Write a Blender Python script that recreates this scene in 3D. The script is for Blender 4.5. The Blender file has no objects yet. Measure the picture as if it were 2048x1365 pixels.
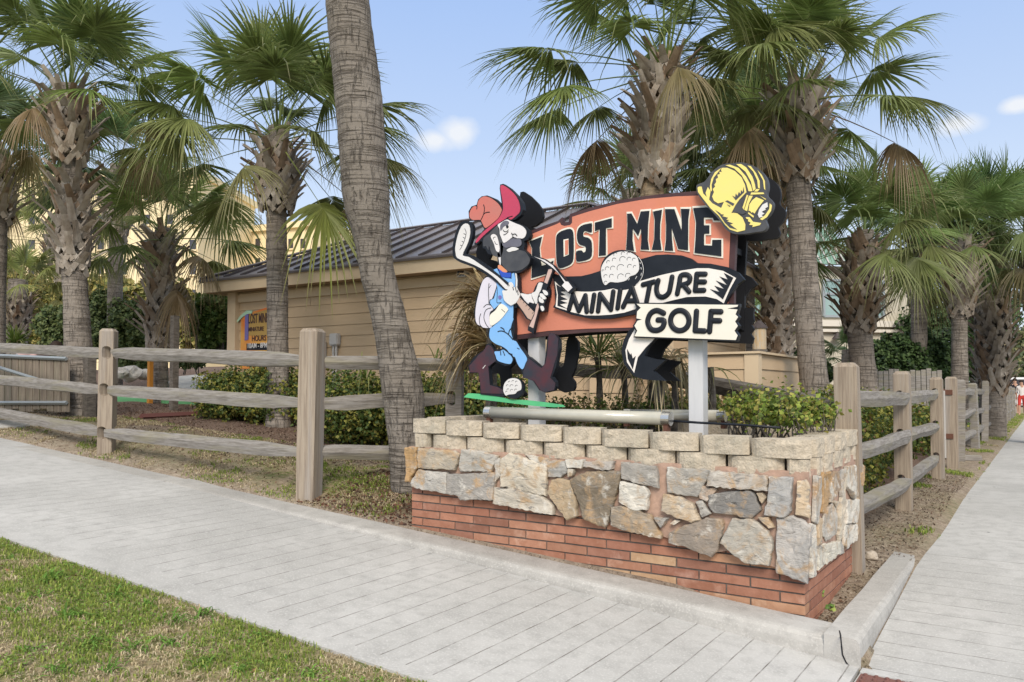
import bpy, bmesh, math, random
import numpy as np
from mathutils import Vector, Matrix, geometry, noise
random.seed(7); rng = np.random.default_rng(7)
S = bpy.context.scene; COL = S.collection
R = math.radians

# ---------------------------------------------------------------- camera
FPX = 1580.0; PITCH = R(2.1); YC0 = 725.1; YAW = R(34.0); CAMZ = 1.5
cam_d = bpy.data.cameras.new("camera"); cam = bpy.data.objects.new("camera", cam_d); COL.objects.link(cam)
cam_d.sensor_width = 36.0; cam_d.lens = 36.0 * FPX / 2048.0
cam_d.shift_y = (YC0 - 682.5) / 2048.0
cam.location = (0, 0, CAMZ); cam.rotation_euler = (math.pi / 2 + PITCH, 0, YAW)
cam_d.clip_start = 0.05; cam_d.clip_end = 3000
S.camera = cam

# ---------------------------------------------------------------- sky, sun, exposure
SUN_DIR = Vector((0.47, -0.70, 0.60)).normalized()
W = bpy.data.worlds.new("World"); S.world = W; W.use_nodes = True
wn = W.node_tree.nodes; wl = W.node_tree.links; wn.clear()
sky = wn.new('ShaderNodeTexSky'); sky.sky_type = 'NISHITA'; sky.sun_disc = False
sky.sun_elevation = math.asin(SUN_DIR.z); sky.sun_rotation = math.atan2(SUN_DIR.x, SUN_DIR.y)
sky.air_density = 1.0; sky.dust_density = 1.6; sky.ozone_density = 1.2
tc = wn.new('ShaderNodeTexCoord')
# small fair-weather clouds: noise in direction space, only in a few soft patches
def wnode(t, **k):
    n = wn.new(t)
    for a, b in k.items(): setattr(n, a, b)
    return n
nz = wnode('ShaderNodeTexNoise'); nz.inputs['Scale'].default_value = 26; nz.inputs['Detail'].default_value = 5
wl.new(tc.outputs['Generated'], nz.inputs['Vector'])
def cam_dir(px, py):
    x = (px - 1024) / FPX; y = (YC0 - py) / FPX
    f = math.cos(PITCH) - y * math.sin(PITCH); u = math.sin(PITCH) + y * math.cos(PITCH)
    return Vector((x * math.cos(YAW) - f * math.sin(YAW), x * math.sin(YAW) + f * math.cos(YAW), u))
acc = None
for (px, py, rad) in ((912, 266, .034), (872, 280, .030), (1920, 250, .026), (2032, 211, .018)):
    d = cam_dir(px, py).normalized()
    vm = wnode('ShaderNodeVectorMath', operation='SUBTRACT'); wl.new(tc.outputs['Generated'], vm.inputs[0]); vm.inputs[1].default_value = d
    vs = wnode('ShaderNodeVectorMath', operation='MULTIPLY'); wl.new(vm.outputs[0], vs.inputs[0]); vs.inputs[1].default_value = (1, 1, 1.9)
    ln = wnode('ShaderNodeVectorMath', operation='LENGTH'); wl.new(vs.outputs[0], ln.inputs[0])
    mr = wnode('ShaderNodeMapRange'); mr.inputs[1].default_value = rad * 1.35; mr.inputs[2].default_value = rad * .2
    wl.new(ln.outputs['Value'], mr.inputs[0])
    if acc is None: acc = mr.outputs[0]
    else:
        mx = wnode('ShaderNodeMath', operation='MAXIMUM'); wl.new(acc, mx.inputs[0]); wl.new(mr.outputs[0], mx.inputs[1]); acc = mx.outputs[0]
ad = wnode('ShaderNodeMath', operation='ADD'); wl.new(acc, ad.inputs[0]); wl.new(nz.outputs['Fac'], ad.inputs[1])
m2 = wnode('ShaderNodeMapRange'); m2.inputs[1].default_value = .80; m2.inputs[2].default_value = 1.45; wl.new(ad.outputs[0], m2.inputs[0])
m3 = wnode('ShaderNodeMath', operation='MULTIPLY'); wl.new(m2.outputs[0], m3.inputs[0]); m3.inputs[1].default_value = .8
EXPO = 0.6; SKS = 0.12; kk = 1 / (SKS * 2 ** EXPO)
sxyz = wnode('ShaderNodeSeparateXYZ'); wl.new(tc.outputs['Generated'], sxyz.inputs[0])
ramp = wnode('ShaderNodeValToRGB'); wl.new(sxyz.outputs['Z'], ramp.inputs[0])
els = ramp.color_ramp.elements; els[0].position = 0.0; els[0].color = (.39, .43, .485, 1); els[1].position = .85; els[1].color = (.84, .80, .73, 1)  # overhead stop, out of view, made whiter and brighter to add soft fill light
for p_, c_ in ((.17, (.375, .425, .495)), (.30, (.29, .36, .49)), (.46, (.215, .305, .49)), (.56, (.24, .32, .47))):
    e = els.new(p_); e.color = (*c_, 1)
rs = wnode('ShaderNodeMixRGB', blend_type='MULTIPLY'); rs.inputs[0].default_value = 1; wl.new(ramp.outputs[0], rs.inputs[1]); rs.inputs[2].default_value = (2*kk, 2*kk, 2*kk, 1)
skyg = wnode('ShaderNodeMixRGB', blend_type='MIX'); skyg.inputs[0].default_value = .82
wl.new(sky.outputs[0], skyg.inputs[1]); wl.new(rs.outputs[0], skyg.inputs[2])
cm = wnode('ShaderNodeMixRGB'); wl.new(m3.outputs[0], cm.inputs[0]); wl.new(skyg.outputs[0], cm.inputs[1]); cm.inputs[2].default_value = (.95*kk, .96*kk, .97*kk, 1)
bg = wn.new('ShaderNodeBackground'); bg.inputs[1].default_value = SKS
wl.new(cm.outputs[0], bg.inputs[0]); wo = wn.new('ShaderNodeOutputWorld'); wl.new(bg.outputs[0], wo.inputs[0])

sd = bpy.data.lights.new("sun", 'SUN'); so = bpy.data.objects.new("sun", sd); COL.objects.link(so)
sd.energy = 2.0; sd.angle = R(24); sd.color = (1.0, .89, .76)
so.rotation_euler = SUN_DIR.to_track_quat('Z', 'Y').to_euler(); so.location = (10, -10, 20)
S.view_settings.view_transform = 'Standard'; S.view_settings.look = 'None'
S.view_settings.exposure = EXPO; S.view_settings.gamma = 1.0
S.cycles.max_bounces = 6; S.cycles.transparent_max_bounces = 6
S.cycles.diffuse_bounces = 3

# ---------------------------------------------------------------- pixel helpers (calibrated from the photo, world axes follow the kerb)
def at(px, py, Y):            # point at level forward distance Y
    d = cam_dir(px, py); f = (-d.x * math.sin(YAW) + d.y * math.cos(YAW))
    return Vector((0, 0, CAMZ)) + d * (Y / f)
def on_b(px, py, b):
    d = cam_dir(px, py); t = b / d.y; return Vector((d.x * t, b, CAMZ + d.z * t))
def on_a(px, py, a):
    d = cam_dir(px, py); t = a / d.x; return Vector((a, d.y * t, CAMZ + d.z * t))
def px_depth(px, Y):          # ground position below a pixel column
    x = (px - 1024) / FPX * Y
    return (x * math.cos(YAW) - Y * math.sin(YAW), x * math.sin(YAW) + Y * math.cos(YAW))

# ---------------------------------------------------------------- object helpers
def tag(o, label=None, cat=None, group=None, kind=None):
    if label: o['label'] = label
    if cat: o['category'] = cat
    if group: o['group'] = group
    if kind: o['kind'] = kind
    return o
def empty(name, loc, label, cat, group=None):
    o = bpy.data.objects.new(name, None); COL.objects.link(o); o.location = loc; o.empty_display_size = .1
    return tag(o, label, cat, group)
def link(name, me, mats, parent=None, label=None):
    o = bpy.data.objects.new(name, me); COL.objects.link(o)
    if not isinstance(mats, (list, tuple)): mats = [mats]
    for m in mats: me.materials.append(m)
    if parent is not None:
        o.parent = parent
        chain = Vector((0, 0, 0)); p = parent
        while p is not None: chain += p.location; p = p.parent
        o.location = -chain
    if label: o['label'] = label
    return o
def from_bm(name, bm, mats, parent=None, smooth=False, label=None):
    me = bpy.data.meshes.new(name)
    bmesh.ops.recalc_face_normals(bm, faces=bm.faces)
    bm.to_mesh(me); bm.free()
    if smooth: me.polygons.foreach_set('use_smooth', [True] * len(me.polygons))
    return link(name, me, mats, parent, label)
def from_np(name, V, F, mats, parent=None, C=None, smooth=False, label=None, midx=None):
    me = bpy.data.meshes.new(name)
    V = np.asarray(V, dtype=np.float32); F = np.asarray(F, dtype=np.int32)
    n, k = F.shape
    me.vertices.add(len(V)); me.vertices.foreach_set('co', V.ravel())
    me.loops.add(n * k); me.loops.foreach_set('vertex_index', F.ravel())
    me.polygons.add(n); me.polygons.foreach_set('loop_start', np.arange(0, n * k, k)); me.polygons.foreach_set('loop_total', np.full(n, k))
    if midx is not None: me.polygons.foreach_set('material_index', midx)
    me.polygons.foreach_set('use_smooth', np.full(n, smooth))
    me.update(calc_edges=True); me.validate()
    if C is not None:
        at_ = me.color_attributes.new('Col', 'FLOAT_COLOR', 'POINT')
        c4 = np.ones((len(V), 4), dtype=np.float32); c4[:, :3] = C; at_.data.foreach_set('color', c4.ravel())
    return link(name, me, mats, parent, label)
def box(bm, c, s, rot=None):
    m = Matrix.Translation(c) @ (rot.to_4x4() if rot is not None else Matrix.Identity(4)) @ Matrix.Diagonal((s[0], s[1], s[2], 1))
    return bmesh.ops.create_cube(bm, size=1, matrix=m)['verts']
def box2(bm, lo, hi):
    return box(bm, ((lo[0]+hi[0])/2, (lo[1]+hi[1])/2, (lo[2]+hi[2])/2), (hi[0]-lo[0], hi[1]-lo[1], hi[2]-lo[2]))
def tube(bm, pts, radii, seg=10, sq=(1, 1), up=Vector((0, 0, 1)), caps=True, rough=0):
    """sweep; sq scales the cross-section along (side, other)"""
    pts = [Vector(p) for p in pts]; n = len(pts)
    if not hasattr(radii, '__len__'): radii = [radii] * n
    rings = []
    for i, p in enumerate(pts):
        t = (pts[min(i+1, n-1)] - pts[max(i-1, 0)]).normalized()
        s = t.cross(up); s = s.normalized() if s.length > 1e-4 else Vector((1, 0, 0)); u = s.cross(t).normalized()
        rings.append([bm.verts.new(p + (s * math.cos(2*math.pi*k/seg) * sq[0] + u * math.sin(2*math.pi*k/seg) * sq[1]) * radii[i] * (1 + rough * random.uniform(-1, 1))) for k in range(seg)])
    for i in range(n-1):
        for k in range(seg):
            bm.faces.new((rings[i][k], rings[i][(k+1) % seg], rings[i+1][(k+1) % seg], rings[i+1][k]))
    if caps:
        bm.faces.new(rings[0][::-1]); bm.faces.new(rings[-1])
def prism(bm, pts, thick):
    """pts: list of Vector on a plane, thick: Vector offset to the back"""
    thick = Vector(thick); n = len(pts)
    f = [bm.verts.new(p) for p in pts]; b = [bm.verts.new(Vector(p) + thick) for p in pts]
    tris = geometry.tessellate_polygon([[Vector(p) for p in pts]])
    for t in tris:
        try: bm.faces.new([f[i] for i in t])
        except ValueError: pass
        try: bm.faces.new([b[i] for i in reversed(t)])
        except ValueError: pass
    for i in range(n):
        try: bm.faces.new((f[i], f[(i+1) % n], b[(i+1) % n], b[i]))
        except ValueError: pass
def smooth_poly(pts, k=3, closed=True):
    out = []; n = len(pts)
    rngi = range(n) if closed else range(n-1)
    for i in rngi:
        g = (lambda j: pts[j % n]) if closed else (lambda j: pts[min(max(j, 0), n-1)])
        p0, p1, p2, p3 = g(i-1), g(i), g(i+1), g(i+2)
        for q in range(k):
            t = q / k
            out.append(tuple(.5*((2*p1[c]) + (-p0[c]+p2[c])*t + (2*p0[c]-5*p1[c]+4*p2[c]-p3[c])*t*t + (-p0[c]+3*p1[c]-3*p2[c]+p3[c])*t**3) for c in range(len(p1))))
    if not closed: out.append(tuple(pts[-1]))
    return out

# ---------------------------------------------------------------- materials
def new_mat(name):
    m = bpy.data.materials.new(name); m.use_nodes = True; nt = m.node_tree; nt.nodes.clear()
    return m, nt.nodes, nt.links
def M(name, c1, c2=None, scale=4, rough=.8, bump=.0, bscale=30, stretch=(1, 1, 1), attr=False, spec=.35, c3=None, s3=1.2, metal=0, transl=0, detail=6, bdist=.01, lo=.35, hi=.65, ring=None, c3lo=.5, c3hi=.72):
    m, N, L = new_mat(name)
    out = N.new('ShaderNodeOutputMaterial'); P = N.new('ShaderNodeBsdfPrincipled')
    P.inputs['Roughness'].default_value = rough; P.inputs['Metallic'].default_value = metal
    P.inputs['Specular IOR Level'].default_value = spec
    co = N.new('ShaderNodeTexCoord'); mp = N.new('ShaderNodeMapping'); mp.inputs['Scale'].default_value = stretch
    L.new(co.outputs['Object'], mp.inputs[0])
    cur = None
    rgb = N.new('ShaderNodeRGB'); rgb.outputs[0].default_value = (*c1, 1); cur = rgb.outputs[0]
    def mixin(cur, c, sc, lo, hi, det=6):
        nn = N.new('ShaderNodeTexNoise'); nn.inputs['Scale'].default_value = sc; nn.inputs['Detail'].default_value = det; nn.inputs['Roughness'].default_value = .62
        L.new(mp.outputs[0], nn.inputs['Vector'])
        mr = N.new('ShaderNodeMapRange'); mr.inputs[1].default_value = lo; mr.inputs[2].default_value = hi; L.new(nn.outputs['Fac'], mr.inputs[0])
        mx = N.new('ShaderNodeMixRGB'); L.new(mr.outputs[0], mx.inputs[0]); L.new(cur, mx.inputs[1]); mx.inputs[2].default_value = (*c, 1)
        return mx.outputs[0]
    if c2: cur = mixin(cur, c2, scale, lo, hi, detail)
    if c3: cur = mixin(cur, c3, s3, c3lo, c3hi)
    if attr:
        a = N.new('ShaderNodeAttribute'); a.attribute_name = 'Col'
        mx = N.new('ShaderNodeMixRGB'); mx.blend_type = 'MULTIPLY'; mx.inputs[0].default_value = 1
        L.new(cur, mx.inputs[1]); L.new(a.outputs['Color'], mx.inputs[2]); cur = mx.outputs[0]
    L.new(cur, P.inputs['Base Color'])
    if bump:
        bn = N.new('ShaderNodeTexNoise'); bn.inputs['Scale'].default_value = bscale; bn.inputs['Detail'].default_value = 6; L.new(mp.outputs[0], bn.inputs['Vector'])
        bp = N.new('ShaderNodeBump'); bp.inputs['Strength'].default_value = bump; bp.inputs['Distance'].default_value = bdist
        L.new(bn.outputs['Fac'], bp.inputs['Height']); L.new(bp.outputs[0], P.inputs['Normal'])
    if transl:
        T = N.new('ShaderNodeBsdfTranslucent'); L.new(cur, T.inputs[0]); mx = N.new('ShaderNodeMixShader'); mx.inputs[0].default_value = transl
        L.new(P.outputs[0], mx.inputs[1]); L.new(T.outputs[0], mx.inputs[2]); L.new(mx.outputs[0], out.inputs[0])
    else: L.new(P.outputs[0], out.inputs[0])
    return m

MT = {}
MT['leaf'] = M('palm_leaf', (1, 1, 1), (.78, .84, .72), scale=3, rough=.45, attr=True, transl=.32, spec=.4)
MT['bushleaf'] = M('bush_leaf', (1, 1, 1), rough=.55, attr=True, transl=.25, spec=.35)
MT['grassleaf'] = M('grass_blade', (1, 1, 1), rough=.7, attr=True, transl=.3, spec=.2)
def bark(name, base, dark, light, ringz=26, crack=1.0):
    m, N, L = new_mat(name)
    out = N.new('ShaderNodeOutputMaterial'); P = N.new('ShaderNodeBsdfPrincipled'); P.inputs['Roughness'].default_value = .95; P.inputs['Specular IOR Level'].default_value = .15
    co = N.new('ShaderNodeTexCoord')
    def nz(s, st, d=6, dist=0, r=.6):
        mp = N.new('ShaderNodeMapping'); mp.inputs['Scale'].default_value = st; L.new(co.outputs['Object'], mp.inputs[0])
        n = N.new('ShaderNodeTexNoise'); n.inputs['Scale'].default_value = s; n.inputs['Detail'].default_value = d; n.inputs['Roughness'].default_value = r; n.inputs['Distortion'].default_value = dist; L.new(mp.outputs[0], n.inputs['Vector']); return n.outputs['Fac']
    def mr(x, lo, hi, a=0, b=1):
        q = N.new('ShaderNodeMapRange'); q.inputs[1].default_value = lo; q.inputs[2].default_value = hi; q.inputs[3].default_value = a; q.inputs[4].default_value = b; L.new(x, q.inputs[0]); return q.outputs[0]
    def mix(f, c1, c2):
        q = N.new('ShaderNodeMixRGB'); L.new(f, q.inputs[0])
        for i, c in ((1, c1), (2, c2)):
            if isinstance(c, tuple): q.inputs[i].default_value = (*c, 1)
            else: L.new(c, q.inputs[i])
        return q.outputs[0]
    rings = nz(1, (2.2, 2.2, ringz), 4, .6); cr = nz(1, (38, 38, 6), 5, .4); fine = nz(1, (40, 40, 14), 5); patch = nz(2.2, (1, 1, 1), 4)
    c = mix(mr(patch, .35, .7), base, light)
    md = N.new('ShaderNodeMath'); md.operation = 'MULTIPLY_ADD'; L.new(nz(3.1, (1, 1, 1), 3), md.inputs[0]); md.inputs[1].default_value = .35; md.inputs[2].default_value = -.17
    rm = N.new('ShaderNodeMath'); rm.operation = 'ADD'; L.new(rings, rm.inputs[0]); L.new(md.outputs[0], rm.inputs[1]); rings = rm.outputs[0]
    c = mix(mr(rings, .42, .34, 0, .7), c, dark)
    c = mix(mr(cr, .42, .35, 0, .7 * crack), c, tuple(x * .6 for x in dark))
    c = mix(mr(fine, .56, .7, 0, .6), c, light)
    L.new(c, P.inputs['Base Color'])
    ad = N.new('ShaderNodeMath'); ad.operation = 'MULTIPLY_ADD'; L.new(mr(rings, .34, .5), ad.inputs[0]); ad.inputs[1].default_value = 1.2
    ad2 = N.new('ShaderNodeMath'); ad2.operation = 'MULTIPLY_ADD'; L.new(mr(cr, .34, .46), ad2.inputs[0]); ad2.inputs[1].default_value = 1.0; L.new(fine, ad2.inputs[2]); L.new(ad2.outputs[0], ad.inputs[2])
    bp = N.new('ShaderNodeBump'); bp.inputs['Strength'].default_value = 1; bp.inputs['Distance'].default_value = .012; L.new(ad.outputs[0], bp.inputs['Height']); L.new(bp.outputs[0], P.inputs['Normal'])
    L.new(P.outputs[0], out.inputs[0]); return m
MT['trunk'] = bark('palm_bark', (.225, .195, .165), (.11, .095, .08), (.30, .27, .235), 40, .5)
MT['trunkbig'] = bark('palm_bark_ridged', (.20, .178, .152), (.10, .085, .072), (.28, .255, .225), 42, .8)
MT['trunknew'] = bark('palm_bark_fresh', (.42, .30, .18), (.19, .12, .07), (.50, .40, .28), 34, .6)
MT['boot'] = M('palm_boot', (1, 1, 1), (.55, .5, .45), scale=7, stretch=(1, 1, .4), rough=.9, bump=.5, bscale=30, attr=True)
MT['wood'] = M('weathered_post_wood', (.355, .30, .235), (.25, .205, .16), scale=6, stretch=(8, 8, .35), rough=.92, bump=.8, bscale=14, c3=(.33, .31, .29), s3=1.1, bdist=.006, lo=.42, hi=.6)
MT['rail'] = M('grey_rail_wood', (.30, .285, .265), (.18, .165, .145), scale=6, stretch=(1, 1, 10), rough=.94, bump=.8, bscale=8, c3=(.27, .25, .175), s3=1.1, bdist=.006, lo=.40, hi=.66)
MT['board'] = M('old_board_wood', (.27, .23, .18), (.15, .125, .10), scale=5, stretch=(9, 9, .6), rough=.95, bump=.6, bscale=8, c3=(.19, .18, .13), s3=2)
MT['oldwood'] = M('old_grey_wood', (.16, .145, .125), (.08, .07, .06), scale=6, stretch=(2, 2, 6), rough=.95, bump=.8, bscale=12)
MT['brick'] = M('brick', (1, 1, 1), (.82, .76, .72), scale=12, rough=.88, bump=.6, bscale=50, attr=True, bdist=.005, c3=(1.45, 1.85, 2.1), s3=9, c3lo=.56, c3hi=.85)
MT['mortar_grey'] = M('grey_mortar', (.16, .14, .125), (.10, .09, .08), scale=14, rough=.95, bump=.5, bscale=60, bdist=.004)
MT['mortar_pink'] = M('pink_mortar', (.50, .34, .26), (.38, .26, .20), scale=14, rough=.95, bump=.9, bscale=30, bdist=.008)
MT['block'] = M('split_face_block', (.59, .52, .41), (.43, .38, .30), scale=45, rough=.95, bump=1, bscale=75, bdist=.009, c3=(.38, .35, .28), s3=5, detail=8)
MT['chrome'] = M('chrome_cap', (.6, .6, .58), rough=.25, metal=.9)
MT['tube'] = M('frosted_tube', (.50, .49, .42), (.42, .42, .36), scale=6, rough=.18, spec=.8)
MT['black'] = M('black_paint', (.009, .012, .018), (.018, .022, .030), scale=5, rough=.42, spec=.25)
MT['blackback'] = M('black_panel', (.008, .009, .012), rough=.6, spec=.3)
MT['brown'] = M('dark_brown_paint', (.06, .028, .032), (.085, .045, .045), scale=5, rough=.5)
MT['orange'] = M('orange_paint', (.64, .235, .155), (.58, .215, .145), scale=2.2, rough=.6, bump=.15, bscale=50, c3=(.66, .23, .11), s3=.9)
MT['offwhite'] = M('offwhite_paint', (.84, .81, .77), (.78, .75, .70), scale=6, rough=.5)
MT['cream'] = M('cream_paint', (.82, .80, .71), (.77, .75, .66), scale=3, rough=.5)
MT['white'] = M('white_paint', (.73, .73, .73), (.68, .68, .68), scale=3, rough=.45)
MT['postwhite'] = M('white_post_paint', (.63, .65, .67), (.56, .58, .60), scale=3, stretch=(4, 4, .6), rough=.5, bump=.15, bscale=12)
MT['hatred'] = M('salmon_red_paint', (.60, .17, .14), (.52, .19, .16), scale=6, rough=.45)
MT['crimson'] = M('crimson_paint', (.56, .06, .12), (.48, .06, .12), scale=6, rough=.4)
MT['denim'] = M('sky_blue_paint', (.20, .45, .84), (.23, .47, .80), scale=4, rough=.45)
MT['royal'] = M('royal_blue_paint', (.03, .09, .5), rough=.45)
MT['lavender'] = M('pale_lavender_paint', (.70, .68, .77), (.64, .63, .72), scale=5, rough=.45)
MT['facew'] = M('pale_grey_paint', (.77, .76, .77), (.71, .70, .72), scale=6, rough=.45)
MT['slate'] = M('slate_grey_paint', (.16, .165, .21), (.13, .13, .17), scale=8, rough=.5)
MT['charcoal'] = M('charcoal_paint', (.055, .06, .072), (.085, .09, .10), scale=9, rough=.55)
MT['maroon'] = M('maroon_boot_paint', (.085, .028, .038), (.03, .035, .05), scale=7, rough=.4)
MT['tan'] = M('tan_paint', (.50, .36, .30), rough=.5)
MT['peach'] = M('peach_paint', (.72, .30, .16), rough=.5)
MT['pinktan'] = M('pink_handle_paint', (.58, .42, .38), rough=.5)
MT['yellow'] = M('yellow_paint', (.86, .74, .22), (.82, .71, .25), scale=3, rough=.5)
MT['greenp'] = M('green_paint', (.12, .55, .24), (.10, .48, .22), scale=10, rough=.5)
MT['purple'] = M('violet_paint', (.18, .16, .42), rough=.5)
MT['siding'] = M('tan_siding', (.58, .44, .285), (.53, .40, .255), scale=2, stretch=(1, 1, 4), rough=.75, bump=.25, bscale=30, bdist=.004, attr=True)
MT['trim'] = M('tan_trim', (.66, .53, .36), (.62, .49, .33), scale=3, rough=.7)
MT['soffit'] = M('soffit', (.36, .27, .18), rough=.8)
MT['roof'] = M('bronze_metal_roof', (.21, .195, .21), (.175, .165, .18), scale=2, rough=.42, metal=.25, spec=.5)
MT['roofseam'] = M('bronze_metal_seam', (.09, .075, .075), rough=.5, metal=.2)
MT['rock'] = M('pale_boulder', (.72, .69, .64), (.50, .46, .42), scale=4, rough=.95, bump=.8, bscale=9, bdist=.03)
MT['turf'] = M('artificial_turf', (.14, .38, .17), (.12, .34, .15), scale=30, rough=.9)
MT['galv'] = M('galvanised_steel', (.34, .38, .40), rough=.5, metal=.4)
MT['rust'] = M('rusty_iron', (.13, .06, .04), rough=.8)
MT['orangewood'] = M('orange_painted_wood', (.55, .24, .04), rough=.7)
MT['elbox'] = M('grey_metal_box', (.50, .49, .47), rough=.5)
MT['skin'] = M('skin', (.45, .27, .19), rough=.6)
MT['hair'] = M('dark_hair', (.03, .018, .012), rough=.7)
MT['cloth_b'] = M('black_cloth', (.02, .02, .025), rough=.9)
MT['cloth_g'] = M('grey_cloth', (.3, .3, .32), rough=.9)
MT['cloth_r'] = M('red_cloth', (.5, .05, .04), rough=.9)
MT['cloth_w'] = M('white_cloth', (.65, .62, .6), rough=.9)
MT['cloth_p'] = M('pale_pink_cloth', (.6, .4, .38), rough=.9)
MT['hotel'] = M('yellow_stucco', (.86, .73, .46), (.82, .69, .43), scale=.3, rough=.85)
MT['hotel2'] = M('cream_stucco', (.56, .52, .42), (.52, .48, .39), scale=.6, rough=.85)
MT['hotelband'] = M('pale_stucco', (.66, .62, .54), rough=.8)
MT['glass'] = M('dark_window_glass', (.05, .05, .06), rough=.1, spec=.7)
MT['tealglass'] = M('teal_window_glass', (.30, .42, .40), (.22, .36, .36), scale=.8, rough=.12, spec=.7)
MT['greenroof'] = M('green_metal_roof', (.17, .30, .24), rough=.45)
MT['sand'] = M('sandy_soil', (.3, .25, .19), rough=.95)
# ================================================================ ground
def clamp(x, a, b): return max(a, min(b, x))
def sst(x, a, b):
    t = clamp((x - a) / (b - a), 0, 1); return t*t*(3-2*t)
def E(a): return .27 + .0695 * clamp(-1.1 - a, -.6, 12)
def side_z(a, b=4.2):
    z = .137 + .0914 * clamp(-.78 - a, 0, 5.79) + .0695 * clamp(-6.57 - a, 0, 6.5)
    return z - .012 * (4.24 - b)
FE = [None, None]
def front(a):       # lawn-side edge of the pavement
    if FE[0] is None: return 2.45
    (a0, b0), (a1, b1) = FE; return clamp(b0 + (b1-b0)*(a-a0)/(a1-a0), 1.4, 3.2)
def right_z(b): return .137 + .163 * clamp((b - 4.24) / 2.36, 0, 1) + .08 * clamp((b - 6.6) / 3, 0, 1)
def inner(a, b):
    z = E(a) + .2 * sst(b, 4.3, 5.5) + .15 * max(0, min(b, 14) - 8) * sst(-a, 2, 7)
    return z
def gz(a, b):
    if b < 4.24 and a < -.78:
        return side_z(a, b) - (.06 if b > front(a) + .07 else .012)
    if b < 4.24: return .10
    strip = right_z(b) + .03 * sst(b, 5, 8) - (.05 if b < 4.6 else 0)
    if a > -.78: return strip - .05 if a < 2.0 else strip - .02
    if b < 4.5 and a < -.78: return E(a) - .05
    k = sst(-a, 1.0, 1.9)
    return strip * (1 - k) + inner(a, b) * k
def on_ground(px, py, f=None):
    f = f or gz; d = cam_dir(px, py); o = Vector((0, 0, CAMZ)); t = .5
    while t < 80:
        p = o + d * t
        if p.z < f(p.x, p.y): return p
        t += .02
    return o + d * 30

_e = [on_ground(x, y, side_z) for x, y in ((0, 1074), (850, 1365))]; FE[:] = [(p.x, p.y) for p in _e]
def mat_ground():
    m, N, L = new_mat('ground_soil')
    out = N.new('ShaderNodeOutputMaterial'); P = N.new('ShaderNodeBsdfPrincipled'); P.inputs['Roughness'].default_value = .95; P.inputs['Specular IOR Level'].default_value = .15
    co = N.new('ShaderNodeTexCoord'); a = N.new('ShaderNodeAttribute'); a.attribute_name = 'Col'
    def nz(s, d=8, r=.65):
        n = N.new('ShaderNodeTexNoise'); n.inputs['Scale'].default_value = s; n.inputs['Detail'].default_value = d; n.inputs['Roughness'].default_value = r; L.new(co.outputs['Object'], n.inputs['Vector']); return n.outputs['Fac']
    def mr(x, lo, hi):
        q = N.new('ShaderNodeMapRange'); q.inputs[1].default_value = lo; q.inputs[2].default_value = hi; L.new(x, q.inputs[0]); return q.outputs[0]
    def mix(f, c1, c2):
        q = N.new('ShaderNodeMixRGB'); L.new(f, q.inputs[0])
        for i, c in ((1, c1), (2, c2)):
            if isinstance(c, tuple): q.inputs[i].default_value = (*c, 1)
            else: L.new(c, q.inputs[i])
        return q.outputs[0]
    sand = mix(mr(nz(14), .38, .62), (.26, .205, .155), (.44, .37, .29))
    sand = mix(mr(nz(70), .55, .62), sand, (.10, .075, .055))
    mulch = mix(mr(nz(26), .4, .6), (.12, .08, .062), (.22, .155, .12)); mulch = mix(mr(nz(60), .58, .66), mulch, (.28, .22, .18))
    grass = mix(mr(nz(22), .4, .6), (.13, .17, .045), (.34, .28, .16)); grass = mix(mr(nz(4, 4), .5, .62), grass, (.38, .31, .21))
    sp = N.new('ShaderNodeSeparateColor'); L.new(a.outputs['Color'], sp.inputs[0])
    c = mix(sp.outputs[0], sand, grass); c = mix(sp.outputs[1], c, mulch)
    L.new(c, P.inputs['Base Color'])
    bp = N.new('ShaderNodeBump'); bp.inputs['Strength'].default_value = .9; bp.inputs['Distance'].default_value = .03; L.new(nz(35), bp.inputs['Height']); L.new(bp.outputs[0], P.inputs['Normal'])
    L.new(P.outputs[0], out.inputs[0]); return m
MT['ground'] = mat_ground()
def grass_mask(a, b):
    n = noise.noise(Vector((a * .9, b * .9, 0)))
    if b < front(a) + .1: return 1.0
    if a > -1.2: return clamp(.15 + n * .6 + .6 * sst(b, 16, 26), 0, 1)
    g = sst(b, 4.4, 5.0) * (1 - sst(b, 5.2, 6.3)) * (.65 + n)
    return clamp(g, 0, 1)
def mulch_mask(a, b):
    n = noise.noise(Vector((a * 1.3, b * 1.3, 5)))
    if a > -1.3 or b < 4.4: return 0
    return clamp(sst(b, 5.3, 6.3) + .8 * sst(a, -5.2, -4.4) * (1 if b > 4.6 else .3) + n * .4, 0, 1) * (1 - sst(b, 30, 40))
def build_ground():
    xs = sorted(set([-400, -150, -70, -40, -28, -20, -17] + [round(-15 + .25 * i, 3) for i in range(53)] + [round(-2 + .12 * i, 3) for i in range(18)] + [1, 2, 3, 5, 9, 20, 60, 150, 400]))
    ys = sorted(set([-60, -20, -8, -3, -1] + [round(i * .1, 3) for i in range(1, 36)] + [3.6, 4.1, 4.22, 4.26, 4.4, 4.495, 4.505] + [round(4.6 + .2 * i, 2) for i in range(52)] + [15.5, 16.5, 18, 20, 23, 27, 33, 40, 60, 100, 200, 500]))
    V = []; C = []
    for y in ys:
        for x in xs:
            z = gz(x, y)
            if 4.6 < y < 15 and -15 < x < -1.2: z += .03 * noise.noise(Vector((x * 2, y * 2, 3)))
            V.append((x, y, z)); C.append((grass_mask(x, y), mulch_mask(x, y), 0))
    nx = len(xs); F = [(j*nx+i, j*nx+i+1, (j+1)*nx+i+1, (j+1)*nx+i) for j in range(len(ys)-1) for i in range(nx-1)]
    o = from_np('ground', V, F, MT['ground'], C=np.array(C), smooth=True); tag(o, kind='structure')
build_ground()

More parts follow.
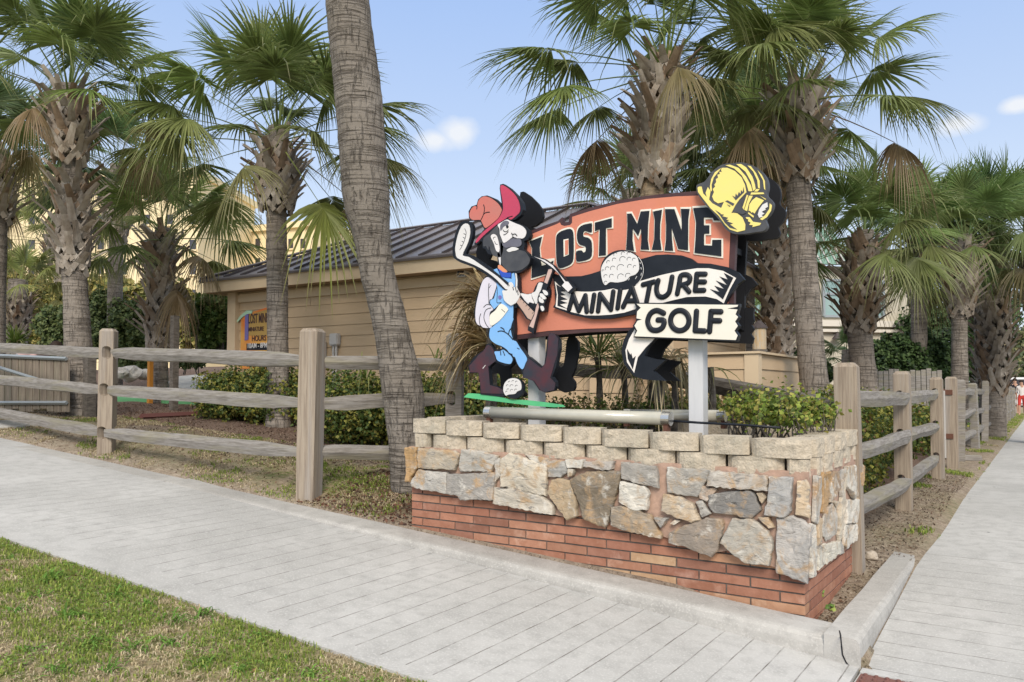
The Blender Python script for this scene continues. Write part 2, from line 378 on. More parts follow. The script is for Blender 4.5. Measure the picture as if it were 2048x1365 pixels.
# ---------------------------------------------------------------- concrete
def mat_conc(name, axis=None, spacing=.16, off=0.0, base=(.49, .49, .475), dark=(.41, .41, .395), lim=None, flecks=True, bandlim=None):
    m, N, L = new_mat(name)
    out = N.new('ShaderNodeOutputMaterial'); P = N.new('ShaderNodeBsdfPrincipled'); P.inputs['Roughness'].default_value = .88; P.inputs['Specular IOR Level'].default_value = .25
    co = N.new('ShaderNodeTexCoord')
    def nz(s, d=6, st=(1, 1, 1)):
        mp = N.new('ShaderNodeMapping'); mp.inputs['Scale'].default_value = st; L.new(co.outputs['Object'], mp.inputs[0])
        n = N.new('ShaderNodeTexNoise'); n.inputs['Scale'].default_value = s; n.inputs['Detail'].default_value = d; n.inputs['Roughness'].default_value = .6; L.new(mp.outputs[0], n.inputs['Vector']); return n.outputs['Fac']
    def math_(op, a, b=None, c=None):
        q = N.new('ShaderNodeMath'); q.operation = op
        for i, v in enumerate((a, b, c)):
            if v is None: continue
            if isinstance(v, (int, float)): q.inputs[i].default_value = v
            else: L.new(v, q.inputs[i])
        return q.outputs[0]
    def mr(x, lo, hi, t0=0, t1=1):
        q = N.new('ShaderNodeMapRange'); q.inputs[1].default_value = lo; q.inputs[2].default_value = hi; q.inputs[3].default_value = t0; q.inputs[4].default_value = t1; L.new(x, q.inputs[0]); return q.outputs[0]
    def mix(f, c1, c2):
        q = N.new('ShaderNodeMixRGB')
        if isinstance(f, float): q.inputs[0].default_value = f
        else: L.new(f, q.inputs[0])
        for i, c in ((1, c1), (2, c2)):
            if isinstance(c, tuple): q.inputs[i].default_value = (*c, 1)
            else: L.new(c, q.inputs[i])
        return q.outputs[0]
    c = mix(mr(nz(1.1, 9), .38, .64), base, dark)
    c = mix(mr(nz(.45, 5), .52, .70, 0, .5), c, tuple(x * .78 for x in dark))
    c = mix(mr(nz(9, 8), .45, .8), c, tuple(x * .80 for x in dark))
    c = mix(mr(nz(90, 3), .52, .75), c, tuple(x * 1.16 for x in base))
    if flecks:
        vo = N.new('ShaderNodeTexVoronoi'); vo.inputs['Scale'].default_value = 2.1; L.new(co.outputs['Object'], vo.inputs['Vector'])
        c = mix(mr(vo.outputs['Distance'], .034, .028), c, (.06, .06, .058))
    height = nz(120, 3)
    if axis is not None:
        sp = N.new('ShaderNodeSeparateXYZ'); L.new(co.outputs['Object'], sp.inputs[0])
        v = sp.outputs[axis]
        wob = math_('MULTIPLY', nz(3, 3), .012)
        v = math_('ADD', v, wob)
        fr = math_('FRACT', math_('DIVIDE', math_('ADD', v, off + 100 * spacing), spacing))
        d = math_('ABSOLUTE', math_('SUBTRACT', fr, .5))
        g = mr(d, .5 - .0045 / spacing, .5 - .0015 / spacing)
        if lim is not None:
            g = math_('MULTIPLY', g, mr(sp.outputs[lim[0]], lim[1], lim[1] + lim[2]))
        if bandlim is not None:
            g = math_('MULTIPLY', g, mr(sp.outputs[bandlim[0]], bandlim[1], bandlim[1] + bandlim[2]))
        g2 = math_('MULTIPLY', g, mr(nz(7, 5), .38, .62, .2, .9))
        c = mix(g2, c, (.13, .12, .105))
        height = math_('SUBTRACT', height, math_('MULTIPLY', g, 3))
    L.new(c, P.inputs['Base Color'])
    bp = N.new('ShaderNodeBump'); bp.inputs['Strength'].default_value = .35; bp.inputs['Distance'].default_value = .003; L.new(height, bp.inputs['Height']); L.new(bp.outputs[0], P.inputs['Normal'])
    L.new(P.outputs[0], out.inputs[0]); return m
MT['walkL'] = mat_conc('scored_concrete', 0, .158, .04, lim=(0, -7.4, .04), bandlim=(1, 2.72, .01))
MT['walkR'] = mat_conc('scored_ramp_concrete', 1, .195, .03)
MT['walkS'] = mat_conc('smooth_concrete', 1, 1.52, .15)
MT['walkU'] = mat_conc('upper_walk_concrete', 0, 1.6, .5)
MT['kerb'] = mat_conc('kerb_concrete', None, base=(.47, .462, .435), dark=(.36, .352, .33), flecks=False)

def strip(name, xs, ys, zf, mat, thick=.08, kind='structure', edge=None):
    V = []; nx, ny = len(xs), len(ys)
    for y in ys:
        for x in xs:
            yy = y if edge is None else edge(x) + (y - ys[0]) / (ys[-1] - ys[0]) * (ys[-1] - edge(x))
            V.append((x, yy, zf(x, yy)))
    F = [(j*nx+i, j*nx+i+1, (j+1)*nx+i+1, (j+1)*nx+i) for j in range(ny-1) for i in range(nx-1)]
    off = len(V); V += [(x, y, z - thick) for x, y, z in V[:off]]
    per = [i for i in range(nx)] + [j*nx+nx-1 for j in range(1, ny)] + [(ny-1)*nx+i for i in range(nx-2, -1, -1)] + [j*nx for j in range(ny-2, 0, -1)]
    for k in range(len(per)):
        p, q = per[k], per[(k+1) % len(per)]; F.append((q, p, p+off, q+off))
    o = from_np(name, V, F, mat); tag(o, kind=kind); return o
fr = lambda a, b, n: [a + (b-a)*i/n for i in range(n+1)]
strip('pavement', fr(-9.6, -.79, 24), [2.44, 2.9, 3.5, 4.24], side_z, MT['walkL'], edge=front)
strip('upper_pavement', fr(-26, -9.61, 20), [2.44, 3.5, 4.0, 4.47], side_z, MT['walkU'], edge=front)
strip('ramp_pavement', [-.775, 1.6], [4.17] + fr(4.3, 6.6, 8), lambda x, y: right_z(y), MT['walkR'])
strip('side_pavement', [-.775, 1.6], [6.605] + fr(7, 10, 6) + [14, 20, 30, 60, 110], lambda x, y: right_z(y), MT['walkS'])
# pavement edge that has broken away from the sheet at the kerbless end
strip('pavement_margin', fr(-9.6, -6.72, 8), [4.243, 4.36, 4.47], lambda x, y: side_z(x, 4.24), MT['kerb'])
# tactile paving
def tactile():
    bm = bmesh.new()
    for i in range(6):
        for j in range(4):
            x0 = -.768 + i*.2; y0 = 3.968 - j*.2
            box2(bm, (x0, y0, .06), (x0+.194, y0+.194, .134))
            for p in range(4):
                for q in range(4):
                    c = (x0+.025+p*.048, y0+.025+q*.048, .134)
                    bmesh.ops.create_cone(bm, cap_ends=True, segments=8, radius1=.013, radius2=.009, depth=.012, matrix=Matrix.Translation((c[0], c[1], .139)))
    o = from_bm('tactile_paving', bm, M('brick_red_paver', (.22, .10, .085), (.17, .085, .07), scale=8, rough=.9, bump=.3)); tag(o, kind='structure')
tactile()
strip('landing_pavement', [-.775, 1.6], [1.5, 3.1, 4.165], lambda x, y: .131 if y > 3 else .12, MT['kerb'])

# kerb: two legs with rounded arris
def kerb():
    bm = bmesh.new()
    def loft(secs):
        rings = [[bm.verts.new(p) for p in s] for s in secs]
        for i in range(len(rings)-1):
            n = len(rings[i])
            for k in range(n): bm.faces.new((rings[i][k], rings[i][(k+1) % n], rings[i+1][(k+1) % n], rings[i+1][k]))
        bm.faces.new(rings[0][::-1]); bm.faces.new(rings[-1])
    prof = [(0.0, -.3), (0.005, -.05), (.012, -.022), (.03, -.006), (.055, 0), (.26, .004), (.26, -.3)]
    secs = []
    for i in range(41):
        t = i / 40; a = -.79 - 5.9 * t
        wob = .004 * noise.noise(Vector((a*2, 0, 0)))
        zt = E(a) + wob; fade = 1 - sst(-a, 5.2, 6.7)
        zt = zt * fade + (side_z(a) + .006) * (1 - fade)
        secs.append([Vector((a, 4.235 + d + wob, zt + h * (fade if h > -.1 else 1))) for d, h in prof])
    loft(secs)
    secs = []
    for i in range(15):
        t = i / 14; b = 4.262 + 2.37 * t
        top = .272 + .035 * t
        w = lambda d: -.78 - d
        wob = .004 * noise.noise(Vector((b*2, 9, 0)))
        secs.append([Vector((w(d * (.175/.26)) + wob, b if (i or 1) else b, top + h)) for d, h in prof])
    # mitre piece at the corner shares the first section plane
    secs.insert(0, [Vector((v.x, 4.2352 + (0 if abs(v.x + .78) > .03 else .0), v.z)) for v in secs[0]])
    loft(secs)
    o = from_bm('kerb', bm, MT['kerb'], smooth=False); tag(o, kind='structure')
    bm = bmesh.new()
    pts = [(1663, 1239), (1676, 1252), (1681, 1270), (1683, 1292), (1685, 1310), (1692, 1325), (1698, 1333)]
    P_ = [on_b(x, y, 4.232) for x, y in pts[3:]]
    top = []
    for x, y in pts[:4]:
        d = cam_dir(x, y); t = (.2755 - CAMZ) / d.z; top.append(Vector((d.x*t, d.y*t, .2755)))
    # ribbon, 4 mm wide, slightly raised
    for seq, n in ((top, Vector((0, 0, 1))), (P_, Vector((0, -1, 0)))):
        for i in range(len(seq)-1):
            dd = (seq[i+1]-seq[i]).normalized(); s = dd.cross(n).normalized() * .0035
            v = [bm.verts.new(q) for q in (seq[i]-s, seq[i]+s, seq[i+1]+s, seq[i+1]-s)]; bm.faces.new(v)
    c = from_bm('kerb_crack', bm, MT['blackback']); tag(c, kind='structure')
kerb()

# dropped kerb flag by the gate
g0 = on_ground(1926, 940)
strip('gate_slab', [g0.x - .55, -.79], [g0.y - .55, g0.y + .75], lambda x, y: right_z(y) + .012, MT['kerb'])

# ================================================================ planter
PB = 4.54
planter = empty('planter', (-2.5, PB + .7, .3), 'long roadside planter of stacked cream blocks over flagstone and red brick', 'planter')
PL = -3.96; PR = -1.116; PD = 1.36
def soil():
    bm = bmesh.new()
    n = 14
    vs = [[bm.verts.new((PL + .12 + (PR - PL - .24)*i/n, PB + .1 + (PD - .16)*j/6, 1.14 + .03*noise.noise(Vector((i, j*.7, 1))))) for i in range(n+1)] for j in range(7)]
    for j in range(6):
        for i in range(n): bm.faces.new((vs[j][i], vs[j][i+1], vs[j+1][i+1], vs[j+1][i]))
    from_bm('soil', bm, M('planter_soil', (.12, .09, .065), (.24, .19, .14), scale=18, rough=.95, bump=.8), planter)
soil()
BR = [(.38, .185, .122), (.34, .16, .108), (.42, .22, .145), (.31, .155, .108), (.39, .19, .125)]
def bricks():
    V = []; F = []; C = []
    def brick(lo, hi, c, bev=.004):
        b0 = len(V)
        (x0, y0, z0), (x1, y1, z1) = lo, hi
        for x in (x0, x1):
            for y in (y0, y1):
                for z in (z0, z1): V.append((x + random.uniform(-1, 1)*.0012, y + random.uniform(-1, 1)*.0015, z + random.uniform(-1, 1)*.0012)); C.append(c)
        for f in ((0, 1, 3, 2), (4, 6, 7, 5), (0, 4, 5, 1), (2, 3, 7, 6), (0, 2, 6, 4), (1, 5, 7, 3)): F.append([b0+i for i in f])
    ch = .0585
    for r in range(14):
        z0 = .155 + r*ch; z1 = z0 + ch - .0100
        # front
        x = PR + .0; first = True; off = (.14 if r % 2 else .305)
        while x > PL - .01:
            L_ = off if first else .305
            x0 = max(x - L_ + .010, PL)
            c = random.choice(BR); k = random.uniform(.86, 1.12); c = tuple(v*k for v in c)
            if r == 5 and 2 < (PR - x) / .305 < 3.2: c = (.50, .34, .21)
            if r in (2, 6) and (PR - x) < .4: c = (.50, .29, .18)
            if r == 3 and random.random() < .12: c = (.50, .34, .21)
            if x - x0 > .03: brick((x0, PB - .012, z0), (x, PB + .08, z1), c)
            x -= L_; first = False
        y = PB - .012; first = True; off = (.305 if r % 2 else .14)
        while y < PB + PD:
            L_ = off if first else .305
            y1 = min(y + L_ - .010, PB + PD)
            ys = y if not first else y + .001
            c = random.choice(BR); k = random.uniform(.95, 1.2); c = tuple(v*k for v in c)
            if first: ys = PB + .081
            if y1 - ys > .03: brick((PR - .08, ys, z0), (PR + .0005, y1, z1), c)
            y += L_; first = False
        y = PB + .09
        brick((PL - .0, y, z0), (PL + .08, PB + PD, z1), random.choice(BR))
    from_np('brick_base', V, F, MT['brick'], planter, C=np.array(C))
    bm = bmesh.new(); box2(bm, (PL + .006, PB - .004, .1), (PR - .006, PB + PD - .006, 1.05))
    from_bm('brick_mortar', bm, MT['mortar_grey'], planter)
bricks()

Z = {'S1': (810, 870, 6.827), 'S2': (1080, 890, 5.686), 'S3': (1340, 910, 5.057), 'S4': (1580, 820, 3.25), 'Z3': (800, 780, 3.938), 'Z4': (1240, 800, 3.102),
     'R1': (900, 360, 9.75), 'R2': (900, 480, 6.825), 'R3': (920, 640, 8.028), 'R4': (1040, 400, 8.027), 'R5': (1240, 370, 8.029), 'R6': (1380, 320, 8.03),
     'R7': (1090, 490, 7.583), 'R8': (1220, 500, 4.873), 'Z1': (880, 320, 2.625), 'Z2': (1000, 320, 3.413)}
def T(k, pts):
    ox, oy, s = Z[k]; return [(ox + x/s, oy + y/s) for x, y in pts]

def mat_stone():
    m, N, L = new_mat('flagstone')
    out = N.new('ShaderNodeOutputMaterial'); P = N.new('ShaderNodeBsdfPrincipled'); P.inputs['Roughness'].default_value = .8; P.inputs['Specular IOR Level'].default_value = .3
    co = N.new('ShaderNodeTexCoord'); a = N.new('ShaderNodeAttribute'); a.attribute_name = 'Col'
    def nz(s, d=7, st=(1, 1, 1), dist=0):
        mp = N.new('ShaderNodeMapping'); mp.inputs['Scale'].default_value = st; mp.inputs['Rotation'].default_value = (0, .5, 0); L.new(co.outputs['Object'], mp.inputs[0])
        n = N.new('ShaderNodeTexNoise'); n.inputs['Scale'].default_value = s; n.inputs['Detail'].default_value = d; n.inputs['Roughness'].default_value = .65; n.inputs['Distortion'].default_value = dist; L.new(mp.outputs[0], n.inputs['Vector']); return n.outputs['Fac']
    def mr(x, lo, hi):
        q = N.new('ShaderNodeMapRange'); q.inputs[1].default_value = lo; q.inputs[2].default_value = hi; L.new(x, q.inputs[0]); return q.outputs[0]
    def mixm(f, c1, c2, mode='MIX'):
        q = N.new('ShaderNodeMixRGB'); q.blend_type = mode; L.new(f, q.inputs[0]) if not isinstance(f, float) else setattr(q.inputs[0], 'default_value', f)
        L.new(c1, q.inputs[1])
        if isinstance(c2, tuple): q.inputs[2].default_value = (*c2, 1)
        else: L.new(c2, q.inputs[2])
        return q.outputs[0]
    c = a.outputs['Color']
    c = mixm(mr(nz(5.5, dist=1.0), .50, .64), c, (.48, .33, .19))       # rust stains
    c2 = mixm(mr(nz(5, dist=.6), .42, .62), c, (.8, .82, .84), 'MULTIPLY')
    c3 = mixm(mr(nz(8, 9, st=(1, 1, 2.6), dist=2.0), .55, .68), c2, (.25, .235, .215))
    c4 = mixm(mr(nz(12, dist=.5), .55, .72), c3, (.64, .62, .56))
    L.new(c4, P.inputs['Base Color'])
    bp = N.new('ShaderNodeBump'); bp.inputs['Strength'].default_value = 1; bp.inputs['Distance'].default_value = .013; L.new(nz(11, 9, st=(1, 1, 2.4), dist=1.6), bp.inputs['Height']); L.new(bp.outputs[0], P.inputs['Normal'])
    L.new(P.outputs[0], out.inputs[0]); return m
MT['stone'] = mat_stone()
GR = (.48, .455, .405); BG = (.56, .50, .40); DK = (.29, .245, .20); BN = (.33, .25, .18); OC = (.42, .27, .13); LT = (.60, .57, .50); BL = (.38, .375, .35); TN = (.54, .43, .30)
STONES = [
 ('S1', [(45,175),(195,170),(205,450),(110,570),(110,630),(45,635)], OC), ('S1', [(215,180),(690,215),(765,265),(700,475),(230,450),(210,330)], (.42,.37,.29)),
 ('S1', [(795,205),(960,205),(1290,290),(1200,500),(780,495),(765,390)], GR), ('S1', [(120,620),(220,470),(605,520),(590,800),(300,750),(120,700)], (.44,.42,.38)),
 ('S1', [(615,530),(770,540),(900,530),(1240,520),(1250,560),(1230,880),(960,875),(800,885),(760,830),(600,800)], (.34,.32,.29)),
 ('S1', [(1265,345),(1330,310),(1320,560),(1250,650)], GR), ('S1', [(1340,330),(1450,250),(1700,330),(1955,425),(1940,830),(1600,760),(1330,700),(1325,500)], BG),
 ('S1', [(1665,260),(1980,320),(1970,425),(1790,395)], LT), ('S1', [(1250,720),(1540,740),(1900,840),(2040,960),(2040,1080),(1850,1050),(1240,930)], (.46,.42,.35)),
 ('S2', [(110,180),(310,180),(340,300),(250,370),(110,360)], BL), ('S2', [(320,165),(518,168),(500,265),(345,258)], LT), ('S2', [(530,185),(865,185),(845,270),(740,290),(640,260),(522,240)], (.42,.39,.35)),
 ('S2', [(950,195),(1335,240),(1360,490),(1200,450),(950,380)], (.40,.375,.335)), ('S3', [(-18,125),(415,155),(400,225),(285,420),(-10,380)], (.41,.385,.34)),
 ('S2', [(375,390),(560,305),(915,300),(945,330),(780,890),(755,930),(520,830)], (.22,.18,.13)), ('S2', [(155,400),(220,382),(365,405),(430,640),(440,800),(330,850),(220,690),(115,540)], (.42,.33,.22)),
 ('S2', [(945,415),(1200,465),(1258,560),(1228,735),(1100,740),(925,640)], LT), ('S2', [(845,705),(950,690),(1260,785),(1395,1020),(1385,1060),(1000,970),(835,905)], (.34,.28,.21)),
 ('S3', [(-45,395),(130,425),(240,485),(318,650),(240,675),(60,620),(-70,560)], (.52,.43,.32)), ('S2', [(1325,815),(1478,832),(1400,930)], BL),
 ('S3', [(428,158),(982,212),(998,358),(390,312)], (.42,.385,.335)), ('S3', [(1012,222),(1248,232),(1235,560),(1170,625),(972,598),(1000,450)], (.40,.39,.37)),
 ('S3', [(1297,265),(1380,252),(1418,330),(1418,635),(1278,600)], TN), ('S3', [(412,405),(560,375),(790,355),(860,385),(930,550),(840,632),(620,600),(455,580),(407,500)], (.24,.23,.215)),
 ('S3', [(12,785),(170,705),(380,632),(535,655),(545,740),(490,970),(430,1028),(200,930),(5,885)], DK), ('S3', [(645,642),(830,642),(1000,765),(1045,880),(1010,1108),(780,1088),(620,960),(532,885),(595,755)], (.45,.42,.36)),
 ('S3', [(1088,645),(1250,618),(1330,652),(1435,725),(1395,1290),(1300,1250),(1165,1200),(1090,1185)], (.43,.41,.38)), ('S3', [(272,472),(340,462),(425,590),(340,628)], GR),
 ('S3', [(895,382),(950,378),(985,430),(950,485)], TN), ('S3', [(905,625),(1010,622),(1065,728),(1010,738)], TN), ('S3', [(292,305),(485,342),(392,468),(312,438)], (.48,.37,.28)),
 ('S3', [(20,690),(60,655),(120,665),(60,705)], LT), ('S2', [(350,265),(410,275),(395,350),(352,360)], BG)]
SIDE = [([(150,430),(190,440),(190,560),(160,740),(140,720)], GR), ([(200,410),(245,405),(235,520),(200,670),(190,660)], OC), ([(270,405),(320,400),(310,500),(265,580),(255,550)], BN),
 ([(350,370),(415,360),(430,560),(400,575),(360,500)], LT), ([(430,350),(475,365),(460,490),(440,500)], OC), ([(212,690),(258,605),(290,680),(280,800),(232,855),(207,800)], GR),
 ([(305,640),(350,450),(352,600),(305,870),(297,700)], BG), ([(360,590),(420,580),(415,730),(350,738)], LT), ([(347,748),(415,742),(410,850),(362,902),(337,880)], LT),
 ([(167,700),(203,705),(195,860),(162,878)], TN), ([(172,880),(230,872),(300,852),(300,930),(172,1040)], (.62,.59,.50)), ([(310,845),(338,900),(338,930),(308,938)], GR),
 ([(122,745),(150,750),(153,1070),(125,1085)], LT), ([(245,600),(262,590),(300,600),(292,650),(265,600)], BG), ([(238,520),(262,440),(266,580),(240,600)], LT), ([(420,590),(436,560),(436,780),(418,830)], TN), ([(320,400),(345,385),(345,440),(320,560)], GR)]
def stones():
    V = []; F = []; C = []
    def stone(pts, outn, proud, c):
        # densify outline with jitter, three inset rings, raised irregular face
        ring = []
        n = len(pts)
        for i in range(n):
            p, q = pts[i], pts[(i+1) % n]; k = max(1, int((q-p).length / .02))
            for j in range(k):
                t = j / k; w = p.lerp(q, t)
                if j: w = w + (q-p).cross(outn).normalized() * random.uniform(-1, 1) * .005
                ring.append(w)
        cen = sum(ring, Vector()) / len(ring); m = len(ring); b0 = len(V)
        tilt = Vector((random.uniform(-1, 1), random.uniform(-1, 1), random.uniform(-1, 1))) * .09
        RG = ((1.03, -.03), (1.03, .55), (1.015, .85), (.97, 1.0), (.80, 1.02), (.56, 1.02), (.33, 1.03), (.15, 1.03))
        for s, h in RG:
            for w in ring:
                d = w - cen; q = cen + d * s
                nn_ = (.018 * noise.noise(q * 6 + Vector((b0, 0, 0))) + .006 * noise.noise(q * 26) + .010 * abs(noise.noise(q * 5 + Vector((0, b0, 3))))) if h > .5 else 0
                V.append(q + outn * (proud * h + (d * s).dot(tilt) * (.5 if h > .2 else 0) + nn_)); C.append(c)
        V.append(cen + outn * (proud * 1.03 + .016 * noise.noise(cen * 8 + Vector((b0, 0, 0))))); C.append(c)
        NR = len(RG) - 1
        for r in range(NR):
            for i in range(m):
                F.append((b0+r*m+i, b0+r*m+(i+1) % m, b0+(r+1)*m+(i+1) % m, b0+(r+1)*m+i))
        top = len(V) - 1
        for i in range(m): F.append((b0+NR*m+i, b0+NR*m+(i+1) % m, top, top))
    for k, pts, c in STONES:
        kk = random.uniform(1.0, 1.18); cc = tuple(v*kk for v in c)
        big = 1.0
        stone([on_b(x, y, PB - .045) for x, y in T(k, pts)], Vector((0, -1, 0)), random.uniform(.022, .04), cc)
    for pts, c in SIDE:
        stone([on_a(x, y, PR + .035) for x, y in T('S4', pts)], Vector((1, 0, 0)), random.uniform(.012, .024), tuple(v*1.05 for v in c))
    quads = [f for f in F if f[2] != f[3]]; tris = [f for f in F if f[2] == f[3]]
    bm = bmesh.new(); lay = bm.verts.layers.float_color.new('Col'); vs = [bm.verts.new(v) for v in V]; bm.verts.ensure_lookup_table()
    for f in quads: bm.faces.new([vs[i] for i in f])
    for f in tris: bm.faces.new([vs[i] for i in f[:3]])
    for v, c in zip(vs, C): v[lay] = (*c, 1)
    from_bm('stone_facing', bm, MT['stone'], planter)
    # pink mortar bed behind the stones, ragged lower edge
    bm = bmesh.new()
    low = T('S1', [(40,640),(110,695),(300,755),(600,795),(900,870),(1230,875),(1240,920),(1600,985),(1850,1040)]) + T('S2', [(230,810),(330,840),(480,800),(620,860),(745,905),(830,885),(1000,950),(1390,1040)]) + T('S3', [(200,920),(430,1000),(490,985),(600,965),(730,1080),(1010,1120),(1090,1150),(1300,1240),(1440,1230)])
    cor = on_b(1606, 952, PB - .035); top = [on_b(818, 893, PB - .035), cor + Vector((0, 0, .02))]
    low = [on_b(x, y, PB - .035) for x, y in low]
    xlim = PR + .03
    low = [p for p in low if p.x < xlim - .02] + [Vector((xlim, PB - .035, low[-1].z))]
    top[1] = Vector((xlim, PB - .035, top[1].z))
    loop = [top[0]] + low + [top[1]]
    prism(bm, loop, (0, .05, 0))
    sl = [on_a(x, y, xlim) for x, y in T('S4', [(170,1045),(230,985),(300,935),(340,925),(360,910),(412,860),(430,800)])]
    z0 = low[-1].z
    loop = [Vector((xlim - .001, PB + .0155, z0))] + [p for p in sl if p.y > PB + .05] + [Vector((xlim, PB + PD, sl[-1].z)), Vector((xlim, PB + PD, top[1].z + .015)), Vector((xlim, PB + .0155, top[1].z))]
    prism(bm, loop, (-.04, 0, 0))
    bmesh.ops.subdivide_edges(bm, edges=bm.edges, cuts=1)
    from_bm('mortar_bed', bm, MT['mortar_pink'], planter)
    # back and left core behind facing
    bm = bmesh.new(); box2(bm, (PL - .012, PB + .022, .6), (PL + .1, PB + PD, 1.07)); from_bm('end_wall', bm, MT['mortar_pink'], planter)
stones()

def block(c, L_, Hh, D, n, label=None):
    """split-face block; c = centre of front face bottom, n = outward normal (2D), front rounded"""
    s = Vector((-n.y, n.x, 0)); bm = bmesh.new()
    nx, nz_ = 9, 4
    def fp(u, w):
        x = (u - .5) * L_; e = abs(u - .5) * 2
        bulge = -.045 * max(0, (e - .5) / .5)**2.4
        r = .008 * noise.noise(Vector((c.x*9 + x*20, c.y*9, w*3 + c.z*20))) + random.uniform(-1, 1) * .0035
        if u in (0, 1): r = 0
        return c + s * x + n * (bulge + r) + Vector((0, 0, w * Hh))
    f = [[bm.verts.new(fp(i/nx, j/nz_)) for i in range(nx+1)] for j in range(nz_+1)]
    for j in range(nz_):
        for i in range(nx): bm.faces.new((f[j][i], f[j][i+1], f[j+1][i+1], f[j+1][i]))
    tap = .03
    b = [[bm.verts.new(c + s * (u * (L_ - 2*tap)) - n * D + Vector((0, 0, w * Hh))) for u in (-.5, .5)] for w in (0, 1)]
    bm.faces.new([f[nz_][i] for i in range(nx+1)] + [b[1][1], b[1][0]])
    bm.faces.new([f[0][i] for i in range(nx, -1, -1)] + [b[0][0], b[0][1]])
    bm.faces.new([f[j][0] for j in range(nz_+1)] + [b[1][0], b[0][0]])
    bm.faces.new([f[j][nx] for j in range(nz_, -1, -1)] + [b[0][1], b[1][1]])
    bm.faces.new((b[0][0], b[1][0], b[1][1], b[0][1]))
    from_bm('coping_block', bm, MT['block'], planter)
def coping():
    F0 = Vector((0, -1, 0)); R0 = Vector((1, 0, 0))
    r1 = [815.7, 883, 957.5, 1032, 1117, 1196, 1291.6, 1393, 1496, 1610]; r2 = [824.6, 856, 925, 1002, 1079, 1164, 1248, 1346, 1448, 1566, 1612]
    bf = PB - .05
    def lerpz(x, zl, zr): return zl + (zr - zl) * clamp((x - PL) / (PR - PL), 0, 1)
    for row, xs, zl, zr, yy in ((1, r1, 1.195, 1.125, bf), (2, r2, 1.088, 1.022, bf + .012)):
        ax = [on_b(x, 880, yy).x for x in xs]; ax[-1] = PR + .05 - (.0 if row == 1 else .01)
        for i in range(len(ax)-1):
            L_ = ax[i+1] - ax[i] - .013; cx = (ax[i] + ax[i+1]) / 2
            last = i == len(ax) - 2
            block(Vector((cx, yy + random.uniform(-1, 1)*.006, lerpz(cx, zl, zr))), L_, .103 if row == 1 else .101, .19 if not last else .17, F0)
        ys = [bf + .19, 4.92, 5.2, 5.52, 5.9] if row == 1 else [bf + .2, 4.86, 5.12, 5.4, 5.7, 5.92]
        for i in range(len(ys)-1):
            block(Vector((PR + .05 - (.004 if row == 1 else .012) + random.uniform(-1, 1)*.005, (ys[i]+ys[i+1])/2, zr + .004*i)), ys[i+1]-ys[i]-.006, .103 if row == 1 else .101, .19, R0)
        ys = [bf + .2, 4.95, 5.25, 5.55, 5.9]
        for i in range(len(ys)-1):
            block(Vector((PL - .03, (ys[i]+ys[i+1])/2, zl + .0015)), ys[i+1]-ys[i]-.006, .103, .19, Vector((-1, 0, 0)))
    bx = fr(PL + .2, PR - .16, 8)
    for i in range(8):
        block(Vector(((bx[i]+bx[i+1])/2, PB + PD + .03, lerpz(bx[i], 1.195, 1.13))), bx[i+1]-bx[i]-.006, .103, .18, Vector((0, 1, 0)))
    bm = bmesh.new(); box2(bm, (PL + .1, PB + PD - .1, .5), (PR - .05, PB + PD, 1.12)); from_bm('back_wall', bm, MT['mortar_grey'], planter)
coping()
# ================================================================ the big double-sided sign
sign = empty('golf_sign', (on_b(1230, 800, 5.1).x, 5.1, 1.1), 'large cut-out roadside sign reading LOST MINE MINIATURE GOLF on two white posts in the planter', 'sign')
SB = 5.0
def wp(pts, b): return [on_b(x, y, b) for x, y in pts]
def plate(name, pts, b, th, mat, parent=sign, sm=0, back=False, label=None):
    if sm: pts = smooth_poly(pts, sm)
    P_ = wp(pts, b)
    if back: P_ = [Vector((p.x, back, p.z)) for p in P_]
    bm = bmesh.new(); prism(bm, P_, (0, th, 0)); return from_bm(name, bm, MT[mat], parent, label=label)
def plates(name, lst, b, th, mat, parent=sign, sm=0):
    if name in ('flame_mark', 'pickaxe_handle', 'fingers'):
        for pts in lst: plate(name[:-1] if name == 'fingers' else name, pts, b, th, mat, parent)
        return
    bm = bmesh.new()
    for i, pts in enumerate(lst):
        if sm: pts = smooth_poly(pts, sm)
        prism(bm, wp(pts, b), (0, th, 0))
    return from_bm(name, bm, MT[mat], parent)
def strokes(name, lst, b, r_px, mat, parent=sign, depth=1.0, sm=3, seg=10, sink=0):
    """rounded raised letter strokes; r_px is the half width in photo pixels"""
    bm = bmesh.new()
    if not sm: lst = [[st[i], st[i+1]] for st in lst for i in range(len(st)-1)]
    for pts in lst:
        if len(pts) > 2 and sm: pts = smooth_poly(pts, sm, closed=False)
        P_ = wp(pts, b + sink)
        Y = (P_[0].x * -math.sin(YAW) + P_[0].y * math.cos(YAW)); r = r_px * Y / FPX * 1.03
        tube(bm, P_, r, seg=seg, sq=(1, depth) if True else (1, 1), up=Vector((0, -1, 0)), caps=False)
        for e in (P_[0], P_[-1]):
            m = Matrix.Translation(e) @ Matrix.Diagonal((1, depth, 1, 1))
            bmesh.ops.create_uvsphere(bm, u_segments=12, v_segments=8, radius=r * .999, matrix=m)
    return from_bm(name, bm, MT[mat], parent, smooth=True)

# ---- posts
def sign_post(px, ytop, ybot):
    bm = bmesh.new(); a = on_b(px, 720, 5.06).x; zt = on_b(px, ytop, 5.06).z
    box2(bm, (a - .05, 5.065, 1.0), (a + .05, 5.165, zt))
    bmesh.ops.bevel(bm, geom=bm.edges[:], offset=.004, segments=2, affect='EDGES')
    from_bm('post', bm, MT['postwhite'], sign)
sign_post(1066, 640, 800); sign_post(1390, 640, 860)

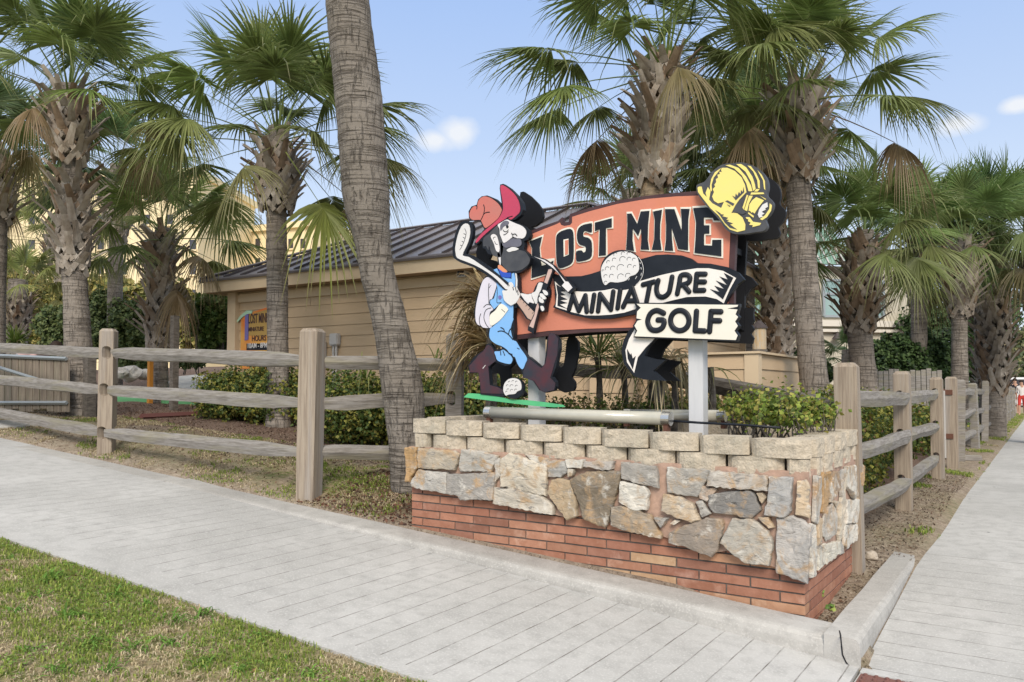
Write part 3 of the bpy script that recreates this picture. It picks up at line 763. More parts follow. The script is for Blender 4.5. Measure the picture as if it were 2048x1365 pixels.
# ---- main board
board_out = T('Z2', [(200,490),(300,450),(395,418),(424,392),(428,428),(468,424),(477,370),(600,332),(800,280),(1000,245),(1200,225),(1350,213),(1480,213),(1612,500),(1600,740),(1595,1150),(900,1165),(600,1178),(330,1200),(110,1228),(90,1100),(60,900),(60,620)])
board_in = T('Z2', [(205,512),(300,473),(385,440),(408,428),(416,445),(440,452),(478,446),(492,430),(492,390),(610,352),(800,302),(1000,268),(1200,250),(1480,240),(1572,500),(1562,700),(1555,1130),(900,1145),(600,1153),(330,1168),(115,1195),(75,900),(72,620)])
brd = plate('board', board_out, 5.02, .04, 'brown')
plate('painted_face', board_in, 5.016, .006, 'orange', brd)
# ---- LOST MINE
LW = {
 'L': [('R4', [(135,655),(380,555),(345,700),(325,780),(342,935),(430,950),(555,938),(520,1175),(175,1290),(185,950),(185,780)]), ('R4', [(150,668),(350,592),(312,770),(325,960),(345,1060),(420,1040),(535,975),(505,1165),(182,1258),(192,930),(192,780)])],
 'T': [('R4', [(1190,350),(1495,265),(1495,460),(1395,470),(1405,910),(1255,925),(1265,490),(1190,525)]), ('R4', [(1202,366),(1470,296),(1470,440),(1377,455),(1375,888),(1265,900),(1278,475),(1202,500)])],
 'M': [('R5', [(105,435),(190,430),(275,600),(330,400),(500,385),(465,640),(455,900),(490,1070),(325,1055),(345,880),(345,740),(295,880),(215,750),(225,880),(255,1085),(90,1050),(108,800),(112,600)]), ('R5', [(112,465),(180,460),(275,630),(332,428),(470,418),(448,640),(442,880),(465,1042),(332,1038),(345,860),(335,690),(290,820),(203,700),(197,890),(222,1060),(97,1040),(112,800),(118,620)])],
 'I': [('R5', [(518,400),(700,370),(660,640),(655,860),(692,1065),(498,1072),(543,880),(548,560)]), ('R5', [(530,430),(672,400),(642,640),(640,860),(663,1045),(510,1045),(549,870),(557,560)])],
 'N': [('R5', [(715,360),(892,355),(978,550),(970,360),(1145,355),(1112,560),(1103,900),(1118,1080),(928,1047),(850,800),(852,880),(882,1085),(705,1070),(730,880),(733,640)]), ('R5', [(722,390),(870,390),(988,740),(992,620),(977,387),(1115,387),(1093,560),(1090,1050),(935,1030),(825,680),(832,880),(850,1058),(717,1053),(738,880),(740,640)])],
 'E': [('R5', [(1158,345),(1460,325),(1640,600),(1495,600),(1480,552),(1370,555),(1370,625),(1460,625),(1460,808),(1372,810),(1372,950),(1452,952),(1465,855),(1655,865),(1655,1180),(1180,1115),(1200,850),(1208,600)]), ('R5', [(1175,372),(1450,360),(1600,575),(1505,572),(1490,530),(1345,522),(1345,650),(1432,650),(1432,782),(1347,785),(1347,970),(1478,978),(1482,885),(1625,882),(1625,1148),(1195,1093),(1213,850),(1220,600)])]}
OW = T('R4', smooth_poly([(572,600),(590,535),(640,490),(720,455),(800,440),(850,465),(872,530),(880,700),(876,920),(850,1030),(780,1080),(650,1118),(595,1060),(576,940),(570,750)], 2))
OB = T('R4', smooth_poly([(580,600),(605,545),(660,505),(730,480),(795,466),(838,490),(855,560),(860,700),(855,940),(825,1020),(760,1060),(645,1098),(602,1055),(583,940),(577,750)], 2))
SW = T('R4', smooth_poly([(905,520),(925,440),(1000,378),(1090,355),(1170,350),(1168,450),(1165,552),(1110,540),(1060,520),(1030,530),(1022,570),(1090,575),(1155,625),(1175,730),(1172,900),(1120,975),(1010,1000),(905,1005),(900,900),(900,800),(1010,772),(1035,765),(960,742),(915,690),(903,600)], 2))
SBk = T('R4', smooth_poly([(912,560),(940,455),(1015,402),(1090,385),(1150,378),(1150,450),(1148,522),(1085,512),(1035,498),(1012,540),(1020,592),(1085,605),(1140,655),(1153,750),(1148,900),(1095,955),(1000,983),(908,988),(900,900),(902,828),(985,812),(1010,845),(1045,835),(1058,785),(1040,745),(965,722),(925,670)], 2))
for ch, (w, k) in LW.items():
    l = plate('letter', T(*w), 5.008, .007, 'cream'); plate('letter_face', T(*k), 5.003, .006, 'black', l)
l = plate('letter', OW, 5.008, .007, 'cream'); f = plate('letter_face', OB, 5.003, .006, 'black', l)
plate('letter_hole', T('R4', [(697,640),(777,625),(780,882),(702,915)]), 5.000, .003, 'cream', l); plate('letter_hole', T('R4', [(722,655),(775,642),(768,872),(724,885)]), 4.997, .003, 'orange', l)
l = plate('letter', SW, 5.008, .007, 'cream'); plate('letter_face', SBk, 5.003, .006, 'black', l)

# ---- scroll banner with ball
scroll_out = T('R7', [(110,430),(240,470),(340,480),(550,475),(700,440),(850,390)]) + T('R8', [(320,85),(450,50),(560,45),(700,55),(790,85),(850,130),(980,135),(1150,170),(1250,220),(1310,290),(1240,340),(1170,440),(1120,530),(800,540),(500,530)]) + T('R7', [(1380,1050),(1000,1120),(700,1125),(400,1060),(120,950),(160,880),(140,600)])
scr = plate('scroll', scroll_out, 4.978, .035, 'black')
plate('scroll_face', T('R7', [(148,555),(200,610),(300,690),(372,745),(420,702),(560,712),(700,712),(900,690),(1100,650),(1300,590),(1480,540)]) + T('R8', [(500,246),(700,202),(850,180),(960,180),(1100,205),(1228,275),(1165,390),(1108,522),(1040,480),(930,455),(750,460),(600,495),(520,515),(250,570)]) + T('R7', [(1430,960),(1370,975),(1200,1030),(1000,1060),(800,1072),(600,1070),(400,1020),(160,940),(180,760)]), 4.974, .005, 'offwhite', scr)
plates('flame_mark', [T('R7', [(170,600),(250,650),(312,708),(230,712),(312,762),(225,772),(338,828),(225,842),(338,882),(220,902),(332,968),(188,925),(196,760)]), T('R8', [(1110,225),(1202,272),(1100,482),(975,383),(1065,410),(1018,350),(1112,382),(1033,300),(1142,345),(1068,260),(1147,290)])], 4.971, .004, 'black', scr)
mini = [[(365,975),(425,762),(512,1000),(612,772),(632,1012)], [(707,1008),(745,762)], [(805,1005),(835,750),(1000,982),(1035,712)], [(1100,960),(1140,690)], [(1185,940),(1320,650),(1398,880)], [(1240,850),(1370,850)], [(1487,605),(1655,562)], [(1592,590),(1540,860)]]
strokes('letters', [T('R7', s) for s in mini], 4.970, 5.2, 'black', scr, depth=.55, sm=0)
ure = [[(470,300),(452,380),(470,445),(520,460),(572,420),(590,350),(605,265)], [(655,428),(675,330),(690,255),(745,243),(778,270),(765,318),(700,345)], [(722,350),(770,408)], [(845,240),(838,320),(830,395)], [(845,237),(928,237)], [(840,313),(922,313)], [(830,397),(915,395)]]
strokes('letters', [T('R8', s) for s in ure], 4.970, 5.2, 'black', scr, depth=.55, sm=4)
bal = plate('golf_ball', T('R7', [(1168 + 328*math.cos(t*.1963), 382 + 305*math.sin(t*.1963)) for t in range(32)]), 4.973, .012, 'black', scr)
bw = T('R7', smooth_poly([(848,400),(880,285),(975,175),(1120,108),(1255,105),(1370,160),(1412,230),(1425,370),(1370,450),(1290,478),(1230,540),(1100,572),(985,565),(920,612),(875,560)], 3))
plate('ball_face', bw, 4.969, .005, 'white', bal)
dim = []
for cx, cy, r in ((1070,150,28),(1185,135,30),(1265,135,22),(960,265,26),(1050,230,30),(1180,225,48),(1275,220,32),(1350,225,24),(945,365,32),(1030,360,38),(1150,355,58),(1285,330,34),(1360,335,22),(920,480,28),(1010,480,34),(1150,490,50),(1260,470,40),(920,575,24),(880,395,16)):
    dim.append(T('R7', [(cx + r*math.cos(t), cy - r*math.sin(t)) for t in (.7, 1.2, 1.7, 2.2, 2.7, 3.2, 3.6)]))
strokes('dimples', dim, 4.9685, .55, 'charcoal', bal, depth=.5, sm=0, seg=6)
rim = [(1170 + 322*math.cos(t), 382 + 300*math.sin(t)) for t in [-.7 + .12*i for i in range(14)]]
strokes('ball_rim', [T('R7', rim), T('R7', [(1440,270),(1445,285)]), T('R7', [(1455,345),(1460,372)]), T('R7', [(1462,430),(1455,465)]), T('R7', [(1392,480),(1372,515)]), T('R7', [(1280,510),(1266,535)])], 4.9725, .6, 'white', bal, depth=.5, sm=0, seg=6)
# ---- lower tail of the scroll
tail = T('R8', [(265,700),(245,735),(180,790),(130,890),(110,990),(140,1120),(230,1230),(330,1265),(530,1278),(420,1180),(540,1075),(440,1065),(335,1035),(370,950),(450,860),(500,840)])
tl = plate('scroll_tail', tail, 4.982, .04, 'black')
plate('tail_face', T('R8', [(262,735),(440,860),(350,950),(270,1050),(235,1200),(165,1095),(150,980),(185,870)]), 4.979, .004, 'offwhite', tl)
plate('flame_mark', T('R8', [(165,965),(200,1025),(205,1005),(222,1060),(250,1035),(222,1165),(172,1060)]), 4.977, .003, 'black', tl)
# ---- GOLF board
gb = plate('name_board', T('R8', [(238,515),(1262,525),(1262,552),(1252,590),(1240,625),(1262,655),(1232,700),(1262,740),(1226,790),(1256,835),(1240,893),(228,855),(250,790),(222,740),(255,690),(245,600),(255,560)]), 4.945, .04, 'black')
plate('board_face', T('R8', [(258,527),(1250,537),(1240,555),(1140,573),(1242,582),(1222,630),(1248,655),(1218,700),(1245,742),(1212,790),(1243,835),(1225,880),(236,843),(266,790),(238,740),(268,692),(312,680),(258,668),(265,600),(300,565)]), 4.941, .006, 'cream', gb)
golf = [[(522,618),(455,592),(395,622),(367,700),(398,772),(460,785),(512,755),(526,692),(468,684)], [(680 + 90*math.cos(t*.2618), 690 + 98*math.sin(t*.2618)) for t in range(25)], [(843,600),(830,788),(920,792)], [(985,602),(1080,604)], [(985,602),(970,797)], [(978,690),(1068,692)]]
strokes('letters', [T('R8', golf[0]), T('R8', golf[1])], 4.938, 5.6, 'black', gb, depth=.5, sm=4)
strokes('letters', [T('R8', s) for s in golf[2:]], 4.938, 5.6, 'black', gb, depth=.5, sm=0)

# ---- helmet
hel = plate('mining_helmet', T('R6', [(100,440),(130,392),(230,352),(290,280),(400,150),(540,70),(700,55),(820,40),(950,70),(1080,130),(1180,220),(1240,330),(1250,450),(1230,560),(1300,640),(1335,700),(1320,790),(1270,880),(1208,955),(1240,1060),(1180,1140),(1050,1160),(860,1190),(680,1180),(560,1100),(480,980),(350,830),(230,700),(130,560)]), 4.955, .045, 'charcoal', sm=3)
yl = [
 [(512,130),(600,128),(720,180),(825,280),(880,400),(905,520),(790,640),(735,720),(660,860),(700,850),(760,860),(840,925),(888,1040),(882,1130),(760,1160),(640,1120),(560,1040),(460,900),(330,780),(205,620),(130,520),(120,450),(145,430),(185,430),(210,540),(270,600),(250,530),(285,440),(330,500),(305,640),(360,700),(500,775),(545,675),(450,700),(385,660),(355,590),(385,520),(365,470),(405,430),(390,400),(420,360),(415,310),(450,290),(440,240),(480,230),(470,190),(510,200),(498,160)],
 [(568,88),(640,78),(780,130),(900,270),(980,420),(1000,505),(940,505),(905,380),(830,250),(710,140)], [(742,70),(820,68),(900,120),(1000,270),(1042,400),(1052,470),(1015,500),(980,350),(890,190)],
 [(922,92),(975,102),(1060,215),(1118,340),(1120,460),(1092,450),(1080,330),(1015,190)], [(1082,165),(1150,240),(1200,340),(1207,482),(1190,470),(1172,330)],
 [(505,128),(400,200),(340,310),(320,420),(325,488),(350,508),(345,400),(380,285),(445,205)],
 [(985,525),(1178,525),(1190,550),(970,560)], [(1065,470),(1120,468),(1085,510),(1030,510)], [(912,562),(935,570),(862,802),(835,790)], [(948,577),(1008,577),(945,700),(915,825),(872,805)],
 [(1062,600),(1188,650),(1100,760),(1035,865),(1010,840),(985,850),(960,815),(940,825),(955,715),(1000,650)], [(938,842),(1025,902),(1015,930),(930,862)],
 [(1280,700),(1315,730),(1300,820),(1235,920),(1160,970),(1120,952),(1205,890),(1272,790)], [(895,920),(955,922),(1010,995),(1142,1015),(1120,1050),(1000,1080),(1010,1050),(950,1045),(975,1010),(930,985),(940,960),(905,945)], [(1118,573),(1222,632),(1210,642)]]
plates('helmet_face', [T('R6', p) for p in yl], 4.951, .005, 'yellow', hel)
plates('helmet_marks', [T('R6', p) for p in [[(405,805),(475,850),(495,865),(470,870),(545,880),(515,905),(610,930),(580,960),(625,968),(590,985),(690,1022),(640,1035),(755,1120),(640,1090),(560,1010),(480,890)], [(680,575),(725,600),(735,540),(760,580),(785,515),(810,550),(820,485),(845,520),(860,440),(870,520),(735,650)], [(565,665),(600,650),(715,705),(690,740),(610,690)], [(590,715),(650,740),(640,755)], [(690,845),(735,720),(800,690),(860,800),(900,850),(840,880),(760,850)]]], 4.9485, .004, 'charcoal', hel)
plate('lens', T('R6', [(1240,682),(1250,755),(1205,780),(1218,800),(1150,835),(1195,865),(1150,888),(1172,912),(1110,932),(1088,880),(1110,800),(1165,720)]), 4.9485, .004, 'white', hel)

# ---- prospector
fig_out = T('Z1', [(178,443),(200,405),(232,365),(212,325),(182,322),(152,307),(150,270),(165,245),(192,236),(200,208),(218,192),(248,187),(288,204),(318,232),(327,250),(322,220),(313,150),(316,130),(332,126),(368,150),(408,190),(432,225),(437,262),(425,290),(395,314),(372,320),(405,330),(440,348),(466,370),(474,395),(462,418),(440,427),(445,445),(440,470),(462,490),(476,515),(470,545),(452,572),(420,592),(400,596),(413,620),(415,690),(440,705),(472,703),(488,696),(500,665),(512,645),(532,638),(556,650),(572,680),(572,705),(563,735),(558,755),(556,775),(554,795),(540,800),(515,795),(480,775),(440,748),(415,740),(405,775),(390,780),(388,830),(392,885),(388,940),(402,960),(428,985),(455,1030),(472,1038),(510,1070),(530,1090),(547,1075),(556,1010),(563,940),(578,908),(600,915),(625,945),(626,990),(608,1090),(588,1140),(606,1165),(608,1190),(600,1212),(552,1223),(520,1208),(488,1160),(435,1142),(430,1112),(402,1072),(390,1040),(385,1055),(370,1077),(340,1082),(302,1066),(285,1062),(257,1090),(258,1120),(264,1180),(300,1190),(332,1212),(345,1235),(330,1245),(212,1232),(208,1150),(200,1118),(155,1120),(148,1080),(175,1038),(200,1018),(232,998),(245,968),(262,963),(286,998),(310,992),(320,1000),(326,985),(300,972),(265,948),(250,922),(254,888),(232,884),(203,874),(184,850),(178,800),(190,728),(213,650),(238,613),(275,598),(290,572),(312,558),(303,540),(300,497),(278,488),(268,500),(250,492),(238,468),(224,463),(222,432),(215,425),(190,448)])
fig = plate('prospector_figure', fig_out, 4.956, .04, 'black')
def fp(name, k, pts, mat, b=4.952, th=.005, sm=3): return plate(name, T(k, pts), b, th, mat, fig, sm=sm)
fp('hat', 'R1', [(387,735),(380,650),(420,560),(475,512),(525,518),(545,430),(590,360),(660,325),(740,335),(840,385),(940,470),(1002,570),(1000,620),(950,730),(860,820),(760,900),(690,940),(650,890),(605,800),(560,780),(470,785),(420,770)], 'hatred')
fp('hat_brim', 'R1', [(992,112),(1040,108),(1150,180),(1270,300),(1340,430),(1365,560),(1350,640),(1290,700),(1200,772),(1150,760),(1120,738),(1050,780),(940,850),(800,960),(640,1100),(560,1190),(510,1232),(500,1200),(540,1130),(620,1040),(700,970),(780,905),(880,820),(970,720),(1015,630),(1035,560),(1022,400),(992,240),(982,150)], 'crimson')
fp('hair', 'R1', [(655,1140),(760,1055),(900,905),(935,925),(960,1050),(1000,1160),(1040,1300),(1000,1500),(900,1500),(820,1450),(775,1320),(755,1290),(745,1370),(700,1290),(650,1300)], 'charcoal', sm=2)
fp('face', 'R1', [(928,882),(1000,832),(1105,775),(1170,802),(1280,850),(1400,900),(1470,970),(1485,1040),(1460,1110),(1410,1145),(1340,1138),(1280,1140),(1230,1112),(1150,1172),(1090,1215),(1040,1225),(1000,1130),(972,1060),(965,960)], 'facew')
fp('ear', 'R1', [(800,1130),(800,1085),(850,1058),(905,1090),(935,1170),(955,1270),(965,1350),(950,1410),(905,1390),(880,1330),(860,1260),(830,1190)], 'facew', b=4.949)
fp('neck', 'R2', [(645,190),(668,180),(688,225),(690,335),(675,330),(662,250)], 'facew')
fp('collar', 'R2', [(655,352),(685,345),(740,390),(782,432),(745,452),(700,430),(658,392)], 'peach')
fp('beard', 'R2', [(690,30),(740,90),(800,110),(870,120),(950,140),(1020,160),(1060,212),(1090,268),(1072,330),(1030,372),(960,415),(860,430),(790,430),(745,385),(710,335),(698,270),(695,180)], 'charcoal')
fp('mustache', 'R1', [(1020,1240),(1080,1232),(1150,1182),(1220,1140),(1290,1148),(1360,1152),(1388,1200),(1388,1260),(1350,1300),(1280,1310),(1220,1300),(1160,1312),(1090,1328),(1035,1290)], 'slate', b=4.949)
fp('mouth', 'R2', [(772,142),(800,120),(850,98),(905,107),(935,125),(900,145),(850,155),(802,168)], 'white', b=4.949)
fp('eyebrow', 'R1', [(977,950),(982,880),(1030,820),(1090,797),(1143,815),(1143,858),(1110,880),(1050,912),(1010,960),(990,1000)], 'slate', b=4.949)
fp('eye', 'R1', [(1088 + 55*math.cos(t*.52), 955 + 50*math.sin(t*.52)) for t in range(12)], 'white', b=4.9475)
fp('pupil', 'R1', [(1115 + 24*math.cos(t*.79), 915 + 34*math.sin(t*.79)) for t in range(8)], 'black', b=4.9455, th=.003)
fp('sleeve', 'R2', [(522,508),(600,560),(635,615),(600,735),(570,808),(545,815),(532,870),(560,908),(588,950),(545,988),(535,1060),(545,1140),(575,1180),(540,1203),(450,1198),(400,1168),(370,1148),(347,1080),(352,920),(390,742),(430,602),(462,540)], 'lavender')
fp('overalls', 'R2', [(595,408),(640,392),(690,500),(760,524),(835,530),(840,462),(872,453),(892,530),(884,640),(900,700),(862,900),(862,1000),(856,1100),(830,1190),(800,1270),(700,1250),(545,1230),(600,1170),(700,1080),(800,960),(690,862),(600,948),(545,865),(548,828),(600,800),(642,640),(610,500)], 'denim', sm=0)
fp('shirt', 'R2', [(660,394),(720,440),(780,450),(830,450),(830,515),(780,518),(700,505),(680,450)], 'royal', b=4.949, sm=0)
fp('shirt_edge', 'R2', [(888,455),(905,462),(918,560),(915,640),(895,640),(898,540)], 'white', b=4.949, sm=0)
fp('overalls_leg', 'R3', [(492,130),(560,98),(640,20),(700,-30),(850,-30),(830,60),(812,160),(848,318),(900,350),(960,450),(1070,612),(1048,700),(1002,795),(930,720),(885,605),(855,590),(832,552),(760,508),(680,430),(580,390),(500,330),(470,260),(477,180)], 'denim', b=4.9505)
fp('overalls_leg', 'R3', [(555,512),(640,505),(690,480),(740,512),(800,562),(838,622),(830,680),(795,710),(690,690),(600,650),(572,580)], 'denim', b=4.9515)
fp('boot', 'R3', [(450,402),(500,430),(540,498),(575,660),(520,700),(450,750),(478,1050),(600,1082),(680,1122),(700,1190),(342,1180),(320,1000),(295,848),(160,842),(147,740),(240,640),(300,560),(370,510),(420,430)], 'maroon', sm=0)
fp('boot', 'R3', [(1092,612),(1310,778),(1370,700),(1400,560),(1422,260),(1452,215),(1510,225),(1578,310),(1560,560),(1500,760),(1448,932),(1530,1020),(1510,1128),(1370,1163),(1292,1138),(1190,980),(1022,930),(1015,830),(1062,700)], 'maroon', sm=0)
fp('far_arm', 'R2', [(962,732),(1060,745),(1105,738),(1120,800),(1148,868),(1085,852),(1060,878),(1000,800)], 'facew')
fp('far_hand', 'R2', [(1112,732),(1165,702),(1202,602),(1232,582),(1280,600),(1322,640),(1318,668),(1262,662),(1242,722),(1202,782),(1202,832),(1172,878),(1132,800)], 'white', b=4.950)
# golf club carried over the shoulder
clb = plate('golf_club', T('Z1', [(68,505),(66,455),(80,388),(100,340),(125,322),(155,325),(172,350),(170,400),(155,450),(135,492),(165,500),(220,538),(280,580),(330,622),(375,662),(378,690),(350,692),(300,648),(240,602),(170,562),(110,540),(80,522)]), 4.944, .035, 'black', fig, sm=2)
plate('club_head', T('Z1', [(82,490),(80,460),(92,400),(112,350),(135,334),(153,345),(158,385),(148,430),(133,465),(118,502),(150,510),(200,542),(250,577),(300,612),(350,657),(362,674),(345,680),(300,632),(250,592),(190,557),(130,532),(90,515)]), 4.940, .005, 'white', clb, sm=2)
strokes('club_marks', [T('Z1', [(130,362),(137,380),(134,405),(125,432),(112,460),(104,472)])] + [T('Z1', [(x, y), (x-8, y-4)]) for x, y in ((133,392),(130,412),(123,432),(115,452))], 4.9395, .7, 'charcoal', clb, depth=.4, seg=6)
plate('club_grip_edge', T('R2', [(888,842),(950,768),(1182,990),(1187,1060),(1110,1112),(1038,1078),(975,975)]), 4.944, .03, 'black', fig, sm=0)
plate('club_grip', T('R2', [(905,850),(950,790),(1160,1000),(1170,1050),(1105,1095),(1060,1070),(1000,980)]), 4.940, .005, 'tan', fig, sm=0)
fp('cuff', 'R2', [(692,872),(788,940),(760,1000),(690,1088),(600,1158),(552,1168),(538,1090),(550,1022),(620,962)], 'cream', b=4.946)
fp('near_hand', 'R2', [(716,692),(775,692),(798,650),(792,602),(830,577),(858,620),(862,650),(900,642),(920,682),(948,740),(938,800),(900,858),(850,888),(820,893),(742,830),(722,752)], 'white', b=4.936, th=.012)
# pick held in the far hand
pk = plate('pickaxe', T('R2', [(1340,385),(1395,380),(1412,420),(1330,640),(1215,940),(1140,1282),(1060,1238),(1065,1190),(1150,1000),(1260,620)]), 4.934, .03, 'black', fig, sm=0)
plate('pickaxe_edge', [(1063.7,512.7),(1071,511.5),(1089.8,518.4),(1107.3,530.8),(1119.7,545.8),(1134.8,561.9),(1139.5,562.3),(1151.3,575.7),(1140.8,588.2),(1121.6,571.8),(1128.2,565.2),(1116.4,548),(1105.8,538.8),(1092.3,529.6),(1081,522),(1065,517)], 4.932, .028, 'black', pk)
plate('pickaxe_head', [(1068,513.5),(1088.6,520.2),(1104.8,530.8),(1117.2,547),(1130.5,563.2),(1136,563.8),(1144.7,575.7),(1136.2,584.3),(1123.6,571.8),(1128.8,565.5),(1117.7,548),(1107.5,537.8),(1094,527.5),(1081,519.5)], 4.928, .005, 'facew', pk)
plates('pickaxe_handle', [T('R2', p) for p in ([(1345,405),(1385,400),(1390,430),(1325,600),(1285,580)], [(1195,865),(1225,872),(1135,1205),(1080,1180),(1150,1030),(1172,930)])], 4.930, .006, 'pinktan', pk)
plates('fingers', [T('R2', smooth_poly(p, 3)) for p in ([(1262,690),(1300,690),(1332,720),(1330,755),(1290,748)], [(1222,740),(1260,735),(1300,780),(1298,812),(1245,800)], [(1212,790),(1240,780),(1278,835),(1268,865),(1218,845)], [(1232,912),(1268,905),(1285,955),(1255,972)])], 4.926, .012, 'white', fig)
plates('finger_edges', [T('R2', smooth_poly(p, 2)) for p in ([(1250,670),(1310,675),(1355,715),(1345,775),(1285,765),(1310,830),(1285,885),(1300,950),(1275,985),(1235,970),(1200,860),(1195,790)],)], 4.929, .012, 'black', fig)
ln = [('R1', [(655,490),(672,560),(655,670),(600,790)], 1.0), ('R1', [(655,672),(700,640),(770,632)], 1.0), ('R1', [(528,520),(522,570)], 1), ('R1', [(1120,738),(1215,710)], 1),
      ('R1', [(1030,960),(1050,1000),(1100,1008),(1138,975)], .6), ('R1', [(1045,1072),(1085,1058),(1135,1010)], .6), ('R1', [(1200,1040),(1215,1065),(1270,1055),(1305,1092)], .8), ('R1', [(1222,1090),(1232,1122),(1290,1138)], .8),
      ('R1', [(845,1160),(850,1125),(885,1118)], .6), ('R1', [(870,1200),(890,1250),(925,1260)], .6),
      ('R2', [(532,600),(525,700),(530,810),(530,870)], .8), ('R2', [(460,920),(500,885),(550,890)], .8), ('R2', [(560,930),(490,960),(462,1060),(490,1150),(525,1198)], .8), ('R2', [(420,1010),(400,1080),(410,1160),(440,1195)], .8), ('R2', [(530,660),(560,620)], .6),
      ('R2', [(640,640),(645,740),(640,850),(665,862),(700,855)], .7), ('R2', [(835,530),(838,460)], .7), ('R2', [(705,950),(750,990)], .6),
      ('R2', [(858,650),(868,685)], .9), ('R2', [(892,650),(908,715)], .9), ('R2', [(922,690),(930,752)], .9), ('R2', [(795,600),(808,630)], .8),
      ('R3', [(655,125),(700,150),(715,195)], 1.1), ('R3', [(610,190),(650,180),(710,192),(780,240),(850,320)], 1.1), ('R3', [(830,130),(795,170),(780,225)], 1.1), ('R3', [(825,150),(855,230),(850,310)], .9), ('R3', [(680,440),(750,490),(790,545),(835,555)], 1.2), ('R3', [(650,510),(655,565)], .9), ('R3', [(690,500),(718,570)], .9), ('R3', [(920,455),(950,470)], .8)]
for k, pts, w in ln:
    b_ = 4.9515 if (k, w) not in () else 4.95
    if k == 'R1' and pts[0][1] > 930 and pts[0][0] > 1000: b_ = 4.9485
    if k == 'R1' and pts[0][0] in (845, 870): b_ = 4.9485
    if k == 'R2' and 780 < pts[0][0] < 930 and w >= .8 and pts[0][1] < 700 and pts[0][1] > 590: b_ = 4.9355
    if k == 'R2' and pts[0][0] == 705: b_ = 4.9455
    if k == 'R3': b_ = 4.9495
    strokes('ink_line', [T(k, pts)], b_, w, 'black', fig, depth=.6, seg=6)
strokes('grip_marks', [T('R2', p) for p in ([(975,800),(958,822)], [(1020,838),(1000,862)], [(1055,880),(1035,905)], [(1095,930),(1072,955)], [(1140,990),(1122,1005)])], 4.9395, .6, 'charcoal', fig, depth=.5, seg=6)
plate('button', T('R2', [(680 + 24*math.cos(t*.52), 785 + 28*math.sin(t*.52)) for t in range(12)]), 4.9485, .005, 'purple', fig)
plate('boot_stitch', T('R3', [(360,780),(405,725),(412,732),(368,786)]), 4.9505, .002, 'white', fig)
gsp = plate('grass_cutout', T('R3', [(58,1243),(130,1180),(300,1190),(420,1200),(560,1218),(800,1278),(1040,1290),(1300,1318),(1620,1365),(1660,1400),(1500,1405),(1200,1385),(900,1350),(500,1300),(250,1270)]), 4.962, .03, 'greenp', fig)
gbp = plate('golf_ball', T('R3', [(858 + 160*math.cos(t*.2618), 1098 + 172*math.sin(t*.2618)) for t in range(24)]), 4.945, .03, 'black', fig)
plate('ball_face', T('R3', smooth_poly([(695,1100),(715,1020),(780,955),(870,938),(950,970),(982,1040),(978,1120),(920,1150),(880,1190),(780,1200),(735,1218),(700,1160)], 3)), 4.941, .005, 'white', gbp)
strokes('dimples', [T('R3', [(cx + r*math.cos(t), cy - r*math.sin(t)) for t in (.7, 1.4, 2.1, 2.8, 3.4)]) for cx, cy, r in ((790,1000,16),(850,990,18),(905,1000,16),(760,1060,18),(830,1070,30),(905,1070,20),(770,1125,18),(830,1140,24),(895,1130,20),(745,1160,14))], 4.9405, .45, 'charcoal', gbp, depth=.5, sm=0, seg=6)

# ---- second face of the sign, seen from behind as black silhouettes
SBK = 5.235
def backp(pts, b): 
    P_ = wp(pts, b); P_ = [Vector((p.x, SBK, p.z)) for p in P_]; bm = bmesh.new(); prism(bm, P_, (0, .03, 0)); return bm
for nm, pts, b in (('back_board', board_out, 5.02), ('back_figure', fig_out, 4.956), ('back_helmet', smooth_poly(T('R6', [(100,440),(130,392),(230,352),(290,280),(400,150),(540,70),(700,55),(820,40),(950,70),(1080,130),(1180,220),(1240,330),(1250,450),(1230,560),(1300,640),(1335,700),(1320,790),(1270,880),(1208,955),(1240,1060),(1180,1140),(1050,1160),(860,1190),(680,1180),(560,1100),(480,980),(350,830),(230,700),(130,560)]), 3), 4.955), ('back_name_board', T('R8', [(238,515),(1262,525),(1252,590),(1262,655),(1232,700),(1262,740),(1226,790),(1256,835),(1240,893),(228,855)]), 4.945), ('back_scroll', scroll_out, 4.978), ('back_tail', tail, 4.982), ('back_club', T('Z1', [(68,505),(66,455),(80,388),(100,340),(125,322),(155,325),(172,350),(170,400),(155,450),(135,492),(165,500),(220,538),(280,580),(330,622),(375,662),(378,690),(300,648),(170,562),(80,522)]), 4.944)):
    bm = backp(pts, b)
    off = {'back_board': 0, 'back_figure': .004, 'back_helmet': .009, 'back_name_board': .012, 'back_scroll': .016, 'back_tail': .020, 'back_club': .024}[nm]
    bmesh.ops.translate(bm, verts=bm.verts, vec=(0, off, 0))
    from_bm(nm, bm, MT['blackback'], sign)
# steel tie brackets between the two faces
for px, py in ((1200, 470), (1462, 500), (1462, 650), (1000, 560)):
    bm = bmesh.new(); p = on_b(px, py, 5.06); box2(bm, (p.x - .02, 5.062, p.z - .02), (p.x + .02, 5.234, p.z + .02))
    from_bm('tie_bracket', bm, MT['blackback'], sign)

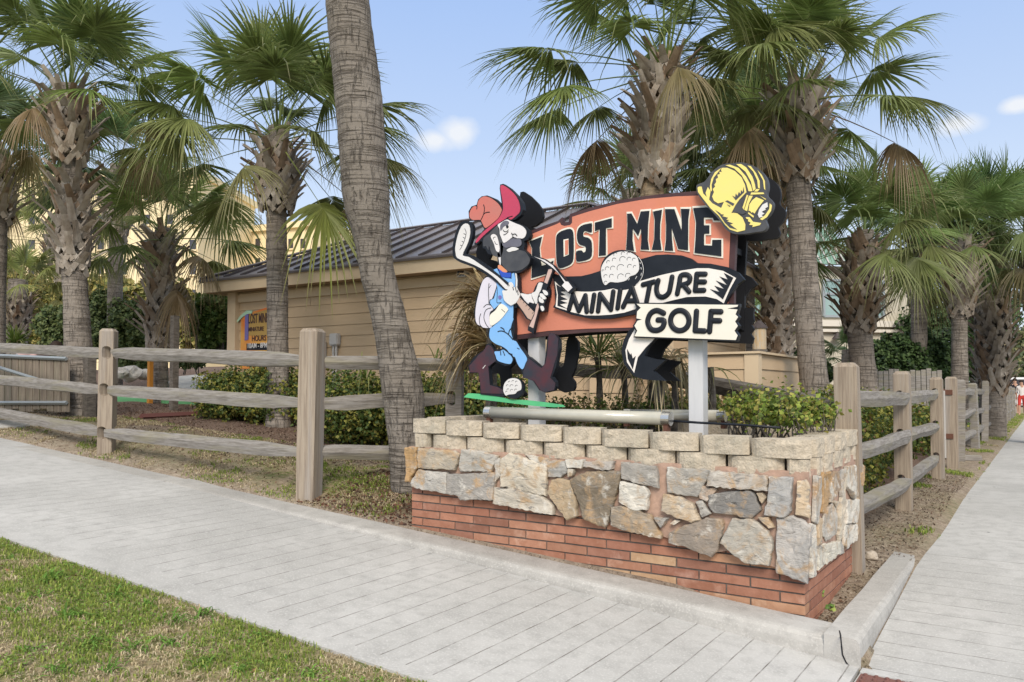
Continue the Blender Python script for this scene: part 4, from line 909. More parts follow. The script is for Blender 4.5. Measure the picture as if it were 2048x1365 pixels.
# ---- tube floodlights
def tube_light(p0, p1, r, label):
    t = empty('tube_light', (p0 + p1) / 2, label, 'sign light', 'tube lights lying in the planter')
    d = (p1 - p0).normalized()
    bm = bmesh.new(); tube(bm, [p0 + d*.05, p1 - d*.05], r, seg=24); from_bm('diffuser', bm, MT['tube'], t, smooth=True)
    for a, b in ((p0, p0 + d*.055), (p1 - d*.055, p1)):
        bm = bmesh.new(); tube(bm, [a, b], r * 1.07, seg=24); bmesh.ops.bevel(bm, geom=[e for e in bm.edges if len(e.link_faces) == 2 and e.calc_face_angle(0) > 1], offset=.004, segments=2, affect='EDGES')
        from_bm('end_cap', bm, MT['chrome'], t, smooth=False)
    for k in (.02, .98):
        bm = bmesh.new(); q = p0.lerp(p1, k); box(bm, (q.x, q.y, q.z - r - .025), (.03, .05, .05)); from_bm('bracket', bm, MT['rust'], t)
tube_light(on_b(973, 825, 4.80), on_b(1342, 838, 4.80), .043, 'long frosted tube light lying along the planter front below the sign')
tube_light(on_b(1250, 829, 5.42), on_b(1452, 832, 5.42), .04, 'shorter tube light half hidden behind the right white post')
bm = bmesh.new(); tube(bm, [on_b(1340, 842, 4.86), on_b(1400, 846, 4.9), on_b(1480, 850, 4.9), on_b(1560, 856, 4.85)], .008, seg=8)
tag(from_bm('power_cable', bm, MT['black'], smooth=True), 'thin black power cable lying across the planter beside the right white post', 'cable')
# ================================================================ palms
class Acc:
    def __init__(s): s.V = []; s.F = []; s.C = []; s.n = 0
    def add(s, V, F, C):
        s.V.append(V); s.F.append(F + s.n); s.C.append(C); s.n += len(V)
    def build(s, name, mat, parent=None, smooth=False, label=None):
        if not s.V: return None
        return from_np(name, np.concatenate(s.V), np.concatenate(s.F), mat, parent, C=np.concatenate(s.C), smooth=smooth, label=label)
def nrm(v): return v / (np.linalg.norm(v, axis=-1, keepdims=True) + 1e-9)
def ribbon_blades(acc, base, d, n, L_, w0, droop, col, tip, rows=5, fuse=.26):
    """many narrow folded leaflets. base,d,n:(k,3) L_,w0,droop:(k,) ; col,tip (k,3)"""
    k = len(base); side = nrm(np.cross(d, n)); us = np.linspace(0, 1, rows)
    prof = np.where(us < fuse, us / fuse, np.maximum(0, (1 - us) / (1 - fuse))**.75); prof[0] = .12; prof[-1] = .03
    V = np.zeros((k, rows, 3, 3)); C = np.zeros((k, rows, 3, 3))
    for r, u in enumerate(us):
        c = base + d * (L_ * u)[:, None]; c = c.copy(); c[:, 2] -= droop * L_ * (.5*u**2 + .8*u**4)
        w = (w0 * prof[r])[:, None]
        V[:, r, 0] = c - side * w + n * w * .35; V[:, r, 1] = c - n * w * .25; V[:, r, 2] = c + side * w + n * w * .35
        t = max(0, (u - .55) / .45)**1.5
        cc = col * (1 - t) + tip * t
        C[:, r, 0] = cc * 1.05; C[:, r, 1] = cc * .85; C[:, r, 2] = cc
    idx = np.arange(k * rows * 3).reshape(k, rows, 3); F = []
    for r in range(rows - 1):
        for s_ in (0, 1): F.append(np.stack([idx[:, r, s_], idx[:, r, s_+1], idx[:, r+1, s_+1], idx[:, r+1, s_]], -1))
    acc.add(V.reshape(-1, 3), np.concatenate(F), C.reshape(-1, 3))
def stalk(acc, P0, d, n, L_, w, bend, col, rows=5, w1=.4):
    side = nrm(np.cross(d, n)); pts = []
    for u in np.linspace(0, 1, rows):
        c = P0 + d * L_ * u; c = c.copy(); c[2] -= bend * L_ * u**2; ww = w * (1 - (1-w1)*u)
        pts += [c - side*ww, c + n*ww*.7, c + side*ww, c - n*ww*.7]
    V = np.array(pts); F = []
    for r in range(rows-1):
        for q in range(4): F.append((r*4+q, r*4+(q+1) % 4, (r+1)*4+(q+1) % 4, (r+1)*4+q))
    acc.add(V, np.array(F), np.tile(np.array(col), (len(V), 1)))
    end = P0 + d*L_; end = end.copy(); end[2] -= bend*L_
    t = d.copy(); t[2] -= 2*bend; return end, nrm(t)
def frond(acc, P0, az, el, pet, Rf, rng_, dead=0., nseg=40, bend=.12, droop=.25, colour=None):
    d = np.array([math.cos(az)*math.cos(el), math.sin(az)*math.cos(el), math.sin(el)])
    h = np.array([-math.sin(az), math.cos(az), 0]); n = nrm(np.cross(d, h)); n = n if n[2] > 0 else -n
    if abs(el) > 1.3: n = nrm(np.cross(h, d))
    g = np.array((.185, .26, .075)) * rng_.uniform(.75, 1.25); 
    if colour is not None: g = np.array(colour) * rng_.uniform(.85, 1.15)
    br = np.array((.27, .19, .11)) * rng_.uniform(.8, 1.2)
    base_c = g * (1 - dead) + br * dead; tipc = np.array((.42, .34, .20)) * rng_.uniform(.7, 1.1)
    end, t = stalk(acc, P0, d, n, pet, .016, bend, base_c * 1.15 + .02*(1-dead))
    s = nrm(np.cross(t, n)); n2 = nrm(np.cross(s, t)); n2 = n2 if np.dot(n2, n) > 0 else -n2
    roll = rng_.uniform(-.5, .5); s, n2 = s*math.cos(roll) + n2*math.sin(roll), n2*math.cos(roll) - s*math.sin(roll)
    phi = np.linspace(-1.95, 1.95, nseg) + rng_.normal(0, .02, nseg)
    fold = .30 + .7 * dead
    a = np.abs(phi) / 1.95
    dd = np.cos(phi)[:, None]*t + np.sin(phi)[:, None]*s - (a * fold)[:, None]*n2 + ((1-a) * -.12)[:, None]*n2
    dd = nrm(dd)
    L_ = Rf * (.62 + .38*np.cos(phi*.62)) * rng_.uniform(.82, 1.12, nseg) * (1 - .38*dead)
    nn = nrm(n2[None, :] + .35*np.sin(phi)[:, None]*s)
    nn = nrm(nn - dd * np.sum(nn*dd, -1, keepdims=True))
    base = end[None, :] + t[None, :] * (Rf*.22*(1-a))[:, None]
    dr = droop * rng_.uniform(.2, 2.6, nseg) + dead * .6
    hang = rng_.random(nseg) < .16; dr = np.where(hang, dr + .30, dr)
    tc_ = rng_.random(nseg)[:, None]; tip = base_c*(1-.45*tc_ - .35*hang[:, None]) + tipc*(.45*tc_ + .35*hang[:, None])
    cc = np.tile(base_c, (nseg, 1)) * rng_.uniform(.8, 1.2, (nseg, 1))
    ribbon_blades(acc, base, dd, nn, L_, np.full(nseg, Rf*.031*40/nseg*.94*(1 - .3*dead)), dr, cc, tip)

def trunk_mesh(name, pts, rad, mat, parent, seg=22, step=.05, ring=.012, smooth=True):
    """tapered tube along a spline with rings and ridges"""
    sp = smooth_poly([(p[0], p[1], p[2], r) for p, r in zip(pts, rad)], 12, closed=False)
    L_ = 0; out = [sp[0]]
    for q in sp[1:]:
        if (Vector(q[:3]) - Vector(out[-1][:3])).length >= step: out.append(q)
    V = []; n = len(out); sd = random.random()*50
    for i, q in enumerate(out):
        rr = q[3] * (1 + ring * 1.2 * math.sin(i*2.1 + sd) + .02*noise.noise(Vector((i*.31, sd, 0))))
        for k in range(seg):
            a = 2*math.pi*k/seg; j = 1 + .05*noise.noise(Vector((math.cos(a)*2.2, math.sin(a)*2.2, i*step*.9 + sd))) + ring*.9*noise.noise(Vector((a*3.5, i*.9, sd))) + random.uniform(-1, 1)*ring*.25
            V.append((q[0] + math.cos(a)*rr*j, q[1] + math.sin(a)*rr*j, q[2]))
    F = [(i*seg+k, i*seg+(k+1) % seg, (i+1)*seg+(k+1) % seg, (i+1)*seg+k) for i in range(n-1) for k in range(seg)]
    return from_np(name, V, F, mat, parent, smooth=smooth)

def boots(acc, axis, rad, z0, z1, n, rng_, size=.2, stub=.16, w=.045, out=.5, tone=1.0):
    """criss-cross split leaf bases"""
    for i in range(n):
        u = (i + rng_.uniform(-.3, .3)) / n; z = z0 + (z1-z0)*u; az = i*2.39996 + rng_.uniform(-.15, .15)
        c = np.array(axis(z)); r = rad(z)
        o = np.array([math.cos(az), math.sin(az), 0]); h = np.array([-math.sin(az), math.cos(az), 0]); up = np.array([0, 0, 1.])
        col = np.array((.38, .345, .30)) * rng_.uniform(.75, 1.3) * tone
        if rng_.random() < .2: col = np.array((.31, .235, .17)) * rng_.uniform(.8, 1.1) * tone
        meet = c + o*(r*1.10) + up*0
        lean = out * rng_.uniform(.5, 1.5)
        sl = stub * rng_.uniform(.5, 1.5)
        twist = rng_.uniform(-.4, .4)
        for s in (-1, 1):
            a2 = az + s*size*.62/r
            o2 = np.array([math.cos(a2), math.sin(a2), 0])
            p0 = c + o2*(r*1.0) - up*size
            pts = [p0, (p0+meet)/2 + (o+o2)*.5*r*.12, meet]
            V = []; 
            for j, p in enumerate(pts):
                wv = nrm(np.cross(nrm(meet-p0), o)) * w * (1.0 if j < 2 else .9)
                V += [p - wv + o*.004, p + wv + o*.004, p + wv*.8 - o*.03, p - wv*.8 - o*.03]
            F = [(j*4+q, j*4+(q+1) % 4, (j+1)*4+(q+1) % 4, (j+1)*4+q) for j in range(2) for q in range(4)]
            acc.add(np.array(V), np.array(F), np.tile(col, (len(V), 1)))
        dv = nrm(up + o*lean + h*twist); p0 = meet - up*size*.25
        V = []
        for j, t in enumerate((0, .4, 1.)):
            p = p0 + dv*(sl + size*.25)*t + o*.06*t*t*lean; ww = w*1.5*(1 - .35*t)
            sd = nrm(np.cross(dv, o)) * ww
            V += [p - sd, p + o*.008, p + sd, p - o*.028]
        F = [(j*4+q, j*4+(q+1) % 4, (j+1)*4+(q+1) % 4, (j+1)*4+q) for j in range(2) for q in range(4)] + [(8, 9, 10, 11)]
        acc.add(np.array(V), np.array(F), np.tile(col*1.05, (len(V), 1)))

def palm(label, px, Y, trunkpx, crownpx, rtr, boot=None, nf=30, pet=1.1, Rf=.95, seed=1, mat='trunk', dead=.25, group='sabal palms', bootn=60, boot_r=1.45, nseg=54, top_el=1.45, low_el=-.75, zb=None, tone=1, colour=None, bsize=.2, azs=None, bright=1.0):
    """trunkpx: list of (px,py,Y,rscale) from base upwards; crownpx (px,py,Y) = heart of the crown"""
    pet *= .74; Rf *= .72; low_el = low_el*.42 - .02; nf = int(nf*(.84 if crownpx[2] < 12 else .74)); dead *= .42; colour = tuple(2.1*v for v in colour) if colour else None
    rg = np.random.default_rng(seed); random.seed(seed)
    pts = [at(x, y, yy) for x, y, yy, _ in trunkpx]; rs = [rtr*s for _, _, _, s in trunkpx]
    b = pts[0].copy(); g = gz(b.x, b.y) if zb is None else zb
    base = b.copy(); base.z = g - .1
    if len(pts) > 1 and pts[1].z > pts[0].z: 
        k = (g - .1 - pts[0].z) / (pts[1].z - pts[0].z); k = clamp(k, -1.2, .5); base.x = pts[0].x + (pts[1].x-pts[0].x)*k; base.y = pts[0].y + (pts[1].y-pts[0].y)*k
    pts = [base] + [p for p in pts if p.z > base.z + .3]; rs = [rs[0]*1.12] + rs[-(len(pts)-1):]
    hp = at(*crownpx); pts.append(hp); rs.append(rtr*.85)
    root = empty('palm_tree', (base.x, base.y, base.z + .1), label, 'palm tree', group)
    trunk_mesh('trunk', pts, rs, MT[mat], root)
    def axis(z):
        for i in range(len(pts)-1):
            if pts[i].z <= z <= pts[i+1].z:
                t = (z-pts[i].z)/(pts[i+1].z-pts[i].z+1e-6); return tuple(pts[i].lerp(pts[i+1], t))
        return tuple(pts[-1]) if z > pts[-1].z else tuple(pts[0])
    ac = Acc()
    if boot:
        for (ya, yb, rr, num) in boot:      # pixel rows, bottom then top
            Yc = crownpx[2]; za = at(px, ya, Yc).z; zb_ = at(px, yb, Yc).z
            f = (lambda z, za=za, zb_=zb_, rr=rr: rtr*(1.08 + (min(rr,1+.62*(rr-1))-1.08)*math.sin(math.pi*clamp((z-za)/(zb_-za+1e-6)*.9+.12, 0, 1))))
            boots(ac, axis, f, za, zb_, num, rg, size=bsize, w=bsize*.155, tone=tone, out=.75, stub=bsize*.85)
    ac.build('leaf_bases', MT['boot'], root)
    ac = Acc(); ad_ = Acc()
    H = np.array(hp)
    for i in range(nf):
        u = i / (nf-1); el = top_el + (low_el - top_el) * u**.85 + rg.uniform(-.12, .12); az = (i*2.39996 + rg.uniform(-.25, .25)) if azs is None else rg.choice(azs) + rg.uniform(-.5, .5)
        isdead = u > 1 - dead*.5 and rg.random() < .75
        c = H + np.array([math.cos(az), math.sin(az), 0])*rtr*.5 + np.array([0, 0, -.30*u])
        dd = rg.uniform(.75, 1.0) if isdead else (rg.uniform(.0, .22) if u < .6 else rg.uniform(.05, .45))
        frond(ad_ if isdead else ac, c, az, el, pet*(.75+.45*min(1, u*1.6))*rg.uniform(.9, 1.1), Rf*rg.uniform(.85, 1.1), rg, dead=dd, nseg=nseg, bend=.04+.09*u, droop=.03+.07*u, colour=colour)
    ac.build('crown', MT['leaf'], root); ad_.build('dead_fronds', MT['leaf'], root)
    return root, H

# leaning foreground trunk (its crown is above the frame)
palm('tall leaning palm with thick ridged grey trunk standing between the fence and the planter', 800, 6.8,
     [(822, 985, 6.83, .76), (815, 900, 6.8, .78), (805, 780, 6.75, .86), (789, 690, 6.72, .76), (774, 620, 6.7, .73), (757, 555, 6.65, .71), (745, 480, 6.6, .74), (735, 415, 6.55, .92), (729, 340, 6.5, .96), (716, 180, 6.42, .95), (695, 0, 6.3, .87), (686, -200, 6.25, .84), (682, -420, 6.2, .84)],
     (682, -640, 6.2), .205, boot=[(-480, -640, 1.4, 30)], nf=26, pet=.9, Rf=.95, seed=11, mat='trunkbig', low_el=-.5, dead=.1)
palm('big palm with shaggy leaf bases and fresh orange bark right behind the sign board', 1305, 9.0,
     [(1300, 840, 9.0, 1.05), (1303, 600, 9.0, 1.0), (1304, 400, 9.0, .95), (1306, 340, 9.0, .95)], (1330, 110, 9.0), .142, boot=[(345, 115, 2.25, 105)], nf=40, pet=1.35, Rf=1.15, seed=25, mat='trunknew', dead=.55, low_el=-.72, tone=1.15, bsize=.22, nseg=60)
palm('palm with smooth grey trunk leaning left behind the corner of the tan low wall', 1615, 9.4,
     [(1632, 800, 9.3, 1.1), (1622, 700, 9.3, 1.02), (1606, 500, 9.4, .95), (1596, 360, 9.4, .92)], (1598, 165, 9.5), .155, boot=[(335, 170, 2.0, 80)], nf=36, pet=1.15, Rf=1.05, seed=33, dead=.4, bsize=.24, low_el=-.75)
palm('palm with criss-cross leaf bases down its whole trunk by the tan low wall', 1550, 12,
     [(1556, 705, 12, 1.0), (1553, 560, 12, 1.0), (1540, 420, 12, 1.0)], (1525, 300, 12), .17, boot=[(700, 320, 1.35, 120)], nf=24, pet=.95, Rf=.95, seed=41, dead=.3, bsize=.24)
palm('short palm with shaggy brown neck in front of the dark evergreen bush', 1725, 13,
     [(1730, 770, 13, 1.15), (1722, 700, 13, 1.1), (1718, 610, 13, 1.05)], (1728, 462, 13), .18, boot=[(640, 480, 1.9, 80)], nf=38, pet=1.05, Rf=1.15, seed=52, mat='trunk', dead=.3, bsize=.24, low_el=-.8, colour=(.085, .13, .04))
palm('palm with slim bare trunk beside the split rail fence at right', 1918, 16,
     [(1920, 790, 16, 1.1), (1919, 680, 16, 1.0), (1920, 610, 16, 1.0)], (1930, 470, 16), .15, boot=[(612, 490, 2.2, 70)], nf=38, pet=1.2, Rf=1.3, seed=64, dead=.35, bsize=.28, low_el=-.85, colour=(.08, .125, .04))
palm('thick palm wrapped in shaggy leaf bases far down the right fence', 1985, 19,
     [(1985, 770, 19, 1.1), (1985, 680, 19, 1.0), (1985, 600, 19, 1.0)], (1985, 440, 19), .25, boot=[(770, 470, 1.6, 170)], nf=36, pet=1.3, Rf=1.4, seed=72, dead=.3, bsize=.30, colour=(.06, .10, .035))
palm('farthest right palm leaning out over the pavement edge', 2060, 15,
     [(2075, 800, 17, 1.0), (2072, 600, 17, 1.0)], (2068, 470, 17), .18, boot=[(600, 480, 1.8, 50)], nf=34, pet=1.2, Rf=1.25, seed=81, dead=.3, bsize=.26, colour=(.065, .11, .04))
palm('young green palm between the evergreen bush and the slim palm', 1835, 17,
     [(1838, 770, 17, 1.0), (1838, 640, 17, 1.0)], (1835, 440, 18), .16, boot=[(600, 460, 1.8, 50)], nf=32, pet=1.1, Rf=1.35, seed=88, dead=.15, bsize=.26, low_el=-.7, colour=(.085, .14, .045))
palm('green palm low behind the top of the red sign board', 1290, 13.5,
     [(1262, 740, 13.5, 1.0), (1258, 560, 13.5, 1.0)], (1262, 380, 13.5), .15, boot=[(480, 390, 1.7, 40)], nf=26, pet=.8, Rf=.95, seed=97, dead=.1, bsize=.22)
palm('palm behind the yellow helmet, only its crown in view', 1440, 14,
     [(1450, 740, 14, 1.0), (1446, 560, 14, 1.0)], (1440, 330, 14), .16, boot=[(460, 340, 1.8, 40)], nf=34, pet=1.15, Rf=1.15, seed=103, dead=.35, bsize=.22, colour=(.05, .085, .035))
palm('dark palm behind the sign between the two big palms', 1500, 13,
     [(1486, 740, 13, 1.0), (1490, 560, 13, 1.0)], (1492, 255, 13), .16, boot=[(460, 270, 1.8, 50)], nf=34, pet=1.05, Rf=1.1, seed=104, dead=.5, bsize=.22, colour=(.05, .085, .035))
# left side
palm('leftmost tall palm with pale criss-cross boots and smooth lower trunk behind the fence post', 150, 11,
     [(166, 840, 11, 1.2), (158, 720, 11, 1.12), (152, 600, 11, .98), (147, 520, 11, .95), (148, 400, 11, .8), (140, 300, 11, .7)], (138, 165, 11), .165, boot=[(520, 340, 1.35, 60), (300, 170, 1.75, 60)], nf=40, pet=1.25, Rf=1.15, seed=111, dead=.45, bsize=.24, tone=1.15, low_el=-.8)
P2 = palm('palm with bulbous shaggy neck and straight trunk right in front of the tan building', 555, 11,
     [(556, 850, 11, 1.05), (556, 740, 11, .98), (555, 560, 11, .98), (553, 430, 11, .92)], (556, 255, 11), .150, boot=[(400, 280, 2.3, 75)], nf=40, pet=1.45, Rf=1.3, seed=124, dead=.22, bsize=.22, low_el=-.7, tone=.95, mat='trunk')
P3 = palm('smaller palm with a hanging dead frond left of the tan building', 320, 14,
     [(318, 800, 14, .95), (318, 700, 14, .9), (322, 560, 14, .8), (320, 500, 14, .85)], (328, 455, 14), .165, boot=[(680, 560, 1.5, 50), (560, 460, 1.6, 40)], nf=32, pet=1.15, Rf=1.15, seed=133, dead=.4, bsize=.26, low_el=-.8)
palm('palm at the left edge behind the tall palm, crown half out of the picture', 10, 13,
     [(-10, 760, 13, 1.0), (-8, 600, 13, .9)], (0, 300, 13), .16, boot=[(420, 310, 1.7, 50)], nf=34, pet=1.2, Rf=1.2, seed=142, dead=.45, bsize=.25, colour=(.05, .085, .035))
palm('palm hidden behind the leftmost palm with its green crown showing at the right of it', 230, 17,
     [(228, 740, 17, 1.0), (230, 600, 17, .9)], (235, 330, 17), .17, boot=[(460, 340, 1.7, 50)], nf=20, pet=1.3, Rf=1.25, seed=151, dead=.35, bsize=.28, colour=(.07, .12, .045))
palm('small palm with pineapple-like trunk in the far left background', 35, 22,
     [(33, 690, 22, 1.0), (34, 640, 22, 1.0)], (36, 560, 22), .28, boot=[(660, 580, 1.25, 60)], nf=26, pet=.9, Rf=1.1, seed=163, dead=.35, bsize=.24, colour=(.14, .16, .05))
palm('pale green palm in the left background above the evergreen bush', 150, 25,
     [(150, 700, 25, 1.0), (150, 600, 25, .9)], (95, 470, 25), .2, boot=[(560, 480, 1.6, 30)], nf=28, pet=1.6, Rf=1.5, seed=171, dead=.4, bsize=.3, colour=(.13, .15, .05))
palm('small palm seen between the criss-cross palm and the red board, in front of the hotel', 1500, 19,
     [(1500, 740, 19, 1.0), (1500, 700, 19, 1.0)], (1512, 625, 19), .18, boot=None, nf=24, pet=.8, Rf=.9, seed=181, dead=.1, bsize=.24, colour=(.10, .15, .05))
palm('tiny palm in front of the hotel wall left of the rail post', 1690, 22,
     [(1694, 770, 22, 1.0), (1694, 740, 22, 1.0)], (1694, 700, 22), .16, boot=None, nf=20, pet=.5, Rf=.8, seed=186, dead=.1, bsize=.24, colour=(.07, .12, .05))

# single hanging fronds the photo shows clearly
def special_frond(px, py, Y, px2, py2, Y2, Rf, dead, seed, label, parent, colour=None, name='hanging_frond'):
    rg = np.random.default_rng(seed); a = np.array(at(px, py, Y)); b = np.array(at(px2, py2, Y2)); d = b - a; L_ = np.linalg.norm(d); d = d / L_
    ac = Acc(); az = math.atan2(d[1], d[0]); el = math.asin(d[2])
    frond(ac, a, az, el, L_, Rf, rg, dead=dead, bend=0.0, droop=.25, colour=colour, nseg=34)
    o = ac.build(name, MT['leaf'], parent, label=label); return o
special_frond(572, 305, 10.6, 640, 408, 10.2, .82, .12, 5, 'bright yellow-green frond hanging beside the bulbous palm neck towards the leaning trunk', P2[0], colour=(.24, .28, .06))
special_frond(340, 530, 13.6, 352, 580, 13.3, .85, 1.0, 6, 'dead brown frond hanging down the smaller palm left of the building', P3[0])
# ================================================================ split rail fences
def rail_mesh(p0, p1, parent, r=.058, seed=0, mat='rail', h=1.5, label=None):
    random.seed(seed); p0 = Vector(p0); p1 = Vector(p1); d = p1 - p0; L_ = d.length; d.normalize()
    s = d.cross(Vector((0, 0, 1))).normalized(); u = s.cross(d)
    n = 18; seg = 6
    # split-timber section: fairly flat top, upright back, sloping under-face
    sec = [(-.85, .75), (.80, .95), (1.0, .15), (.55, -1.05), (-.35, -1.1), (-1.0, -.05)]
    sec = [(x*random.uniform(.85, 1.12), z*random.uniform(.85, 1.12)) for x, z in sec]
    if random.random() < .5: sec = [(-x, z) for x, z in sec[::-1]]
    el, er = random.uniform(.18, .42), random.uniform(.18, .42)
    V = []
    for i in range(n+1):
        t = i/n; dl, dr = t*L_, (1-t)*L_
        ty = min(clamp(.38 + .62*dl/el, .38, 1), clamp(.38 + .62*dr/er, .38, 1)); tz = min(clamp(.62 + .38*dl/el, .62, 1), clamp(.62 + .38*dr/er, .62, 1))
        c = p0 + d*L_*t + u*(.014*noise.noise(Vector((t*3, seed, 0)))) + s*(.02*noise.noise(Vector((t*2, seed, 7))))
        for k, (x, z) in enumerate(sec):
            w = 1 + .16*noise.noise(Vector((t*3.5+seed, k*3.1, 0)))
            V.append(c + s*x*r*ty*w*.85 + u*z*r*tz*w*1.02)
    F = [(i*seg+k, i*seg+(k+1) % seg, (i+1)*seg+(k+1) % seg, (i+1)*seg+k) for i in range(n) for k in range(seg)]
    bm = bmesh.new(); vs = [bm.verts.new(v) for v in V]
    for f in F: bm.faces.new([vs[i] for i in f])
    bm.faces.new(vs[:seg][::-1]); bm.faces.new(vs[-seg:])
    return from_bm('rail', bm, MT[mat], parent, label=label)
def post_mesh(base, top, size, rot, holes, hdir, parent, mat='wood', chamfer=.03, label=None, name='post'):
    """square post with chamfered head; slots cut right through along hdir"""
    base = Vector(base); top = Vector(top); H = (top-base).length
    bm = bmesh.new(); s = size/2; c = chamfer; z = 0
    rings = [[(-s, -s), (s, -s), (s, s), (-s, s)]]
    def ring(k, zz): return [bm.verts.new(((x*k), (y*k), zz)) for x, y in rings[0]]
    rs = [ring(1, 0), ring(1, H*.33), ring(1, H*.66), ring(1, H-c), ring(1-c/s*.85, H)]
    for i in range(4):
        for k in range(4): bm.faces.new((rs[i][k], rs[i][(k+1) % 4], rs[i+1][(k+1) % 4], rs[i+1][k]))
    bm.faces.new(rs[0][::-1]); bm.faces.new(rs[-1])
    bmesh.ops.bevel(bm, geom=[e for e in bm.edges if abs(e.verts[0].co.z - e.verts[1].co.z) > .1], offset=.007, segments=2, affect='EDGES')
    q = (top-base).normalized(); m = Vector((0, 0, 1)).rotation_difference(q).to_matrix().to_4x4(); M4 = Matrix.Translation(base) @ m @ Matrix.Rotation(rot, 4, 'Z')
    bmesh.ops.transform(bm, matrix=M4, verts=bm.verts)
    o = from_bm(name, bm, MT[mat], parent, label=label)
    if holes:
        hb = bmesh.new(); hd = Vector((hdir[0], hdir[1], 0)).normalized(); sd = Vector((-hd.y, hd.x, 0))
        for hp in holes:
            hp = Vector(hp); r = .038; hh = .07; ring_ = []
            for k in range(16):
                a = 2*math.pi*k/16; zz = math.sin(a)*r + (hh-r if math.sin(a) > 0.001 else -(hh-r) if math.sin(a) < -.001 else 0)
                ring_.append(sd*math.cos(a)*r + Vector((0, 0, zz)))
            A = [hb.verts.new(hp + v - hd*.35) for v in ring_]; B = [hb.verts.new(hp + v + hd*.35) for v in ring_]
            for k in range(16): hb.faces.new((A[k], A[(k+1) % 16], B[(k+1) % 16], B[k]))
            hb.faces.new(A[::-1]); hb.faces.new(B)
        bmesh.ops.recalc_face_normals(hb, faces=hb.faces)
        me = bpy.data.meshes.new('cut'); hb.to_mesh(me); hb.free(); co = bpy.data.objects.new('cut', me); COL.objects.link(co)
        loc = o.location.copy(); par = o.parent; o.parent = None; o.location = (0, 0, 0)
        md = o.modifiers.new('b', 'BOOLEAN'); md.object = co; md.operation = 'DIFFERENCE'; md.solver = 'EXACT'
        dg = bpy.context.evaluated_depsgraph_get(); ev = o.evaluated_get(dg); nm = bpy.data.meshes.new_from_object(ev)
        o.modifiers.clear(); old = o.data; o.data = nm; nm.materials.clear(); nm.materials.append(MT[mat]); bpy.data.objects.remove(co); bpy.data.meshes.remove(old)
        o.parent = par; o.location = loc
    return o
def fence_left():
    A = at(618, 990, 6.76); A.z = gz(A.x, A.y) - .03; B = at(213, 905, 8.64); B.z = gz(B.x, B.y) - .03
    root = empty('split_rail_fence', (B.x, B.y, B.z), 'three-rail weathered split rail fence with pale posts left of the planter', 'fence', 'split rail fences')
    At = at(626, 658, 6.76); Bt = at(218, 658, 8.6)
    D_ = B + (B - A); D_.z = B.z + .16
    Cb = at(909, 860, 7.45); Ct = at(911, 668, 7.45)
    # rail heights read at each post
    ra = [at(616, 722, 6.76), at(612, 806, 6.76), at(606, 905, 6.76)]
    rb = [at(226, 706, 8.6), at(219, 780, 8.6), at(212, 866, 8.6)]
    rd = [Vector((D_.x, D_.y, 1.5 + .60)), Vector((D_.x, D_.y, 1.5 + .19)), Vector((D_.x, D_.y, 1.5 - .22))]
    rc = [at(910, 730, 7.45), at(908, 797, 7.45), at(906, 905, 7.45)]
    dirAB = (A - B); off = dirAB.cross(Vector((0, 0, 1))).normalized()
    post_mesh(A, At, .165, math.atan2(dirAB.y, dirAB.x) + .35, [], (1, 0), root, label='thick pale post with a knot near its foot')
    post_mesh(B, Bt, .15, math.atan2(dirAB.y, dirAB.x) + .75, [v + Vector((.0, 0, 0)) for v in rb], (math.cos(YAW + 1.05), math.sin(YAW + 1.05)), root, label='pale post with three dark mortise holes')
    post_mesh(Cb, Ct, .15, math.atan2(dirAB.y, dirAB.x) + .5, rc[:2], (math.cos(YAW + 1.3), math.sin(YAW + 1.3)), root, mat='rail')
    post_mesh(D_, D_ + Vector((0, 0, 1.35)), .14, .5, [], (1, 0), root)
    for i in range(3):
        e = (A - B).normalized()
        rail_mesh(rb[i] - e*.07, rd[i], root, seed=10+i, r=.062)
        rail_mesh(rb[i] + e*.02 + off*.02, ra[i] - e*.05, root, seed=20+i, r=.062)
        e2 = (rc[i] - ra[i]).normalized()
        rail_mesh(ra[i] + e2*.05, rc[i] - e2*.0 - Vector((0, 0, .0)), root, seed=30+i, r=.06)
    return rc
rc = fence_left()
